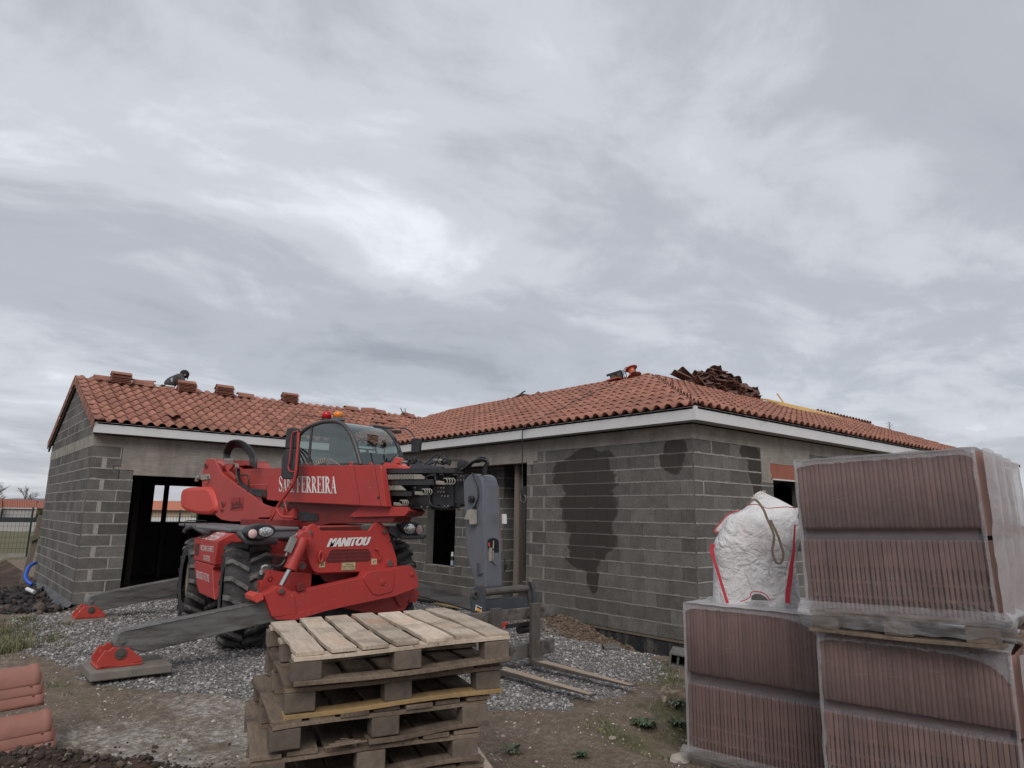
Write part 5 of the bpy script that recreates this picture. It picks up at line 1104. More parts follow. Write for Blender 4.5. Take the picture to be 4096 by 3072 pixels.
b = MB(); b.add([near2[i] for i in range(0, 10)]+[far2[i] for i in range(0, 10)], [(i, i+1, 10+i+1, 10+i) for i in range(9)]); part(b, 'rear_window', M_GLASS, cabf, 0)
fl = near[0].lerp(near[-1], .5); b = MB(); b.poly([near[0]-ZV*.02, near[-1]-ZV*.02, far[-1]-ZV*.02, far[0]-ZV*.02], (0, 0, -.5)); part(b, 'cab_base', M_REDD, cabf, .02)
# seat, steering wheel, console
sc_ = near[0].lerp(near[-1], .48).lerp(far[0].lerp(far[-1], .48), .5)
b = MB(); Rm = Matrix((bv, nv, ZV)).transposed(); b.box(sc_+ZV*.10, (.5, .48, .12), Rm); b.box(sc_+bv*.24+ZV*.34, (.10, .44, .44), Rm); b.box(sc_+bv*.26+ZV*.63, (.08, .22, .13), Rm); part(b, 'seat', M_BLK, cabf, .04)
b = MB(); wc = sc_-bv*.45+ZV*.28; b.tube([wc+(nv*math.cos(a)+(bv*.5+ZV*.86)*math.sin(a))*.19 for a in [i*math.pi/10 for i in range(20)]], .014, 6, closed=True); b.cyl(wc, sc_-bv*.62-ZV*.05, .02, 8); b.bar(wc-nv*.18, wc+nv*.18, .02, .02); part(b, 'steering_wheel', M_BLK, cabf, 0)
b = MB(); b.box(sc_-bv*.62+ZV*.08, (.16, .5, .25), Rm); b.cyl(sc_+nv*.3+ZV*.1, sc_+nv*.3-bv*.02+ZV*.42, .018, 8); b.box(sc_+nv*.3+ZV*.44, (.05, .05, .08), Rm); part(b, 'console', M_BLK, cabf, .01)
# far front corner post, visor, wiper
b = MB(); q_ = Pk(KF, *mp(cC, (1475, 370), (1530, 450), (1590, 560), (1650, 720))); b.bar(far2[33], far2[33]+ZV*.001, .01, .01); part(b, 'trim', M_CABF, cabf, 0)
b = MB(); q_ = Pk(-1.2, *mp(cC, (1365, 328), (1508, 352), (1512, 372), (1360, 365), )); b.poly(q_, nv*.2); q_ = Pk(-1.35, *mp(cC, (1500, 390), (1600, 385), (1602, 425), (1540, 425))); b.poly(q_, nv*.08); part(b, 'visor_box', M_BLK, cabf, .006)
b = MB(); b.tube(spline(Pk(-1.42, *mp(cC, (1572, 352), (1640, 362), (1700, 388), (1745, 440), (1765, 490))), 5), .013, 8); b.poly(rounded(Pk(-1.40, *mp(cC, (1725, 488), (1830, 485), (1832, 530), (1815, 665), (1718, 662))), .02), -nv*.05); part(b, 'mirror', M_BLK, cabf, .01)
b = MB(); b.bar(*Pk(-1.05, *mp(cC, (1462, 445), (1580, 650))), .018, .012); b.bar(*Pk(-1.05, *mp(cC, (1530, 690), (1440, 795))), .012, .012); b.bar(*Pk(-1.05, *mp(cC, (1560, 650), (1600, 720))), .05, .03); b.bar(*Pk(-1.0, *mp(cC, (1640, 700), (1345, 800))), .010, .010); b.bar(*Pk(-1.0, *mp(cC, (1415, 735), (1395, 790))), .03, .01); part(b, 'wiper', M_BLK, cabf, 0)
for (x0, x1, yt, yb, m_, nm) in ((607, 692, 142, 240, M_BR, 'red_beacon'), (752, 838, 146, 222, M_BA, 'amber_beacon')):
    a, c_ = Pk(-.78, cC((x0+x1)/2, yb), cC((x0+x1)/2, yt)); r = (Pk(-.78, cC(x0, yb))[0]-Pk(-.78, cC(x1, yb))[0]).length/2*.86; b = MB(); h_ = (c_-a).length
    b.tube([a, a+ZV*h_*.6, a+ZV*h_*.85, a+ZV*h_*.97, a+ZV*h_], [r, r*.97, r*.85, r*.5, r*.05], 20); bc = part(b, 'beacon', m_, cabf, 0); b = MB(); b.tube([a, a-ZV*.05], [r*1.05, r*(1.05 if m_ is M_BR else 1.6)], 16, smooth=False); part(b, 'beacon_base', M_BLK if m_ is M_BR else M_PLAS, bc, .003)
# --- telescoping boom, black front sections
pk(-.10, None, [cC(1290, 905), c5(440, 525), c5(440, 1062), cC(1690, 1375), cC(1395, 1345)], .40, M_BLK, 'boom_section', .01)
pk(-.13, None, [c5(400, 560), c5(780, 535), c5(790, 1015), c5(430, 985)], .34, M_BLK, 'boom_section', .01)
pk(-.15, None, [c5(740, 560), c5(1100, 560), c5(1060, 1010), c5(790, 965)], .30, M_BLK, 'boom_section', .01)
for (c_, pts_, k) in ((None, [cC(1342, 872), c5(140, 455), c5(800, 452), c5(805, 520), cC(1345, 930)], .04), (None, [cC(1365, 1012), c5(490, 615), c5(505, 700), cC(1370, 1075)], .03), (None, [cC(1385, 1150), c5(175, 795), c5(165, 865), cC(1390, 1210)], .03)):
    pk(k, None, pts_, .16, M_BLK, 'boom_rail', .004)
for pts_, n_, x0, y0, dx in (([(1352, 945), (1830, 940), (1893, 1000), (1362, 1006)], 10, 1378, 975, 40), ([(1378, 1085), (1575, 1080), (1628, 1140), (1384, 1142)], 4, 1398, 1112, 36)):
    cp = pk(.05, cC, pts_, .05, M_CREAM, 'chain_guard', 0, .003)
    for i in range(n_):
        p = Pk(.052, cC(x0+i*dx, y0))[0]; b = MB(); b.tube([p+bv*(.019*math.cos(a))+ZV*(.027*math.sin(a)) for a in [j*math.pi/6 for j in range(12)]], .0035, 5, closed=True); part(b, 'link', M_CAR, cp, 0)
def loops(c_, x0, y0, n_, dx, w_, h_, k):
    b = MB()
    for i in range(n_):
        q_ = Pk(k-.01*i, *mp(c_, (x0+i*dx-w_*.9, y0+h_*.7), (x0+i*dx, y0+h_), (x0+i*dx+w_*.5, y0+h_*.4), (x0+i*dx+w_*.5, y0-h_*.4), (x0+i*dx, y0-h_), (x0+i*dx-w_*.5, y0-h_*.7))); b.tube(spline(q_, 4), .007, 6)
    for j in range(4): a, c2 = Pk(k, c_(x0-w_*2.4, y0+h_*(.1+.25*j)), c_(x0-w_*.3, y0+h_*(.25+.25*j))); b.cyl(a, c2, .010, 6)
    part(b, 'pipe_loops', M_CREAM, T, 0)
loops(c5, 668, 645, 4, 38, 55, 45, .06); loops(c5, 345, 800, 4, 33, 50, 42, .06); loops(c5, 20, 962, 4, 26, 45, 38, .05)
b = MB()
rr = random.Random(3)
def clutter(x0, x1, y0, y1, n_, k0, k1, s_):
    for _ in range(n_):
        p = Pk(rr.uniform(k0, k1), c5(rr.uniform(x0, x1), rr.uniform(y0, y1)))[0]; b.box(p, (rr.uniform(.3, 1)*s_, rr.uniform(.3, 1)*s_, rr.uniform(.3, 1)*s_), Matrix.Rotation(rr.uniform(0, 3), 3, rr.choice('XYZ')))
clutter(70, 320, 300, 400, 26, -.25, .0, .05); clutter(620, 740, 290, 400, 20, -.25, 0, .05); clutter(820, 960, 560, 650, 4, -.13, -.12, .04); clutter(20, 420, 880, 1040, 26, -.25, -.05, .06); clutter(440, 900, 985, 1060, 24, -.3, -.08, .05); clutter(520, 760, 540, 600, 10, -.1, 0, .04)
part(b, 'valve_gear', M_BLK, T, .003)
pk(-.02, c5, [(145, 440), (160, 400), (262, 375), (350, 402), (620, 425), (620, 452), (145, 458)], .05, M_JIBD, 'boom_bracket', .004)
pk(-.1, c5, [(350, 395), (470, 330), (480, 300), (505, 300), (520, 345), (620, 380), (620, 400), (480, 375), (400, 405)], .05, M_JIBD, 'boom_bracket', .004)
b = MB(); p = Pk(-.05, c5(890, 400))[0]; disc(b, p, -nv, .062, .10, 24); disc(b, p+nv*.01, -nv, .035, .12, 16); part(b, 'pulley', M_BLK, T, .006)
b = MB(); b.tube(Pk(-.06, *mp(c5, (500, 340), (620, 332))), .016, 8); b.tube(Pk(-.06, *mp(c5, (20, 360), (110, 358))), .014, 8); part(b, 'spindle', M_CREAM, T, 0)
b = MB()
for i in range(26): p = Pk(-.08, c5(620+i*15, 330+(0 if i < 20 else (i-20)*5)))[0]; b.box(p, (.020, .018, .026), Matrix.Rotation(i*.8, 3, 'X'))
for i in range(16): p = Pk(-.08, c5(150+i*13, 368))[0]; b.box(p, (.018, .016, .022), Matrix.Rotation(i*.8, 3, 'X'))
part(b, 'lift_chain', M_CAR, T, 0)
b = MB()
for (pts_, r) in (([(505, 425), (560, 330), (585, 250), (560, 240), (480, 290)], .008), ([(640, 230), (755, 243)], .004), ([(360, 395), (460, 320), (485, 290), (575, 240), (610, 242)], .006), ([(0, 290), (180, 285)], .005), ([(180, 300), (320, 300)], .005), ([(700, 300), (700, 240)], .008)): b.tube(spline(Pk(-.05, *mp(c5, *pts_)), 4), r, 6)
part(b, 'cable', M_HOSE, T, 0)
b = MB()
for i in range(6): o_ = i*11; b.tube(spline(Pk(.02-.03*i, *mp(c5, (895+o_, 485), (960+o_, 440), (1050+o_*.6, 370), (1130+o_*.5, 330+i*6), (1215, 318+i*5), (1290, 345+i*5), (1300-i*6, 385), (1275-i*9, 450), (1262-i*9, 550))), 5), .0135, 7)
b.tube(spline(Pk(.0, *mp(c5, (1150, 310), (1200, 292), (1265, 300), (1290, 340))), 4), .012, 7)
b.tube(spline(Pk(.03, *mp(c5, (1060, 520), (1120, 620), (1155, 780), (1150, 900), (1110, 1000), (1085, 1045))), 5), .011, 7)
for s_ in ([(520, 560), (440, 560), (370, 600)], [(520, 570), (530, 630), (600, 640)], [(200, 750), (230, 740), (210, 800)], [(430, 780), (440, 960), (520, 1020), (700, 1030)]): b.tube(spline(Pk(.04, *mp(c5, *s_)), 4), .012, 7)
part(b, 'hose_bundle', M_HOSE, T, 0)
b = MB()
for (x_, y_) in [(860, 565), (905, 565), (948, 568), (858, 625), (903, 625), (950, 628), (570, 740), (612, 742), (652, 742), (570, 803), (612, 803), (652, 803), (625, 862), (670, 865), (715, 865), (325, 1020), (410, 1025), (665, 1015), (715, 1010)]:
    p = Pk(-.09, c5(x_, y_))[0]; disc(b, p, nv, .011, .012, 8)
part(b, 'bolt', M_GREYL, T, 0)
pk(-.08, c5, [(830, 545), (962, 545), (965, 655), (850, 655)], .03, M_BLK, 'bolt_plate', .004)
# orange-red block ahead of the windscreen
pk(-.25, cC, [(1345, 865), (1380, 790), (1480, 795), (1560, 830), (1570, 865)], .4, M_REDP, 'boom_head_cover', .01); pk(-.3, cC, [(1490, 790), (1500, 735), (1530, 722), (1556, 735), (1556, 800)], .1, M_REDP, 'boom_head_cover', .01)
# --- jib
jp = [c5(930, 660), c5(985, 585), c5(1045, 540), c5(1120, 535), c5(1170, 560), c5(1205, 620), c5(1220, 700), c5(1245, 1400), c6(1078, 300), c6(1088, 795), c6(945, 768), c6(928, 640), c6(878, 480), c6(842, 340), c6(826, 150), c5(962, 1200), c5(940, 900)]
q_ = Pk(0, *jp); b = MB(); b.poly(q_, -nv*.29); jib = part(b, 'jib', M_JIB, T, .012, label='blue-grey steel jib standing upright on the fork carriage')
fpn = tuple(-bv); fp0 = tuple(q_[8]); PF = lambda off, *pp: [Vector(P(*z_, pl=(tuple(Vector(fp0)-bv*off), fpn))) for z_ in pp]
b = MB(); b.poly(rounded(PF(.003, *mp(c6, (1115, 190), (1150, 165), (1215, 167), (1248, 200), (1252, 400), (1230, 470), (1195, 500), (1160, 492), (1135, 465), (1112, 290))), .02), bv*.004); slot = part(b, 'slot', simple('hole_shade', (.004, .004, .004), (.006, .006, .006), 4, .9), jib, 0)  # black plate on the jib face, painted as the shade inside its slot
b = MB(); b.box(PF(.02, c6(1140, 370))[0], (.045, .02, .15), Rm); b.cyl(*PF(.025, *mp(c6, (1183, 200), (1178, 300))), .008, 8); b.cyl(*PF(.025, *mp(c6, (1178, 320), (1175, 440))), .009, 8); b.cyl(*PF(.025, *mp(c6, (1175, 450), (1215, 500))), .007, 8); part(b, 'fitting', M_CREAM, jib, .002)
b = MB(); b.cyl(*PF(.03, *mp(c6, (1125, 225), (1128, 270))), .009, 8); part(b, 'fitting', M_REDP, jib, 0)
b = MB(); b.bar(q_[6]-nv*.29-bv*.001, q_[8]-nv*.29-bv*.001, .006, .006); part(b, 'worn_edge', simple('orange_rust_edge', (.30, .17, .10), (.18, .1, .07), 12, .7), jib, 0)
b = MB(); b.poly(Pk(.01, *mp(c5, (1042, 1072), (1095, 1062), (1136, 1066), (1143, 1282), (1072, 1286), (1066, 1215), (990, 1208))), nv*.06); jb = part(b, 'switch_box', M_CREAM, jib, .006); b = MB(); b.poly(Pk(.03, *mp(c5, (1000, 1218), (1060, 1225), (1110, 1275), (1050, 1262))), nv*.02); part(b, 'switch_cover', simple('blue_plastic', (.04, .09, .18), (.05, .1, .2), 4, .5), jb, 0)
b = MB(); p = Pk(.01, c5(1060, 910))[0]; disc(b, p-nv*.02, nv, .042, .05, 20); disc(b, p, nv, .022, .05, 14); part(b, 'knob', M_BLK, jib, .004)
b = MB(); p = Pk(.01, c5(1100, 1040))[0]; b.box(p, (.05, .04, .04), Rm); part(b, 'knob', M_BLK, jib, .004)
b = MB()
for (xa, ya, xb, yb, r) in ((980, 480, 985, 560, .010), (985, 560, 990, 630, .013), (990, 620, 1035, 615, .010)): b.cyl(*Pk(.02, *mp(c6, (xa, ya), (xb, yb))), r, 8)
part(b, 'fitting', M_JIBD, jib, 0)
b = MB(); b.cyl(*Pk(-.25, *mp(c6, (1325, 420), (1318, 600))), .010, 8); b.cyl(*Pk(-.25, *mp(c6, (1355, 490), (1325, 560))), .014, 8); part(b, 'fitting', M_BLK, jib, 0)
b = MB(); b.poly(Pk(-.25, *mp(c5, (1497, 1130), (1535, 1130), (1540, 1275), (1502, 1275))), -nv*.05); part(b, 'marker_lamp', M_WHITE, jib, .004)
# --- fork carriage
def pc(y_, pts, ext, mat, nm, r=0, bev=.005, par=None, label=None): return pol(y_, c6, pts, ext, mat, nm, r, bev, label, par)
car = pc(.02, [(1085, 960), (1590, 908), (1655, 945), (1660, 1035), (1090, 1085)], .12, M_JIBD, 'fork_carriage', .005, .01)
ck = pc(-.06, [(898, 905), (922, 800), (985, 762), (1045, 795), (1085, 960), (1090, 1098), (1010, 1112), (918, 1112)], .03, M_JIBD, 'cheek_plate', .02, .004, par=car)
pc(-.01, [(1000, 790), (1030, 758), (1060, 765), (1084, 850), (1088, 960), (1070, 900), (1040, 800)], .06, M_CAR, 'cheek_plate', .01, .004, par=car)
b = MB(); a, c_ = PY(.02, *mp(c6, (1060, 850), (1600, 798))); b.cyl(a, c_, .043, 20); part(b, 'carriage_shaft', M_CAR, car, 0)
p = PY(-.075, c6(953, 873))[0]; b = MB(); disc(b, p+Vector((0, .03, 0)), (0, -1, 0), .042, .04); part(b, 'bushing', M_CAR, ck, .003); b = MB(); disc(b, p+Vector((0, -.0101, 0)), (0, -1, 0), .022, .002); part(b, 'bore', MATS['hole_shade'], ck, 0)  # the bore is a black disc painted as its dark hole
pc(.0, [(1575, 722), (1605, 708), (1640, 720), (1668, 840), (1672, 1010), (1650, 1020), (1620, 850)], .05, M_CAR, 'cheek_plate', .01, .004, par=car)
pc(-.03, [(1640, 712), (1668, 725), (1700, 800), (1742, 965), (1690, 1000), (1680, 840)], .03, M_JIBD, 'cheek_plate', .01, .004, par=car)
pc(-.135, [(845, 1130), (1975, 1003), (1990, 1150), (860, 1262)], .045, M_CARP, 'upper_bar', 0, .006, par=car)
pc(-.125, [(870, 1640), (1955, 1435), (1957, 1610), (880, 1830)], .045, M_CARP, 'lower_bar', 0, .006, par=car)
b = MB(); a, c_ = PY(-.10, *mp(c6, (1345, 1285), (1650, 1240))); b.bar(a, c_, .03, .04); a, c_ = PY(-.05, *mp(c6, (1500, 1320), (1650, 1300))); b.cyl(a, c_, .05, 16); part(b, 'roller', M_BLK, car, .003)
q_ = PY(-.066, *mp(c6, (962, 1008), (1037, 1042), (1030, 1110), (953, 1078))); b = MB(); b.poly(q_, (0, .004, 0)); sk = part(b, 'sticker', M_LET, ck, 0); b = MB(); b.poly([v.lerp((q_[0]+q_[2])/2, .22)+Vector((0, -.0015, -.006)) for v in q_], (0, .001, 0)); part(b, 'sticker_print', simple('orange_print', (.65, .28, .06), (.6, .3, .08), 4, .5), sk, 0)
b = MB(); b.bar(q_[0].lerp(q_[3], .28)+Vector((.008, -.003, 0)), q_[1].lerp(q_[2], .28)+Vector((-.006, -.003, 0)), .014, .002, up=(0, 1, 0)); part(b, 'sticker_band', M_PRINT, sk, 0)
def fork(xc, z0, ztop, lab):
    w_ = .125; b = MB(); b.b2((xc-w_/2, -.24, z0+.02), (xc+w_/2, -.185, ztop)); vs = [(xc-w_/2, -.185, z0+.02), (xc+w_/2, -.185, z0+.02)]
    b.poly([(xc-w_/2, -.185, z0+.06), (xc-w_/2, -.185, z0+.0), (xc-w_/2, -.22, z0-.045), (xc-w_/2, -.30, z0-.05), (xc-w_/2, -1.62, z0-.022), (xc-w_/2, -1.64, z0-.008), (xc-w_/2, -.30, z0), (xc-w_/2, -.25, z0+.012)], (w_, 0, 0))
    b.b2((xc-w_/2+.01, -.185, ztop-.15), (xc+w_/2-.01, -.09, ztop-.10)); b.v = [((xc+(v[0]-xc)*.55, v[1], v[2]) if v[1] < -1.5 else v) for v in b.v]; f_ = part(b, 'fork', [M_CAR], car, .006, lab)
    b = MB(); b.poly([(xc-w_/2+.004, -.32, z0+.0015), (xc+w_/2-.004, -.32, z0+.0015), (xc+w_/2-.032, -1.60, z0-.0060), (xc-w_/2+.032, -1.60, z0-.0060)], (0, 0, -.003)); part(b, 'fork_top_wear', M_FORK, f_, 0); return f_
fork(-3.40, .215, .815, 'right fork with orange-brown worn top face'); fork(-3.965, .215, .80, 'left fork half hidden behind the pallet pile')
# ------------------------------------------------------------------ pallets
def wood_mat(name, c1, c2, c3, warm=None):
    t = NT(name); g = t.noise(9, 6, 0.65, sc=(6, 0.6, 6)); f = t.math('MULTIPLY_ADD', t.attr('rnd'), 0.45, 0.78)
    c = t.mix(t.ramp(g, [(0.3, 0), (0.7, 1)]), c1, c2)
    c = t.mix(t.ramp(t.noise(4, 7, 0.7, loc=(3, 1, 2)), [(0.48, 0), (0.66, 0.8)]), c, c3)
    if warm: c = t.mix(t.ramp(t.noise(3.1, 4, 0.6, loc=(7, 7, 1)), [(0.55, 0), (0.7, 0.6)]), c, warm)
    vo = t.n('ShaderNodeTexVoronoi'); vo.inputs['Scale'].default_value = 17; t.l(t.obj, vo.inputs['Vector'])
    c = t.mix(t.math('MULTIPLY', t.ramp(vo.outputs['Distance'], [(0.06, 1), (0.13, 0)]), t.ramp(t.noise(5, 3, .5), [(.45, 0), (.6, 1)])), c, (0.045, 0.034, 0.028))
    c = t.mix(1.0, c, t.comb(f, f, f), 'MULTIPLY')
    return t.fin(c, 0.88, t.bump(g, 0.5, 0.004), spec=.2)
M_PTOP = wood_mat('pallet_top_wood', (0.52, 0.435, 0.35), (0.37, 0.295, 0.23), (0.22, 0.17, 0.13), (0.50, 0.29, 0.18))
M_POLD = wood_mat('old_pallet_wood', (0.190, 0.145, 0.108), (0.108, 0.080, 0.060), (0.062, 0.047, 0.037))
M_PEND = simple('pallet_block_wood', (0.085, 0.066, 0.052), (0.145, 0.113, 0.088), 14, 0.9, 0.4, 40, rnd=.25)
M_PYEL = wood_mat('fresh_pallet_wood', (0.42, 0.28, 0.13), (0.32, 0.21, 0.10), (0.2, 0.14, 0.08))
def rough_board(b, c, size, seed=0, bend=.004):
    """a sawn board with slightly uneven edges, along its longest side"""
    r = random.Random(seed); lx, ly, lz = size; n = 8; ax = 0 if lx > ly else 1; L = (lx, ly)[ax]; w = (lx, ly)[1-ax]
    vs = []; ph = r.uniform(0, 6)
    for i in range(n+1):
        u = -L/2+L*i/n; dw = r.gauss(0, .0025); dz = bend*math.sin(ph+i*.7); e0 = -w/2+r.gauss(0, .0025); e1 = w/2+r.gauss(0, .0025)
        if i in (0, n): u += r.gauss(0, .004)
        for (v_, z_) in ((e0, -lz/2), (e1, -lz/2), (e1, lz/2), (e0, lz/2)):
            p = (u, v_) if ax == 0 else (v_, u); vs.append((c[0]+p[0], c[1]+p[1], c[2]+z_+dz))
    fs = [(0, 3, 2, 1), (4*n, 4*n+1, 4*n+2, 4*n+3)]
    for i in range(n):
        o = 4*i
        for j in range(4): fs.append((o+j, o+(j+1) % 4, o+4+(j+1) % 4, o+4+j))
    if ax == 1: fs = [tuple(reversed(f_)) for f_ in fs]
    fs = [tuple(reversed(f_)) for f_ in fs] if ax == 0 and False else fs
    b.add(vs, fs)
def make_pallet(label, W_=1.15, D_=1.03, top=M_POLD, nb=7, bottom=None, seed=1, group='weathered pallets piled up', broken=False, gapw=None):
    r = random.Random(seed); o = thing('wooden_pallet', label, 'pallet', group=group)
    bw = .142; 
    for i in range(nb):
        w = bw*r.uniform(.90, 1.04) if i not in (0, nb-1) else .14
        x = -W_/2+.07+(W_-.14)*i/(nb-1); b = MB(); rough_board(b, (x+r.gauss(0, .004), r.gauss(0, .006), .150), (w, D_*r.uniform(.985, 1.01), .022), seed*31+i); b.build('top_board', top, o, bevel=.003, local=True)
    for j in (-1, 0, 1):
        b = MB(); rough_board(b, (0, j*(D_/2-.05), .128), (W_, .10, .020), seed*17+j); b.build('stringer_board', M_POLD if top is M_POLD else M_PTOP, o, bevel=.002, local=True)
        for i in (-1, 0, 1):
            b = MB(); b.box((i*(W_/2-.075)+r.gauss(0, .006), j*(D_/2-.05)*1.0, .070), (.145, .098, .094)); b.build('block', M_PEND, o, bevel=.006, local=True)
        b = MB(); L_ = W_
        if broken and j == -1: rough_board(b, (W_*.21, -(D_/2-.05)-.01, .012), (W_*.58, .095, .022), 5, .008); [b.bar((-.10-.03*k, -D_/2+.01*k, .015+.004*k), (-.32+.03*k, -D_/2-.03+.012*k, .02+.006*k), .012, .008) for k in range(4)]
        else: rough_board(b, (0, j*(D_/2-.05)-(.01 if j < 0 else 0), .012), (L_, .10, .022), seed*13+j, .006)
        b.build('bottom_board', (bottom if (bottom and j == -1) else M_POLD), o, bevel=.003, local=True)
    return o
PH = .165
PH = .160
cPl = crop(950, 2350, .5425)
poses = [((410, 480), -.265, -.032, 1.15), ((345, 716), -.285, -.026, 1.15), ((250, 990), -.262, -.02, 1.13), ((98, 1247), -.315, -.015, 1.15), ((205, 1490), -.30, -.01, 1.12), ((215, 1730), -.30, -.005, 1.12)]
plab = ['topmost pale pallet of the pile, its boards rain-spotted', 'second pallet down in the pile, grey with split board ends', 'third pallet down, with a broad plank sticking out at its left', 'fourth pallet down, its front bottom board splintered', 'fifth pallet down in the pile, cut by the lower frame edge', 'lowest pallet of the pile, standing on the soil']
for i, (fl, rz_, ry_, W_) in enumerate(poses):
    zt_ = 1.117-PH*i
    pl_ = make_pallet(plab[i], W_=W_, D_=1.05, top=M_PTOP if i == 0 else M_POLD, bottom=M_PYEL if i == 1 else None, seed=i+2, broken=(i == 2 or i == 3))
    q_ = Vector(P(*cPl(*fl), Z=zt_)); Rr = Matrix.Rotation(rz_, 3, 'Z') @ Matrix.Rotation(ry_, 3, 'Y'); c_ = q_-Rr @ Vector((-W_/2, -1.05/2, .161))
    pl_.location = c_; pl_.rotation_euler = (0, ry_, rz_)
zg = gh(-6.9, -2.5)
# ground rises to meet the lowest pallet: two sleepers carry it
o = thing('plank', 'pale wide plank lying on the soil right of the pallet pile', 'plank', (0, 0, 0)); b = MB()
q0, q1 = P(1010, 1612, Z=.125), P(1045, 1670, Z=.125); a = Vector(q0); c_ = Vector(q1); d = (c_-a).normalized(); b.bar(a-d*.1+Vector((-.02, 0, 0)), a+d*1.2, .16, .035); b.build('board', M_PTOP, o, bevel=.004)
# ------------------------------------------------------------------ film-wrapped pallets of roof tiles
t = NT('wrapped_tile')
c = t.mix(t.ramp(t.noise(5, 5, .6), [(.3, 0), (.7, 1)]), (0.178, 0.100, 0.082), (0.132, 0.076, 0.064)); f = t.math('MULTIPLY_ADD', t.attr('rnd'), .3, .85); c = t.mix(1.0, c, t.comb(f, f, f), 'MULTIPLY'); M_WT = t.fin(c, .8, t.bump(t.noise(80, 4, .6), .2, .003))
t = NT('wrapped_tile_pale'); c = t.mix(t.ramp(t.noise(5, 5, .6), [(.3, 0), (.7, 1)]), (0.27, 0.155, 0.125), (0.22, 0.13, 0.108)); M_WTP = t.fin(c, .7)
def film_mat(name, lo, hi, col=(0.62, 0.585, 0.60), sc=(1, 1, 1), rough=.22, edge=0.0):
    t = NT(name); t.t.nodes.remove(t.b); tr = t.n('ShaderNodeBsdfTransparent'); tr.inputs[0].default_value = (.97, .96, .97, 1)
    df = t.n('ShaderNodeBsdfDiffuse'); df.inputs[0].default_value = (*col, 1); tl = t.n('ShaderNodeBsdfTranslucent'); tl.inputs[0].default_value = (*col, 1)
    gl = t.n('ShaderNodeBsdfGlossy'); gl.inputs['Roughness'].default_value = rough; gl.inputs[0].default_value = (.9, .9, .92, 1)
    w_ = t.noise(3.2, 7, .62, sc=sc, dist=1.2); w2 = t.noise(16, 5, .65, sc=sc, dist=.8)
    h = t.math('ADD', t.math('MULTIPLY', w_, .7), t.math('MULTIPLY', w2, .3)); bp = t.bump(h, .55, .03)
    for n_ in (df, gl, tl): t.l(bp, n_.inputs['Normal'])
    a1 = t.n('ShaderNodeMixShader'); a1.inputs[0].default_value = .35; t.l(df.outputs[0], a1.inputs[1]); t.l(tl.outputs[0], a1.inputs[2])
    fac = t.ramp(h, [(.35, lo), (.62, lo*.6+hi*.4), (.72, hi)]); m1 = t.n('ShaderNodeMixShader'); t.l(fac, m1.inputs[0]); t.l(tr.outputs[0], m1.inputs[1]); t.l(a1.outputs[0], m1.inputs[2])
    fr = t.n('ShaderNodeLayerWeight'); fr.inputs[0].default_value = .5; t.l(bp, fr.inputs['Normal']); m2 = t.n('ShaderNodeMixShader'); t.l(t.math('MULTIPLY_ADD', t.math('POWER', fr.outputs['Facing'], 3.0), .45, .045, clamp=True), m2.inputs[0]); t.l(m1.outputs[0], m2.inputs[1]); t.l(gl.outputs[0], m2.inputs[2])
    t.l(m2.outputs[0], t.out.inputs[0]); return t.m
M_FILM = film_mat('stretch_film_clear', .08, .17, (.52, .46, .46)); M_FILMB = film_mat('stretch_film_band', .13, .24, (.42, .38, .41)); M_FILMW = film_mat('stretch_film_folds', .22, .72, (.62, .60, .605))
M_FILMK = film_mat('stretch_film_skirt', .16, .72, (.58, .56, .565), sc=(1, 1, 3.5)); M_FILMS = film_mat('stretch_film_milky', .62, .80, (.52, .475, .475), rough=.35); M_FILMT = film_mat('stretch_film_top', .80, .97, (.70, .69, .70), rough=.25)
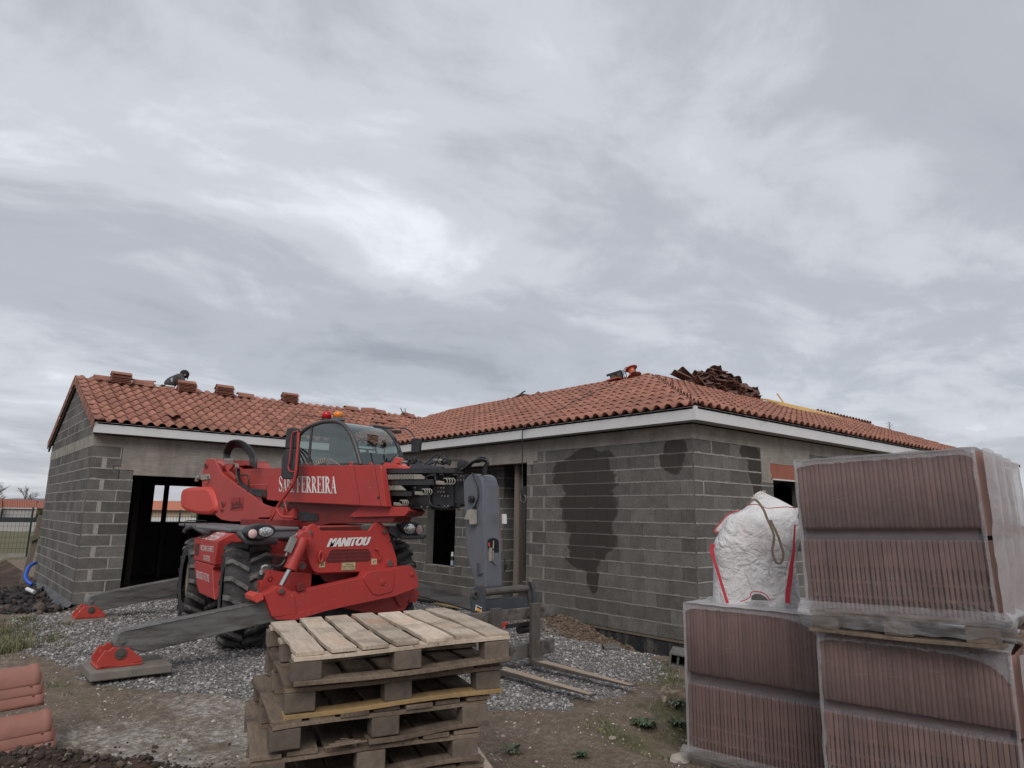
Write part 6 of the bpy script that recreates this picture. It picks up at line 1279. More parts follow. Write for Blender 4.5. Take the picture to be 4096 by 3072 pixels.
def wrapped(label, FLp, dirv, W_, D_, zb, zt_, hasp=True, n=31, seed=1, corner=.10, flare=1.0, drop=.105, cr=.20):
    """FLp front-left corner in plan, dirv along the front face to the right"""
    r = random.Random(seed); u = Vector((*dirv, 0)).normalized(); w = Vector((-u.y, u.x, 0)); ang = math.atan2(u.y, u.x)
    o = thing('wrapped_tile_pallet', label, 'tile pallet', (FLp[0], FLp[1], zb), ang, group='film-wrapped pallets of roof tiles'); ph = .145
    # local frame: x to the right along the face, y into the load, z up
    pal = MB(); names = []
    for i in range(3):
        for j in range(3): 
            b = MB(); b.box((.09+i*(W_-.18)/2, .06+j*(D_-.12)/2, .065), (.15, .10, .086)); b.build('pallet_block', M_PEND, o, bevel=.005, local=True)
    for j in range(3): 
        b = MB(); rough_board(b, (W_/2, .06+j*(D_-.12)/2, .011), (W_+.02, .11, .022), seed+j); b.build('pallet_board', M_PTOP if (j == 0 and seed == 3) else M_POLD, o, bevel=.003, local=True)
        b = MB(); rough_board(b, (W_/2, .06+j*(D_-.12)/2, .118), (W_, .11, .020), seed+j+9); b.build('pallet_board', M_POLD, o, bevel=.003, local=True)
    b = MB(); b.b2((0, 0, .129), (W_, D_, .145)); b.build('pallet_deck', M_POLD, o, local=True)
    H_ = zt_-zb-ph; hl = H_*.455; hg = H_*.07; hu = H_-hl-hg; z0 = ph; pit = W_/n
    low = MB(); up_ = MB()
    for i in range(n):
        x = (i+.5)*pit; rv = r.random(); low.rv = rv; up_.rv = r.random(); tt = pit*.47; dx = r.gauss(0, .0012)
        segs = [(0, .30), (.10, .27), (.18, .30), (.185, .50), (.21, .50), (.23, .36), (.38, .36), (.385, .50), (.41, .50), (.43, .36), (.62, .36), (.625, .50), (.66, .47), (.97, .46), (1.0, .22)]
        L_ = [(x+dx-tt*2*s_*.92, z0+hl*f_) for f_, s_ in segs]; R_ = [(x+dx+tt*2*s_*.92, z0+hl*f_) for f_, s_ in reversed(segs)]
        yy = .030+r.uniform(0, .006); low.poly([(a, yy, c_) for a, c_ in L_+R_], (0, D_-.08, 0))
        # upper tier: rounded, close-set backs
        zz0 = z0+hl+hg; vs = []; m_ = 5; top_ = zt_-zb
        zt2 = top_-(max(0, corner*.5-i*pit)**2/(corner*.5+1e-6))*.9-max(0, cr-(n-1-i)*pit)**2/cr*.85; 
        for k, z_ in enumerate((zz0, zz0+.004, zt2-.012, zt2)):
            for j in range(m_+1):
                a = math.pi*j/m_; vs.append((x-pit*.5*math.cos(a), (.032-.006*math.sin(a))+(.012 if k in (0, 3) else 0)+.004*math.sin(i*1.3), z_))
        up_.add(vs, [(k*(m_+1)+j, k*(m_+1)+j+1, (k+1)*(m_+1)+j+1, (k+1)*(m_+1)+j) for k in range(3) for j in range(m_)], smooth=True)
        up_.b2((x-pit*.499, .045, zz0+.003), (x+pit*.499, D_-.04, zt2-.004))
    lo_ = low.build('lower_tile_row', M_WT, o, local=True); uo_ = up_.build('upper_tile_row', M_WT, o, local=True)
    b = MB(); b.b2((.012, .052, z0), (W_-.045, D_-.1, zt_-zb-.12)); b.build('inner_tiles', simple('tile_core', (.050, .030, .027), (.07, .042, .037), 5, .9), o, local=True)
    # broad tile backs on the right side
    b = MB(); ns = 4; dd = (D_-.03)/ns
    for k in range(ns):
        for (za, zc, out) in ((z0+.02, z0+hl, .0), (z0+hl+hg*.4, zt_-zb-.01-.02*k, .012)):
            y0 = .028+k*dd; vs = []
            for z_ in (za, zc):
                for j in range(9):
                    v_ = j/8; vs.append((W_-.034+out+.03*math.sin(v_*math.pi)**.6+.018*(1-v_), y0+dd*v_*1.02, z_))
            b.add(vs, [(j, j+1, 9+j+1, 9+j) for j in range(8)], smooth=True)
    b.build('side_tiles', M_WTP, o, local=True)
    # film: a wrinkled skin round front, right, left and top
    def sheet(nm, f_, nu, nv_, mat, flip=False):
        b = MB(); vs = [f_(i/nu, j/nv_) for j in range(nv_+1) for i in range(nu+1)]
        fs = [(j*(nu+1)+i, j*(nu+1)+i+1, (j+1)*(nu+1)+i+1, (j+1)*(nu+1)+i) for j in range(nv_) for i in range(nu)]
        b.add(vs, [tuple(reversed(q_)) for q_ in fs] if flip else fs, smooth=True); return b.build(nm, mat, o, local=True)
    N3 = lambda x, y, z, s_: mnoise.noise(Vector((x*s_+seed*3, y*s_, z*s_)))
    Ht = zt_-zb
    def corner_pull(a): return .02*(max(0, abs(a-.5)*2-.85)/.15)
    sheet('stretch_film', lambda a, c_: (a*W_, .012-.004*math.sin(a*n*3.14)**2+.004*N3(a, c_, 0, 9)-corner_pull(a)*.3, ph+hl*.02+(hl*.97)*c_), 60, 12, M_FILM)
    sheet('stretch_film', lambda a, c_: (a*W_*1.004-.002, .006+.018*math.sin(math.pi*c_)+.004*N3(a, c_, 1, 12), ph+hl*.985+hg*1.25*c_), 60, 6, M_FILMB)
    sheet('stretch_film', lambda a, c_: (a*W_, .010+.003*N3(a, c_, 2, 8), ph+hl+hg*1.2+(hu*.955-hg*.2)*c_), 60, 10, M_FILM)
    # white folded rim along the top edge and down the corners
    def rim(a, c_):
        e_ = min(a, 1-a)*W_; dr = .014+.03*math.exp(-a*W_/.05)+(.02+.80*cr*math.exp(-(1-a)*W_/(cr*.42)))+.012*abs(N3(a, 0, 3, 11)); return (a*(W_+.008)-.004, .004+.02*c_*c_+.004*N3(a, c_, 4, 30), Ht-dr*(1-c_)+.006+.004*N3(a, c_, 5, 18))
    sheet('film_rim', rim, 80, 5, M_FILMW)
    for xc, s_ in ((0, -1), (W_, 1)):
        sheet('film_corner', lambda a, c_: (xc+s_*.006-s_*(.017+.010*N3(0, c_, 6, 9))*a, .0-.003+.006*N3(a, c_, 7, 20), ph+.01+(Ht-ph)*c_), 3, 24, M_FILMW)
    sheet('film_top', lambda a, c_: (a*(W_+.01)-.005, .0+c_*D_, Ht+.008+.010*N3(a*2, c_*2, 8, 4)), 30, 30, M_FILMT)
    def sidef(a, c_):
        k = a*ns % 1; return (W_+.028+.026*math.sin(k*math.pi)**.7+(.012 if c_ > .5 else 0)+.006*N3(a, c_, 9, 14), .004+a*(D_+.0), ph*(1-.0)+(Ht-ph-.03*a)*c_)
    sheet('film_side', sidef, 48, 16, M_FILMS)
    sheet('film_side', lambda a, c_: (-.012+.008*N3(a, c_, 10, 7), .004+a*D_, ph+(Ht-ph)*c_), 16, 12, M_FILMS)
    # bunched skirt at the foot
    def skirt(a, c_):
        e_ = math.exp(-min(a, 1-a)*W_/.05); out = flare*(.006+.045*e_)*math.sin(math.pi*min(1, c_*1.05))**.8
        return (a*(W_+.09*e_*1.0)-(.045*e_ if a < .5 else -.0)*1.0, .004-out-.014*abs(N3(a*.6, c_*2.2, 11, 22))*math.sin(math.pi*c_)-.008*N3(a, c_, 12, 9), ph+.045-(drop+.035*N3(a, 0, 13, 7))*c_)
    sheet('film_skirt', skirt, 140, 10, M_FILMK)
    sheet('film_skirt', lambda a, c_: (W_+.035+.03*math.sin(math.pi*c_)+.014*N3(a, c_, 14, 20), a*D_, ph+.05-(.10+.03*N3(a, 0, 15, 7))*c_), 50, 6, M_FILMW)
    b = MB(); rq = random.Random(seed+40)  # thin white quads painted as gloss highlight streaks on the wrinkled film
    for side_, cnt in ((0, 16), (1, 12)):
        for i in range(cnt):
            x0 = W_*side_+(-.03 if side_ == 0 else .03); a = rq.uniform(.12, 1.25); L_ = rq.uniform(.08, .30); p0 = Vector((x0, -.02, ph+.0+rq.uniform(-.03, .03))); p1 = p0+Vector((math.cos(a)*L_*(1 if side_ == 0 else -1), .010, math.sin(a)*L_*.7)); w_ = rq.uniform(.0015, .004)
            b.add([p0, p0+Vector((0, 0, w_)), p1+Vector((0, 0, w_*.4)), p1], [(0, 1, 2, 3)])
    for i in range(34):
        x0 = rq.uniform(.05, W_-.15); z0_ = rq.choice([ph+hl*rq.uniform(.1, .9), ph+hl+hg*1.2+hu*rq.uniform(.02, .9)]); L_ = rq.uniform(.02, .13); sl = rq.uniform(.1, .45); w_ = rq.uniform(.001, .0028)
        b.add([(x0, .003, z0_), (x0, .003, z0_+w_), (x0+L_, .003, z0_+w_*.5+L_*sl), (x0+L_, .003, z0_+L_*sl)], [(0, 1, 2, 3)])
    tag(b.build('film_highlights', M_FILMW, o, local=True), kind='stuff')
    return o
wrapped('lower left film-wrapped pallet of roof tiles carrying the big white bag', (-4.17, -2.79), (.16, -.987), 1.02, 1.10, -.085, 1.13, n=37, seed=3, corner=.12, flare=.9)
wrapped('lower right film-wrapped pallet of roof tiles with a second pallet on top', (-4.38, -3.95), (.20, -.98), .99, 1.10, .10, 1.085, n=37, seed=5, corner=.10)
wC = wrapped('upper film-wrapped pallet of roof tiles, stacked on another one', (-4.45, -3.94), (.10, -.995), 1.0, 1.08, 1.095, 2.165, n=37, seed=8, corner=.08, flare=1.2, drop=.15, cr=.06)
wC.rotation_euler = (0, -.030, wC.rotation_euler[2])
# ------------------------------------------------------------------ white bulk bag
cG = crop(2800, 1920, .3195)
bag = thing('bulk_bag', 'crumpled empty white bulk bag with red edge bands, upside down on the left tile pallet', 'bulk bag', (-3.66, -3.0, 1.165))
bn = Vector((CAM[0]+3.66, CAM[1]+3.0, 0)).normalized(); PG = (tuple(Vector((-3.66, -3.0, 1.2))), tuple(bn)); G = lambda off, *pp: [Vector(P(*cG(*q_), pl=(tuple(Vector(PG[0])+bn*off), PG[1]))) for q_ in pp]
ol = [(1550, 160, 1252), (1450, 162, 1250), (1350, 165, 1238), (1200, 166, 1212), (1100, 172, 1198), (1000, 160, 1186), (900, 150, 1200), (820, 160, 1228), (760, 180, 1242), (680, 225, 1248), (600, 262, 1248), (520, 305, 1232), (470, 335, 1215), (420, 440, 1205), (370, 530, 1200), (340, 580, 1168), (300, 605, 1095), (260, 632, 1020), (230, 650, 960), (200, 668, 890), (170, 690, 830), (140, 740, 790)]
t = NT('woven_bag'); c = t.mix(t.ramp(t.noise(7, 6, .6), [(.3, 0), (.7, 1)]), (.66, .65, .645), (.56, .55, .55)); c = t.mix(t.ramp(t.noise(2.5, 5, .6, loc=(2, 6, 1)), [(.52, 0), (.72, .5)]), c, (.52, .42, .42))
vv = t.n('ShaderNodeTexVoronoi', feature='DISTANCE_TO_EDGE'); vv.inputs['Scale'].default_value = 4.5; mpv = t.n('ShaderNodeMixRGB') if False else None
nv1 = t.n('ShaderNodeTexNoise'); nv1.inputs['Scale'].default_value = 3.0; t.l(t.obj, nv1.inputs['Vector']); va = t.n('ShaderNodeVectorMath', operation='ADD'); t.l(t.obj, va.inputs[0]); vs2 = t.n('ShaderNodeVectorMath', operation='SCALE'); vs2.inputs['Scale'].default_value = .35; t.l(nv1.outputs['Color'], vs2.inputs[0]); t.l(vs2.outputs[0], va.inputs[1]); t.l(va.outputs[0], vv.inputs['Vector'])
rd = lambda n_: t.math('ABSOLUTE', t.math('SUBTRACT', n_, .5)); h = t.math('ADD', t.math('ADD', t.math('MULTIPLY', t.ramp(vv.outputs['Distance'], [(0, 0), (.12, 1)]), .16), t.math('MULTIPLY', rd(t.noise(5, 3, .5, dist=.8)), 1.5)), t.math('MULTIPLY', rd(t.noise(13, 4, .6, dist=1.2)), .8)); M_BAG = t.fin(c, .6, t.bump(h, 1.0, .035)); M_BAG.node_tree.nodes['Principled BSDF'].inputs['Subsurface Weight'].default_value = 0.0
b = MB(); NR = 40; vs = []
for (y_, xl, xr) in ol:
    l_, r_ = G(0, (xl, y_), (xr, y_)); c0 = (l_+r_)/2; hw = (r_-l_)/2; dep = min(.36, hw.length*.95)
    for j in range(NR):
        a = 2*math.pi*j/NR; ca_, sa = math.cos(a), math.sin(a); sq = lambda v_: math.copysign(abs(v_)**.50, v_); p = c0+hw*sq(ca_)+bn*dep*sq(sa)
        n_ = (abs(mnoise.noise(p*3.1))-.25)*.035+(abs(mnoise.noise(p*8+Vector((3, 1, 2))))-.25)*.016; p = p+(bn*sa+hw.normalized()*ca_)*n_*(1 if abs(ca_) < .9 else .3); vs.append(p)
fs = [(i*NR+j, i*NR+(j+1) % NR, (i+1)*NR+(j+1) % NR, (i+1)*NR+j) for i in range(len(ol)-1) for j in range(NR)]; fs.append(tuple((len(ol)-1)*NR+j for j in range(NR)))
b.add(vs, fs, smooth=True); body = b.build('bag_body', M_BAG, bag)
sd_ = body.modifiers.new('sub', 'SUBSURF'); sd_.levels = sd_.render_levels = 1
def ribbon(nm, pts_, w_, off, mat, parent, c_=None, wdir=None):
    q_ = spline(G(off, *pts_), 4); b = MB(); vs = []
    for i, p in enumerate(q_):
        tn = (q_[min(i+1, len(q_)-1)]-q_[max(i-1, 0)]).normalized(); sd2 = tn.cross(bn).normalized(); ww = w_(i/(len(q_)-1)) if callable(w_) else w_; vs += [p-sd2*ww/2, p+sd2*ww/2, p+sd2*ww/2-bn*.006, p-sd2*ww/2-bn*.006]
    fs = []
    for i in range(len(q_)-1):
        for j in range(4): fs.append((4*i+j, 4*i+(j+1) % 4, 4*i+4+(j+1) % 4, 4*i+4+j))
    b.add(vs, fs); return b.build(nm, mat, parent)
M_BAND = simple('red_webbing', (.50, .035, .055), (.42, .03, .045), 30, .7, .3, 200); M_STRAP = simple('tan_strap', (.22, .165, .13), (.15, .115, .09), 20, .8, .3, 200)
ribbon('red_band', [(168, 800), (148, 870), (165, 960), (205, 1090), (245, 1220), (290, 1370), (345, 1545)], lambda u_: .030 if u_ < .3 else .022, .40, M_BAND, bag)
ribbon('red_band', [(1190, 560), (1180, 720), (1172, 900), (1150, 1050), (1125, 1250), (1100, 1420), (1098, 1545)], lambda u_: .012+.022*min(1, max(0, u_*2-.3)), .40, M_BAND, bag)
ribbon('seam', [(585, 322), (650, 305), (745, 315), (840, 352), (960, 345), (1090, 338), (1200, 352)], .006, .385, M_BAND, bag)
ribbon('seam', [(630, 1440), (650, 1405), (720, 1398), (790, 1415), (840, 1450), (880, 1515)], .007, .405, M_BAND, bag); ribbon('seam', [(500, 1522), (560, 1505), (625, 1470), (632, 1440)], .006, .405, M_BAND, bag)
ribbon('lifting_strap', [(600, 310), (640, 265), (685, 245), (740, 290), (800, 380), (835, 470), (885, 580), (925, 690), (922, 780), (905, 880), (920, 960), (955, 1030), (995, 1046), (1030, 1010), (1042, 920), (1010, 800), (975, 700), (925, 590), (880, 500)], .018, .43, M_STRAP, bag)
b = MB(); b.poly(G(.388, (640, 1500), (645, 1450), (690, 1425), (760, 1430), (820, 1465), (860, 1510)), bn*.004); b.build('bag_mouth', simple('bag_inside', (.05, .047, .045), (.16, .15, .14), 3, .8), bag)  # dark plate on the white bag, painted as the shade in its mouth
b = MB(); b.poly(G(.05, (500, 390), (430, 400), (345, 440), (250, 545), (172, 645), (240, 652), (330, 520), (480, 420)), -bn*.02); b.build('bag_ear', M_BAG, bag, bevel=.004); ribbon('seam', [(500, 385), (430, 397), (345, 437), (250, 540), (175, 640), (240, 655)], .008, .06, M_BAND, bag)
b = MB(); b.poly(G(.1, (1195, 350), (1240, 350), (1225, 440), (1190, 520)), -bn*.02); b.build('bag_ear', M_BAG, bag, bevel=.004)
b = MB()
rf = random.Random(4)
for i in range(46): 
    x_ = rf.uniform(655, 820); y_ = 240-(x_-655)*.55+rf.uniform(-10, 10) if x_ < 760 else 175; q_ = G(.12, (x_, y_), (x_+rf.uniform(-25, 25), y_-rf.uniform(10, 50))); b.bar(q_[0], q_[1], .0022, .002)
b.build('frayed_threads', simple('thread', (.62, .56, .46), (.5, .45, .38), 9, .8), bag)
for pts_ in ([(852, 1080), (872, 1080), (878, 1180), (920, 1225), (900, 1232), (850, 1190)],): b = MB(); b.poly(G(.399, *pts_), bn*.002); b.build('faded_print', simple('faded_ink', (.36, .34, .35), (.40, .38, .39), 8, .7), bag)
for (s_, x0, x1, yy) in (('EDMSE', 600, 835, 645),): 
    a, c_ = G(.402, (x0, yy-60), (x1, yy)); text_obj(s_, 'faded_print', simple('faded_ink2', (.50, .49, .50), (.54, .53, .54), 8, .7), bag, a, c_, (0, 0, .035))
# ------------------------------------------------------------------ loose roof tiles
def tile_mesh(nm, L=.42, W_=.27, mat=M_TILE, amp=.062, flat=.3):
    me_b = MB(); n = 10; vs = []
    for th in (0, -.013):
        for y_, k in ((-L/2, 1.0), (L/2, .93)):
            for j in range(n+1):
                u_ = j/n; x_ = (u_-.5)*W_*k; h_ = amp*math.sin(math.pi*min(1, u_/(1-flat)))**.8 if u_ < (1-flat) else -.008*math.sin(math.pi*(u_-(1-flat))/flat); vs.append((x_, y_, h_+th))
    m_ = n+1; fs = []
    for j in range(n): fs += [(j, j+1, m_+j+1, m_+j), (2*m_+j+1, 2*m_+j, 3*m_+j, 3*m_+j+1), (j+1, j, 2*m_+j, 2*m_+j+1), (m_+j, m_+j+1, 3*m_+j+1, 3*m_+j)]
    fs += [(0, m_, 3*m_, 2*m_), (n, 2*m_+n, 3*m_+n, m_+n)]
    me_b.add(vs, fs, smooth=False); return me_b
proto_t = tile_mesh('roof_tile').build('roof_tile', M_TILE); proto_t.location = (0, 0, -50)
first = [True]
def tile_at(loc, M3, label, group, src=None):
    s_ = src or proto_t
    o = s_.copy(); COL.objects.link(o); o.name = 'roof_tile'; o.matrix_world = Matrix.Translation(loc) @ M3.to_4x4(); tag(o, label, 'roof tile', group); return o
def slope_hit(x, y):       # garage slope
    d = Vector(ray(x, y)); Cc = Vector(CAM); a = ZE-M_*9.03+.055; tt = (a+M_*Cc.y-Cc.z)/(d.z-M_*d.y); q = Cc+d*tt
    if q.y > 12.06 or q.y < 5: tt = (12.06-Cc.y)/d.y; q = Cc+d*tt; q.z = a+M_*12.06
    return q
r4 = crop(350, 1400, .3617); rE = crop(1250, 1550, .22604)
def along_x(tilt=.41, roll=0, yaw=0): # tile axis (local Y) turned along world X, resting on the slope
    return Matrix.Rotation(yaw, 3, 'Z') @ Matrix.Rotation(tilt*.9, 3, 'X') @ Matrix.Rotation(rad(-90), 3, 'Z') @ Matrix.Rotation(roll, 3, 'Y')
for (xy, n_, lb) in (((365, 372), 7, 'first stack from the gable'), ((1090, 462), 7, 'stack in front of the roofer'), ((1510, 505), 7, 'stack right of the roofer'), ((2235, 545), 7, 'rightmost full stack')):
    p = slope_hit(*r4(*xy))
    for i in range(6): tile_at(p+Vector((random.gauss(0, .008), -.02-.004*i, .035+i*.036)), along_x(.12, random.gauss(0, .02), random.gauss(0, .02)), 'clay roof tile lying in the '+lb+' on the garage ridge', 'tiles stacked on the garage roof')
loose = [(r4, (185, 300), 0, 0, 'loose tile at the far left of the garage ridge'), (r4, (590, 335), .3, .1, 'loose tile tipped beside the first ridge stack'), (r4, (640, 345), -.5, .3, 'second tipped tile beside the first ridge stack'), (r4, (1750, 480), 0, 0, 'single tile lying between two ridge stacks'), (r4, (1752, 497), .05, 0, 'under tile of the pair between two ridge stacks'), (rE, (690, 355), .05, 0, 'single tile on the ridge above the beacons'), (rE, (1170, 385), .1, .2, 'upper tile of the small pile right of the beacons'), (rE, (1180, 432), 0, 0, 'lower tile of the small pile right of the beacons'), (rE, (980, 360), -.8, .5, 'tile tipped on edge left of the small pile'), (rE, (1180, 622), .05, 0, 'lower one of two tiles above the cab windscreen'), (rE, (1340, 585), -.03, 0, 'upper one of two tiles above the cab windscreen'), (rE, (1700, 505), .05, 0, 'tile lying under splinters near the valley'), (rE, (1680, 440), .5, .5, 'tile tipped up near the valley')]
for (c_, xy, yw, rl, lb) in loose:
    p = slope_hit(*c_(*xy)); tile_at(p+Vector((0, -.01, .045)), along_x(.38, rl, yw), lb, 'loose tiles on the garage roof')
p = slope_hit(*r4(955, 745)); tile_at(p+Vector((0, 0, .06)), Matrix.Rotation(.3, 3, 'Z') @ Matrix.Rotation(.36, 3, 'X'), 'odd tile lying askew midway down the garage slope', 'loose tiles on the garage roof')
for (x_, lb, a) in ((1640, 'upright splinter of wood near the valley', .5), (1600, 'second splinter of wood near the valley', 1.1)):
    q_ = slope_hit(*rE(x_+20, 470)); o = thing('wood_splinter', lb, 'splinter', tuple(q_)); b = MB(); b.bar((0, 0, 0), (-.12*a, 0, .26), .03, .012); b.build('sliver', M_LWOOD, o, local=True)
# broken tiles heaped at the hip apex
cH = crop(2650, 1430, .339)
for i in range(115):
    while True:
        x_, y_ = random.uniform(160, 1080), random.uniform(100, 470)
        if poly_in(x_, y_, [(400, 275), (410, 220), (450, 170), (520, 150), (600, 140), (640, 105), (700, 150), (740, 200), (860, 235), (960, 300), (1040, 350), (1080, 400), (1070, 460), (930, 445), (760, 400), (600, 340), (450, 300)]): break
    p = Vector(P(*cH(x_, y_), Y=3.05+random.uniform(-.30, .12)))
    p.z -= .09
    zs = ZE+M_*(p.y+OV)+.03
    if p.z < zs: p.z = zs+random.uniform(0, .03)
    # keep a pile: pieces deeper in the heap fill it, none may hang outside it
    tile_at(p, Matrix.Rotation(random.gauss(.25, .25), 3, 'Y') @ Matrix.Rotation(random.gauss(0, .35), 3, 'X') @ Matrix.Rotation(random.uniform(-1.9, 1.9)+(rad(90) if random.random() < .5 else 0), 3, 'Z'), 'dark broken clay tile in the jumbled heap on the right ridge', 'broken tiles heaped on the right ridge')
b = MB(); q_ = [Vector(P(*cH(*z_), Y=2.9)) for z_ in ((420, 300), (430, 240), (520, 210), (640, 200), (720, 250), (860, 290), (980, 360), (1030, 430), (930, 445), (700, 390), (520, 330))]; b.poly(q_, (0, .35, 0)); hp = b.build('tile_rubble_core', M_TILE_DK); tag(hp, 'inner mass of the jumbled heap of broken dark tiles on the right ridge', 'tile rubble')
for (xy, a, lb) in (((210, 215), 0, 'curved tile lying flat left of the heap of broken tiles'), ((280, 205), .4, 'tile tipped upright at the left end of the heap'), ((330, 240), .2, 'tile sliding out at the left foot of the heap')):
    p = Vector(P(*cH(*xy), Y=3.2)); tile_at(p, Matrix.Rotation(a+.3, 3, 'Y') @ Matrix.Rotation(1.3, 3, 'Z'), lb, 'broken tiles heaped on the right ridge')
for o in list(bpy.data.objects):
    if o.name.startswith('roof_tile') and o.get('group') == 'broken tiles heaped on the right ridge': pass
mdk = proto_t.data.copy(); mdk.materials.clear(); mdk.materials.append(M_TILE_DK)
for o in list(bpy.data.objects):
    if o.get('group') == 'broken tiles heaped on the right ridge': o.data = mdk
bpy.data.objects.remove(proto_t)
# ------------------------------------------------------------------ big ridge tiles in the near left corner
cN = crop(0, 2600, .28446)
def half_round(L=.50, R=.120, th=.014, collar=True):
    b = MB(); n = 14; vs = []; stn = [(-L/2, 1.0), (L/2-.06, .93), (L/2-.058, .99), (L/2, .985)]
    for dr in (0, -th):
        for (x_, k) in stn:
            for j in range(n+1):
                a = math.pi*(.02+.96*j/n); vs.append((x_, -math.cos(a)*(R*k+dr), math.sin(a)*(R*k+dr)*1.12))
    m_ = n+1; s_ = len(stn)*m_; fs = []
    for i in range(len(stn)-1):
        for j in range(n): fs += [(i*m_+j, (i+1)*m_+j, (i+1)*m_+j+1, i*m_+j+1), (s_+i*m_+j+1, s_+(i+1)*m_+j+1, s_+(i+1)*m_+j, s_+i*m_+j)]
    for j in range(n): e_ = (len(stn)-1)*m_; fs += [(j, j+1, s_+j+1, s_+j), (e_+j+1, e_+j, s_+e_+j, s_+e_+j+1)]
    for i in range(len(stn)-1): fs += [(i*m_, s_+i*m_, s_+(i+1)*m_, (i+1)*m_), (i*m_+n, (i+1)*m_+n, s_+(i+1)*m_+n, s_+i*m_+n)]
    b.add(vs, fs, smooth=True); return b
M_RT = simple('ridge_tile_clay', (0.285, 0.130, 0.100), (0.235, 0.104, 0.080), 3, 0.8, 0.15, 90, dirt=(0.18, 0.088, 0.07), dpos=(.52, .75), dscale=5)
proto_r = half_round().build('ridge_tile', M_RT)
rv_ = Vector((_R[0], _R[1], 0)).normalized()
def bundle(edge_xy, Zt, n_, lbl, dz, depth):
    pe = Vector(P(*cN(*edge_xy), pl=(tuple(CAM+_F*depth), tuple(_F))))       # top right corner
    for i in range(n_):
        o = proto_r.copy(); COL.objects.link(o); o.name = 'ridge_tile'; tilt = (.05 if i % 2 == 0 else .10); ang = math.atan2(rv_.y, rv_.x)+.70
        Rr = Matrix.Rotation(ang, 3, 'Z') @ Matrix.Rotation(-tilt, 3, 'Y') @ Matrix.Rotation(.12, 3, 'X')
        c0 = pe-(Rr @ Vector((.25, 0, .134)))+Vector((0, 0, -dz*i))+rv_*(.012*i if i % 2 == 0 else -.02+.012*i); o.matrix_world = Matrix.Translation(c0) @ Rr.to_4x4()
        tag(o, lbl[min(i, len(lbl)-1)], 'ridge tile', 'curved ridge tiles stacked in the near left corner')
bundle((560, 185), 0, 5, ['topmost curved ridge tile of the upper left corner bundle', 'second ridge tile of the upper left corner bundle', 'third ridge tile of the upper left corner bundle', 'fourth ridge tile of the upper left corner bundle', 'lowest ridge tile of the upper left corner bundle'], .032, 5.05)
bundle((715, 820), 0, 5, ['topmost curved ridge tile of the lower left corner bundle', 'second ridge tile of the lower left corner bundle', 'third ridge tile of the lower left corner bundle', 'fourth ridge tile of the lower left corner bundle, half buried', 'lowest ridge tile of the lower left corner bundle, in the soil'], .032, 4.9)
bpy.data.objects.remove(proto_r)
# ------------------------------------------------------------------ roofer on the garage ridge
cR = crop(600, 1460, .11754)
PR = lambda x, y, Y=12.62: Vector(P(*cR(x, y), Y=Y))
def skin(nm, pts_, edges, radii, mat, parent=None, root=0, sub=2):
    me = bpy.data.meshes.new(nm); off = Vector(parent.location) if parent and not parent.parent else (Vector(parent.parent.location)+Vector(parent.location) if parent else Vector())
    me.from_pydata([tuple(p-off) for p in pts_], edges, []); o = bpy.data.objects.new(nm, me); COL.objects.link(o); o.parent = parent
    sm = o.modifiers.new('skin', 'SKIN'); sm.use_smooth_shade = True
    for i, r_ in enumerate(radii): me.skin_vertices[0].data[i].radius = (r_, r_) if not isinstance(r_, tuple) else r_
    for i in range(len(pts_)): me.skin_vertices[0].data[i].use_root = (i == root)
    ss = o.modifiers.new('sub', 'SUBSURF'); ss.levels = ss.render_levels = sub
    me.materials.append(mat); return o
hip = PR(560, 760); sp1 = PR(720, 590); ch_ = PR(930, 430); nk = PR(1075, 345); hd = PR(1160, 330); s1_ = PR(1040, 400, 12.44); el = PR(1110, 560, 12.40); wr = PR(1185, 690, 12.36); s2_ = PR(1030, 400, 12.82); el2 = PR(1130, 560, 12.88); wr2 = PR(1230, 680, 12.84)
kn = hip+Vector((.30, .25, -.30)); ft = hip+Vector((-.02, .42, -.42)); kn2 = hip+Vector((.30, .42, -.36)); ft2 = hip+Vector((-.04, .62, -.50))
man = thing('person', 'roofer in dark grey hooded jacket and black cap bending forward on the garage ridge', 'person', tuple(hip+Vector((0, .3, -.5))))
M_SKIN = simple('skin', (.42, .24, .17), (.36, .20, .15), 8, .55); M_JKT = simple('dark_grey_jacket', (.045, .044, .047), (.065, .064, .066), 7, .85, .3, 30); M_TRS = simple('work_trousers', (.03, .03, .034), (.045, .044, .048), 7, .9); M_CAP = simple('black_cap', (.008, .008, .009), (.014, .014, .015), 7, .9)
pts_ = [hip, sp1, ch_, nk, hd, s1_, el, wr, s2_, el2, wr2, kn, ft, kn2, ft2]; ed = [(0, 1), (1, 2), (2, 3), (3, 4), (2, 5), (5, 6), (6, 7), (2, 8), (8, 9), (9, 10), (0, 11), (11, 12), (0, 13), (13, 14)]
for wi, dirw in ((7, (wr-el).normalized()), (10, (wr2-el2).normalized())):
    base = pts_[wi]; palm = len(pts_); pts_.append(base+dirw*.07); ed.append((wi, palm)); sdv = dirw.cross(Vector((0, 1, .2))).normalized()
    for k in range(4): f1 = len(pts_); pts_.append(pts_[palm]+dirw*.045+sdv*(-.027+.018*k)); ed.append((palm, f1)); f2 = len(pts_); pts_.append(pts_[f1]+dirw*.035+Vector((0, .01, -.012))); ed.append((f1, f2))
    f1 = len(pts_); pts_.append(base+dirw*.045+sdv*.045); ed.append((palm, f1))
rad_ = [.12, .12, .12, .055, .09, .06, .045, .032, .06, .045, .032, .06, .045, .06, .045]+[.032]+[.009]*8+[.010]+[.032]+[.009]*8+[.010]
bd = skin('body', pts_, ed, rad_, M_SKIN, man)
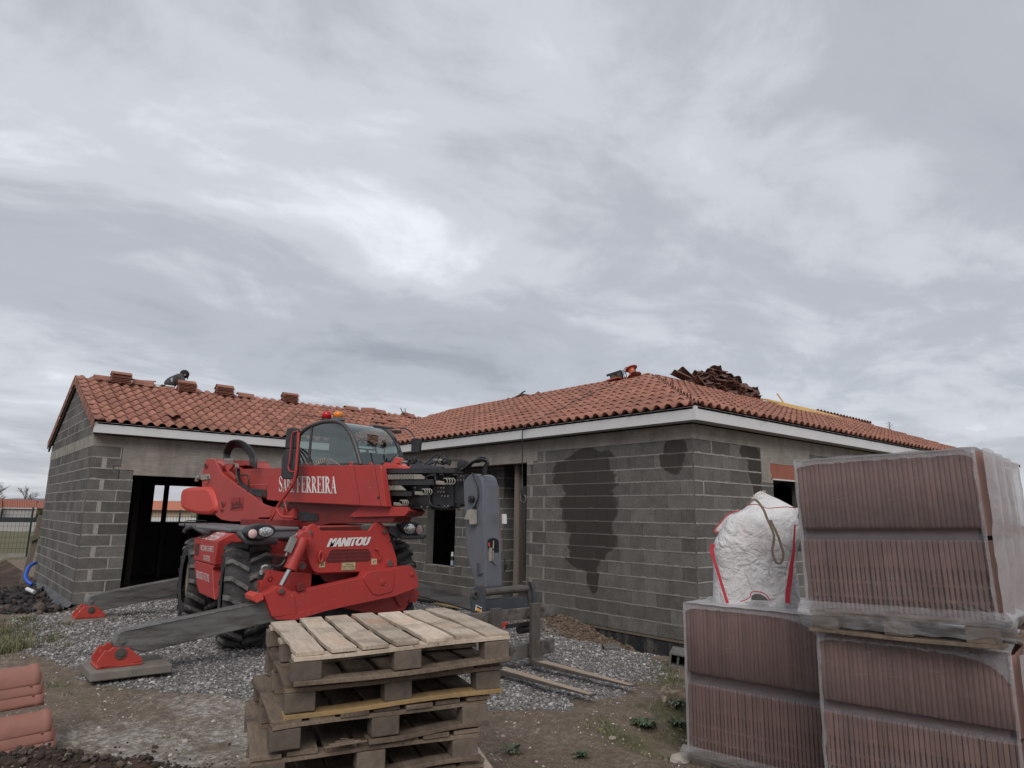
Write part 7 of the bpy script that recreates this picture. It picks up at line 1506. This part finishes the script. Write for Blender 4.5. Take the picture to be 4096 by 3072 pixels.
skin('jacket', [hip, sp1, ch_, nk-Vector((.01, 0, .02)), s1_, el, wr, s2_, el2, wr2], [(0, 1), (1, 2), (2, 3), (2, 4), (4, 5), (5, 6), (2, 7), (7, 8), (8, 9)], [(.17, .15), (.17, .16), (.155, .16), .085, .085, .068, .05, .085, .068, .05], M_JKT, man)
skin('trousers', [hip+Vector((0, .02, -.03)), kn, ft, kn2, ft2], [(0, 1), (1, 2), (0, 3), (3, 4)], [.16, .085, .06, .085, .06], M_TRS, man)
b = MB(); hc_ = hd+Vector((.0, 0, .0)); vs = []; 
for i in range(9):
    a = -.9+(math.pi/2+.9)*i/8
    for j in range(16): c_ = 2*math.pi*j/16; vs.append(hc_+Vector((.118*math.cos(a)*math.cos(c_), .105*math.cos(a)*math.sin(c_), .02+.112*math.sin(a))))
Rh = Matrix.Rotation(.55, 3, 'Y'); vs = [hc_+Rh @ (v-hc_) for v in vs]; b.add(vs, [(i*16+j, i*16+(j+1) % 16, (i+1)*16+(j+1) % 16, (i+1)*16+j) for i in range(8) for j in range(16)], smooth=True); b.build('cap', M_CAP, man)
b = MB(); fc = hd+Vector((.075, 0, -.065)); b.box(fc+Vector((.02, -.0, -.01)), (.03, .03, .045)); b.box(fc+Vector((.0, -.035, .03)), (.02, .02, .012)); b.box(fc+Vector((.0, .035, .03)), (.02, .02, .012)); b.box(fc+Vector((.01, 0, -.045)), (.02, .05, .012)); b.box(hd+Vector((-.0, -.10, -.02)), (.035, .02, .05)); b.build('face', M_SKIN, man, bevel=.006)
b = MB(); rp = random.Random(2)
for row in range(3):
    for k in range(5):
        q_ = Vector(P(*cR(715+k*38+row*-6, 510+row*45-k*8), Y=12.62))+Vector((-.03, -.165, .01)); b.box(q_, (.03*rp.uniform(.6, 1), .006, .022*rp.uniform(.5, 1)), Matrix.Rotation(rp.uniform(-.5, .3), 3, 'Y'))
b.build('jacket_print', M_LET, man)
# sealant gun with a hook, left of the roofer
q_ = [slope_hit(*cR(*z_))+Vector((0, 0, .05)) for z_ in ((385, 668), (520, 668), (820, 735), (850, 745), (130, 600), (115, 560), (150, 525), (220, 620), (210, 640))]
gun = thing('sealant_gun', 'white sealant gun with a hooked rod lying on the ridge left of the roofer', 'sealant gun', tuple(q_[1])); b = MB(); b.cyl(q_[1], q_[2], .028, 14); b.build('tube', M_WHITE, gun); b = MB(); b.cyl(q_[2], q_[3], .012, 8); b.bar(q_[0], q_[1], .05, .04); b.build('handle', M_BLK, gun); b = MB(); b.tube(spline([q_[0], q_[8], q_[7], q_[4], q_[5], q_[6]], 4), .006, 6); b.build('hook', M_BLK, gun)
# ------------------------------------------------------------------ reels and rubbish on the right roof
cK = crop(2350, 1420, .1582); PX = lambda c_, off, *pp: [Vector(P(*c_(*q_), X=3.35+off)) for q_ in pp]
rl = thing('cable_reel', 'orange cable reel standing on the right ridge', 'cable reel', tuple(PX(cK, 0, (1150, 560))[0])); a, c_ = PX(cK, 0, (1180, 520), (1105, 350)); ax_ = (c_-a).normalized(); M_OR = simple('orange_reel', (.50, .10, .05), (.42, .08, .04), 9, .45)
b = MB(); b.cyl(a, c_, .085, 18); b.cyl(a-ax_*.02, a, .17, 22); b.cyl(c_, c_+ax_*.015, .15, 22); b.build('drum', M_OR, rl, bevel=.003)
b = MB(); q_ = PX(cK, -.17, (1110, 500), (1120, 460), (1190, 430), (1240, 440), (1250, 480)); b.tube(spline(q_, 4), .014, 6); b.tube(PX(cK, -.1, (1175, 300), (1215, 420), (1245, 520)), .012, 6); b.tube(PX(cK, -.05, (980, 390), (1000, 380), (1060, 380)), .014, 6); b.build('frame', M_BLK, rl)
rl = thing('cable_reel', 'black reel wound with rope lying tilted on the right ridge', 'cable reel', tuple(PX(cK, 0, (720, 620))[0])); a, c_ = PX(cK, 0, (720, 620), (690, 480)); ax_ = (c_-a).normalized()
b = MB(); b.cyl(a, c_, .13, 20); b.build('rope_winding', simple('wound_rope', (.07, .06, .05), (.12, .10, .08), 30, .9, .8, 120), rl)
b = MB(); q_ = PX(cK, -.12, (490, 520), (845, 405), (870, 580), (560, 660)); b.bar(q_[0], q_[1], .03, .05); b.bar(q_[1], q_[2], .06, .05); q2 = PX(cK, .12, (490, 520), (845, 405), (870, 580)); b.bar(q2[0], q2[1], .03, .05); b.bar(q2[1], q2[2], .05, .05); b.build('frame', M_BLK, rl); b = MB(); b.bar(q_[2], q_[3], .26, .02); b.build('base_plate', M_OR, rl)
def cable_on(nm, label, pts_, r, mat, cat='cable'):
    o = thing(nm, label, cat, tuple(pts_[0])); b = MB(); b.tube(spline(pts_, 5), r, 6); b.build('strand', mat, o); return o
def slopeA(x, y, h=.085):
    d = Vector(ray(x, y)); Cc = Vector(CAM); a = ZE+M_*OV+h; tt = (a+M_*Cc.x-Cc.z)/(d.z-M_*d.x); return Cc+d*tt
c7r = crop(1500, 1400, .5425)
cable_on('cable', 'looped cable joining the two reels on the right ridge', PX(cK, 0, (845, 405), (900, 398), (950, 430), (985, 540), (940, 560), (915, 480), (925, 370), (980, 312), (1060, 320), (1070, 380), (1000, 400), (940, 470)), .008, M_HOSE)
cable_on('power_cable', 'black cable running down the tiles and hanging off the eave beside the recess', [slopeA(*c7r(*z_)) for z_ in ((1800, 215), (1760, 250), (1640, 300), (1560, 345), (1470, 375), (1380, 430), (1300, 465), (1200, 510), (1120, 545))]+[Vector(P(*c7r(*z_), X=-.30)) for z_ in ((1090, 570), (1086, 600), (1086, 800), (1088, 950), (1092, 1080))]+[Vector(P(*crop(2000, 1600, .4069)(*z_), X=-.30)) for z_ in ((216, 900), (225, 1300), (235, 1640))], .009, M_HOSE)
cable_on('cable', 'pale loop of cable hanging beside the recess prop', [Vector(P(*crop(2000, 1600, .4069)(*z_), X=-.28)) for z_ in ((218, 700), (222, 905), (255, 950), (240, 1005), (205, 985), (203, 930), (222, 905))], .005, M_CREAM)
cable_on('cable', 'thin cable snaking along the upper part of the right wing roof', [slopeA(*c7r(*z_)) for z_ in ((1560, 270), (1480, 290), (1360, 320), (1240, 350), (1120, 378), (1000, 400), (900, 430), (860, 450), (900, 445), (1030, 400), (1050, 410), (1000, 430), (880, 460), (740, 465), (620, 500), (580, 512))], .007, M_LWOOD)
cable_on('cable', 'thin dark cable coiled midway on the right wing roof', [slopeA(*c7r(*z_)) for z_ in ((1620, 270), (1600, 300), (1560, 320), (1480, 355), (1450, 365), (1520, 340), (1600, 310))], .006, M_HOSE)
cable_on('cable', 'dark cable lying across the garage tiles behind the beacons', [slope_hit(*cC(*z_))+Vector((0, 0, .05)) for z_ in ((225, 208), (300, 222), (380, 215), (450, 235), (540, 235), (600, 250))], .008, M_HOSE)
cD = crop(1900, 1540, .13562)
q_ = [Vector(P(*cD(*z_), X=3.4)) for z_ in ((1340, 360), (1560, 300), (1540, 270), (1350, 300))]; o = thing('brick', 'red brick lying among rubbish on the right wing ridge', 'brick', tuple(q_[0])); b = MB(); b.poly(q_, (.1, 0, 0)); b.build('brick_body', M_TILE_DK, o, bevel=.004)
q_ = [Vector(P(*cD(*z_), X=3.4)) for z_ in ((1370, 240), (1480, 175))]; o = thing('black_bar', 'short black bar sticking up from the rubbish on the ridge', 'bar', tuple(q_[0])); b = MB(); b.bar(q_[0], q_[1], .04, .02); b.build('bar_body', M_BLK, o)
q_ = [Vector(P(*cD(*z_), X=3.4)) for z_ in ((890, 440), (970, 370), (1060, 385), (1180, 330), (1270, 290), (1330, 240), (1430, 250), (1440, 270), (1330, 290), (1250, 330), (1150, 400), (1000, 425))]; o = thing('work_cloth', 'crumpled pale canvas draped on the right wing ridge', 'canvas', tuple(q_[0])); b = MB(); b.poly(q_, (.25, .05, 0)); b.build('cloth', simple('canvas', (.22, .19, .15), (.13, .11, .09), 9, .9, .6, 20), o, bevel=.01)
q_ = [Vector(P(*cD(*z_), X=3.4)) for z_ in ((1720, 290), (1860, 180), (1925, 225), (1880, 255), (1800, 270))]; o = thing('broken_tile', 'single broken tile tipped up on the right wing ridge', 'roof tile', tuple(q_[0])); b = MB(); b.poly(q_, (.03, .02, 0)); b.build('shard', M_TILE, o, bevel=.003)
# ------------------------------------------------------------------ small things on the ground
cQ = crop(1900, 2500, .4069)
def gpt(x, y, z=None, up=0.0):
    z = .1 if z is None else z
    for _ in range(4): p = P(x, y, Z=z+up); z = gh(p[0], p[1])
    return Vector((p[0], p[1], z+up))
o = thing('ratchet_strap', 'tan lashing strap lying in loops beside the left tile pallet', 'strap', tuple(gpt(*cQ(1930, 760))))
def sribbon(pts_, w_):
    q_ = spline(pts_, 6); b = MB(); vs = []
    for i, p in enumerate(q_):
        tn = (q_[min(i+1, len(q_)-1)]-q_[max(i-1, 0)]).normalized(); up_ = Vector((.35*math.sin(i*.35), .35*math.cos(i*.3), 1)).normalized(); vs += [p-up_*w_/2, p+up_*w_/2]
    b.add(vs, [(2*i, 2*i+1, 2*i+3, 2*i+2) for i in range(len(q_)-1)], smooth=True); return b
GZ = lambda *pp: [gpt(*cQ(*z_[:2]), up=z_[2]) for z_ in pp]
for pts_ in (GZ((1815, 690, .03), (1835, 640, .09), (1880, 620, .12), (1925, 650, .08), (1935, 690, .04), (1900, 690, .03), (1870, 680, .04), (1900, 740, .03), (1940, 800, .02), (2020, 810, .02)), GZ((1820, 700, .03), (1870, 730, .03), (1960, 690, .05), (2070, 690, .06)), GZ((1870, 680, .05), (1980, 665, .06), (2075, 640, .09)), GZ((1940, 780, .02), (2010, 745, .04), (2075, 740, .04))):
    sribbon(pts_, .055).build('webbing', simple('pale_strap', (.44, .35, .26), (.33, .26, .19), 20, .8, .3, 200), o)
def hblock(label, loc, size, rz, rx=0, hollow=True):
    o = thing('concrete_block', label, 'concrete block', loc, 0); o.rotation_euler = (rx, 0, rz); b = MB(); sx_, sy, sz = size; t_ = .025
    b.b2((-sx_/2, -sy/2, 0), (sx_/2, -sy/2+t_, sz)); b.b2((-sx_/2, sy/2-t_, 0), (sx_/2, sy/2, sz)); b.b2((-sx_/2, -sy/2+t_, sz-t_), (sx_/2, sy/2-t_, sz)); b.b2((-sx_/2, -sy/2+t_, 0), (sx_/2, sy/2-t_, t_))
    for f_ in (-.0,): b.b2((-sx_/2+.02, f_-t_/2, t_), (sx_/2-.02, f_+t_/2, sz-t_))
    b.b2((sx_/2-t_, -sy/2+t_, t_), (sx_/2-.001, sy/2-t_, sz-t_)); b.build('block_body', M_BLOCK, o, bevel=.006, local=True); return o
hblock('hollow grey block lying at the wall foot beside the tile pallets', tuple(gpt(*cQ(1985, 400))+Vector((.1, .05, -.01))), (.42, .20, .16), .55, .12)
hblock('small broken piece of block half sunk in the brown spoil', tuple(gpt(*cQ(1330, 235))+Vector((0, 0, -.03))), (.20, .12, .08), -.5, .3)
for (xy, s_, lb) in (((2040, 1320), .10, 'flat pale stone below the left tile pallet'), ((1345, 1118), .035, 'small white stone in the bare soil')):
    p = gpt(*cQ(*xy)); o = thing('stone', lb, 'stone', tuple(p)); me = bpy.data.meshes.new('s'); bm = bmesh.new(); bmesh.ops.create_icosphere(bm, subdivisions=2, radius=s_)
    for v in bm.verts: v.co = Vector((v.co.x*1.2, v.co.y*.8, v.co.z*.45))*(1+.25*mnoise.noise(v.co*12))
    bm.to_mesh(me); bm.free(); me.materials.append(simple('pale_rock', (.40, .36, .31), (.27, .235, .20), 9, .9, .5, 30)); so = bpy.data.objects.new('rock', me); COL.objects.link(so); so.parent = o
# boards by the recess, plank behind the far foot
cT = crop(1640, 2300, .16275)
for (a, c_, w_, h_, m_, lb) in (((200, 560), (1480, 760), .05, .05, M_LWOOD, 'long pale batten lying in front of the recess wall'), ((200, 610), (1480, 810), .07, .05, M_BLK, 'long black tube lying in front of the recess wall'), ((640, 690), (1200, 800), .12, .02, M_PYEL, 'short cream board lying against the black tube')):
    p0, p1 = Vector(P(*cT(*a), Z=.06)), Vector(P(*cT(*c_), Z=.06)); o = thing('board' if m_ is not M_BLK else 'pipe', lb, 'board' if m_ is not M_BLK else 'pipe', tuple(p0)); b = MB(); b.bar(p0, p1, w_, h_); b.build('board_body', m_, o, bevel=.004)
p0, p1 = Vector(P(*c4(1215, 1462), Z=.02)), Vector(P(*c4(1625, 1420), Z=.02)); o = thing('board', 'thin light plank on the gravel behind the far outrigger foot', 'board', tuple(p0)); b = MB(); b.bar(p0, p1, .10, .025); b.build('board_body', M_LWOOD, o)
# bottle on the window sill
p = Vector(P(*c6(657, 538), X=.60)); o = thing('bottle', 'dark bottle with white cap and blue label on the window sill', 'bottle', (p.x, p.y, .602)); k = .001
hb = (Vector(P(*c6(660, 350), X=.60))-p).length; b = MB(); b.tube([(0, 0, 0), (0, 0, hb*.55), (0, 0, hb*.66), (0, 0, hb*.7)], [.036, .036, .022, .02], 16); b.build('bottle_body', simple('dark_bottle', (.02, .035, .03), (.03, .05, .045), 5, .15), o, local=True); b = MB(); b.tube([(0, 0, hb*.70), (0, 0, hb)], [.034, .022], 16, smooth=False); b.build('cap', M_WHITE, o, local=True); b = MB(); b.tube([(0, 0, hb*.10), (0, 0, hb*.42)], .0365, 16, caps=False); b.build('label', simple('blue_label', (.25, .33, .42), (.35, .42, .48), 30, .6), o, local=True)
# drainage membrane and blue hose by the garage side wall
o = thing('drainage_membrane', 'loose grey dimpled membrane edging the foot of the garage side wall', 'membrane', (-6.6, 9.5, 0)); b = MB(); nu, nw = 60, 6; vs = []
for i in range(nu+1):
    y_ = 9.05+5.2*i/nu; 
    for j in range(nw+1):
        v_ = j/nw; x_ = XL-.025-.15*v_*(1-.45*i/nu)-.09*mnoise.noise(Vector((y_*1.7, v_*2, 0)))*v_; z_ = .075-.10*v_+.16*v_*v_*abs(mnoise.noise(Vector((y_*2.4, v_, 3))))*2; yy = y_-(.18*v_ if i < 3 else 0); vs.append((x_, yy, z_+gh(XL-.3, y_)*v_*.6))
b.add(vs, [(i*(nw+1)+j, (i+1)*(nw+1)+j, (i+1)*(nw+1)+j+1, i*(nw+1)+j+1) for i in range(nu) for j in range(nw)], smooth=True)
t = NT('dimpled_membrane'); vo = t.n('ShaderNodeTexVoronoi'); vo.inputs['Scale'].default_value = 42; vo.inputs['Randomness'].default_value = .15; t.l(t.obj, vo.inputs['Vector']); cm = t.mix(t.ramp(vo.outputs['Distance'], [(.25, 0), (.45, 1)]), (.10, .10, .105), (.022, .022, .024)); cm = t.mix(t.ramp(t.noise(5, 4, .6), [(.45, 0), (.7, .6)]), cm, (.13, .12, .11)); mem = t.fin(cm, .5, t.bump(vo.outputs['Distance'], .6, .01)); b.build('membrane_sheet', mem, o)
hz = [Vector(P(*c4(*z_), Y=11.5+i_*-.15)) for i_, z_ in enumerate(((425, 888), (385, 905), (345, 935), (318, 985), (302, 1040), (312, 1090), (340, 1120), (372, 1142)))]
o = thing('hose', 'bright blue corrugated hose curling out of the ground by the garage wall', 'hose', tuple(hz[-1])); b = MB(); b.tube(spline(hz, 5), .035, 10); b.build('hose_body', simple('blue_hose', (.01, .09, .52), (.01, .07, .42), 9, .4), o)
o = thing('pipe_end', 'short white pipe end sticking out of the lava rubble', 'pipe', P(*c4(360, 1215), Y=10.2)); b = MB(); b.cyl(P(*c4(318, 1195), Y=10.2), P(*c4(405, 1235), Y=10.0), .035, 12); b.build('pipe_body', M_WHITE, o)
cS = crop(0, 1900, .2411)
p0, p1 = Vector(P(*cS(395, 1680), Y=15.7)), Vector(P(*cS(690, 668), Y=15.7)); o = thing('timber_stake', 'leaning weathered stake with a nailed cross board left of the garage', 'stake', tuple(p0)); b = MB(); b.bar(p0-Vector((0, 0, .2)), p1, .13, .10, up=(0, 1, 0)); b.build('stake', M_LWOOD, o, bevel=.006); b = MB(); b.poly([Vector(P(*cS(*z_), Y=15.58)) for z_ in ((488, 1112), (505, 1018), (664, 968), (650, 1055))], (0, .03, 0)); b.build('cross_board', simple('mossy_board', (.17, .155, .09), (.12, .11, .07), 6, .9), o, bevel=.003)
# ------------------------------------------------------------------ mesh fence
FY = 24.6; M_FEN = simple('dark_fence_steel', (.014, .022, .020), (.02, .03, .028), 5, .5)
fz0, fz1 = gh(-5.8, FY, False)-.0, 1.74
xs_ = [-5.77+2.52*i for i in range(-4, 8)]
for i, x_ in enumerate(xs_[:-1]):
    lab = {3: 'fence panel left of the post beside the stake', 4: 'fence panel right of the post, behind the garage corner'}.get(i, 'green mesh fence panel along the field behind the house')
    o = thing('fence_panel', lab, 'fence', (x_, FY, fz0), group='mesh fence panels along the field'); b = MB()
    n_ = 22
    for k in range(1, n_): b.bar((x_+2.52*k/n_, FY, fz0+.08), (x_+2.52*k/n_, FY, fz1-.02), .008, .008)
    for z_ in [fz0+.12+j*(fz1-fz0-.16)/8 for j in range(9)]: b.bar((x_, FY, z_), (x_+2.52, FY, z_), .010, .010, up=(0, 1, 0))
    b.build('mesh', M_FEN, o); b = MB(); b.bar((x_, FY, fz0-.1), (x_, FY, fz1+.04), .07, .06); b.build('post', M_FEN, o, bevel=.004); b = MB(); b.b2((x_, FY-.03, fz0-.15), (x_+2.5, FY+.03, fz0+.14)); b.build('kick_board', M_CONC2, o)
# ------------------------------------------------------------------ houses, trees and hills beyond the field
M_FAR = simple('far_render', (.42, .40, .38), (.36, .345, .33), .6, .9); M_FARC = simple('far_cream_render', (.50, .38, .27), (.44, .34, .24), .6, .9); M_FDK = simple('dark_screen', (.02, .024, .03), (.03, .034, .04), 1, .8)
t = NT('far_roof'); x, y, z = t.sep(); wv = t.math('FRACT', t.math('MULTIPLY', x, 4.2)); wz = t.math('FRACT', t.math('MULTIPLY', z, 9)); c = t.mix(t.ramp(wv, [(0, 1), (.25, 0), (.8, 0), (1, 1)]), (.28, .10, .065), (.12, .045, .035)); c = t.mix(t.ramp(wz, [(0, .5), (.2, 0)]), c, (.10, .04, .03)); M_FROOF = t.fin(c, .85)
t = NT('far_roof_orange'); x, y, z = t.sep(); wv = t.math('FRACT', t.math('MULTIPLY', x, 3.6)); c = t.mix(t.ramp(wv, [(0, 1), (.3, 0), (.8, 0), (1, 1)]), (.46, .16, .09), (.27, .09, .055)); M_FROOF2 = t.fin(c, .85)
def far_house(label, Y_, x0, x1, zb, ze_, zr_, dep, wall, roof, over=.3, rin=0, name='far_house', wins=()):
    o = thing(name, label, 'house', ((x0+x1)/2, Y_, zb)); b = MB(); b.b2((x0, Y_, zb), (x1, Y_+dep, ze_)); wl_ = b.build('wall', wall, o); b = MB()
    yr = Y_+dep/2; b.poly([(x0-over, Y_-over, ze_), (x1+over, Y_-over, ze_), (x1+over-rin, yr, zr_), (x0-over+rin, yr, zr_)], (0, 0, -.12)); b.poly([(x1+over, Y_+dep+over, ze_), (x0-over, Y_+dep+over, ze_), (x0-over+rin, yr, zr_), (x1+over-rin, yr, zr_)], (0, 0, -.12)); b.build('roof', roof, o)
    if not rin: b = MB(); b.poly([(x0, Y_+.01, ze_-.01), (x0, Y_+dep, ze_-.01), (x0, yr, zr_-.12)], (.1, 0, 0)); b.poly([(x1, Y_+dep, ze_-.01), (x1, Y_+.01, ze_-.01), (x1, yr, zr_-.12)], (-.1, 0, 0)); b.build('gable', wall, o)
    b = MB(); b.b2((x0-over, Y_-over-.08, ze_-.12), (x1+over, Y_-over, ze_-.02)); b.build('gutter', M_WHITE if wall is M_FAR else M_FDK, o)
    for (a, c_, d_, e_) in wins: b = MB(); b.b2((a, Y_-.03, d_), (c_, Y_+.05, e_)); b.build('window', M_WHITE, o)
    return o
zf_ = gh(0, 95, False)
far_house('low grey outbuilding with a tiled roof beyond the field at the left', 95, -1.75, 1.35, zf_, 1.70, 2.68, 3.0, M_FAR, M_FROOF, .15)
far_house('cream house with tiled roof just right of the grey outbuilding', 98, 1.9, 9.5, zf_, 1.65, 2.75, 7, M_FARC, M_FROOF, .5, 1.0)
far_house('house with tiled roof at the extreme left edge beyond the field', 94, -12, -2.3, zf_, 1.6, 2.75, 4, M_FAR, M_FROOF, .3)
far_house('long cream house with bright orange roof seen through the garage window', 100, 8.5, 20.5, zf_, 1.70, 2.98, 8, M_FARC, M_FROOF2, .4, 0, wins=((12.6, 13.9, .5, 1.35),))
def far_box(nm, label, cat, a, c_, mat, part_='panel'):
    o = thing(nm, label, cat, ((a[0]+c_[0])/2, a[1], a[2])); b = MB(); b.b2(a, c_); b.build(part_, mat, o); return o
far_box('screen_fence', 'dark screen fence on top of the low wall across the field', 'fence', (-14, 90, .08), (1.65, 90.1, .62), M_FDK); far_box('low_wall', 'low pale boundary wall at the far side of the field', 'wall', (-14, 89.9, -1.1), (3.0, 90.3, .08), M_FAR)
far_box('low_wall', 'low white boundary wall below the orange-roofed house', 'wall', (7, 92, -1.1), (24, 92.3, .72), M_WHITE); far_box('meter_cabinet', 'white cabinet standing at the end of the dark screen', 'cabinet', (1.3, 88, -.5), (2.1, 88.4, .75), M_WHITE)
far_box('solar_panel', 'grey solar panel on the orange roof seen through the garage window', 'solar panel', (9.6, 100.9, 2.0), (10.6, 101.0, 2.5), simple('panel_grey', (.16, .18, .21), (.2, .22, .25), 4, .4))
def leaf_tree(label, name, x, y, zb, h, R, n, mat, conifer=False, bare=False):
    r = random.Random(hash(label) % 999); o = thing(name, label, 'tree', (x, y, zb)); b = MB(); b.tube([(0, 0, 0), (.05, 0, h*.4), (0, .05, h*.95)], [h*.035, h*.025, h*.006], 8); b.build('trunk', simple('far_bark', (.06, .05, .042), (.09, .075, .062), 4, .9), o, local=True)
    b = MB()
    if bare:
        def br(p, d, L, rr, k):
            e_ = p+d*L; b.tube([p, e_], [rr, rr*.6], 4, caps=False)
            if k > 0:
                for _ in range(4): nd = (d+Vector((r.gauss(0, .5), r.gauss(0, .5), r.gauss(.12, .3)))).normalized(); br(p.lerp(e_, r.uniform(.4, 1)), nd, L*r.uniform(.5, .75), rr*.55, k-1)
        for i in range(9): a = r.uniform(0, 6.28); br(Vector((0, 0, h*r.uniform(.25, .8))), Vector((math.cos(a)*.6, math.sin(a)*.6, .8)).normalized(), h*.25, h*.012, 3)
        b.build('crown', simple('far_twigs', (.10, .085, .072), (.15, .125, .10), 4, .9), o, local=True); return o
    for i in range(n):
        if conifer: f_ = r.random()**.8; z_ = h*(.12+.88*f_); lay = math.floor(z_/(h*.085)); rr = R*(1-f_)**.75*(.55+.45*((z_/(h*.085)) % 1 < .5))*r.uniform(.35, 1.05); a = r.uniform(0, 6.28); p = Vector((rr*math.cos(a), rr*math.sin(a), z_-rr*.18))
        else: a, c_ = r.uniform(0, 6.28), r.uniform(-1, 1); rr = r.random()**.4; p = Vector((R*rr*math.cos(a)*math.sqrt(1-c_*c_), R*rr*math.sin(a)*math.sqrt(1-c_*c_), h*.5+h*.48*rr*c_))
        s_ = h*.028*r.uniform(.6, 1.4); u_ = Vector((r.gauss(0, 1), r.gauss(0, 1), r.gauss(0, .5))).normalized(); v_ = u_.cross(Vector((r.gauss(0, 1), r.gauss(0, 1), r.gauss(0, 1)))).normalized(); b.add([p-u_*s_, p+v_*s_*.6, p+u_*s_, p-v_*s_*.6], [(0, 1, 2, 3)])
    b.build('crown', mat, o, local=True); return o
M_CON = simple('far_conifer', (.022, .034, .026), (.045, .06, .042), 3, .9, rnd=.4); M_HEDGE = simple('far_hedge', (.025, .045, .018), (.05, .075, .03), 3, .9, rnd=.4)
leaf_tree('tall dark conifer behind the orange roof, seen through the garage window', 'conifer', 12.9, 112, zf_, 6.6, 2.6, 5000, M_CON, conifer=True)
leaf_tree('bare-branched tree right of the dark conifer', 'bare_tree', 15.6, 114, zf_, 5.8, 2, 0, M_CON, bare=True)
leaf_tree('bare tree rising behind the far roof at the left edge', 'bare_tree', -2.3, 112, zf_, 5.9, 2, 0, M_CON, bare=True); leaf_tree('bare tree crown above the roofs beside the garage wall', 'bare_tree', 2.4, 120, zf_, 5.3, 2, 0, M_CON, bare=True)
leaf_tree('dark round hedge bush beside the grey outbuilding', 'bush', 1.9, 92.5, zf_, 2.6, .75, 2600, M_HEDGE)
q_ = thing('sprig', 'small leafy treetop showing above the right roof edge', 'tree', P(1921, 915, Y=24)); b = MB(); rs = random.Random(5); b.tube([(0, 0, -4), (0, 0, .1)], .04, 6)
b.build('trunk', MATS['far_bark'], q_, local=True); b = MB()
for i in range(60): p = Vector((rs.gauss(0, .18), rs.gauss(0, .18), rs.uniform(-.5, .25))); u_ = Vector((rs.gauss(0, 1), rs.gauss(0, 1), rs.gauss(0, 1))).normalized()*.06; v_ = u_.cross(Vector((.3, .5, .8))); b.add([p-u_, p+v_*.6, p+u_, p-v_*.6], [(0, 1, 2, 3)])
b.build('crown', M_CON, q_, local=True)
b = MB(); vs = []; n_ = 60
for i in range(n_+1):
    x_ = -700+1900*i/n_; h_ = 5+9*sstep(-50, 260, x_)+5*mnoise.noise(Vector((x_*.006, 0, 0)))+2*mnoise.noise(Vector((x_*.03, 2, 0))); vs += [(x_, 760, -3), (x_, 860, max(h_, 1)), (x_, 1000, -3)]
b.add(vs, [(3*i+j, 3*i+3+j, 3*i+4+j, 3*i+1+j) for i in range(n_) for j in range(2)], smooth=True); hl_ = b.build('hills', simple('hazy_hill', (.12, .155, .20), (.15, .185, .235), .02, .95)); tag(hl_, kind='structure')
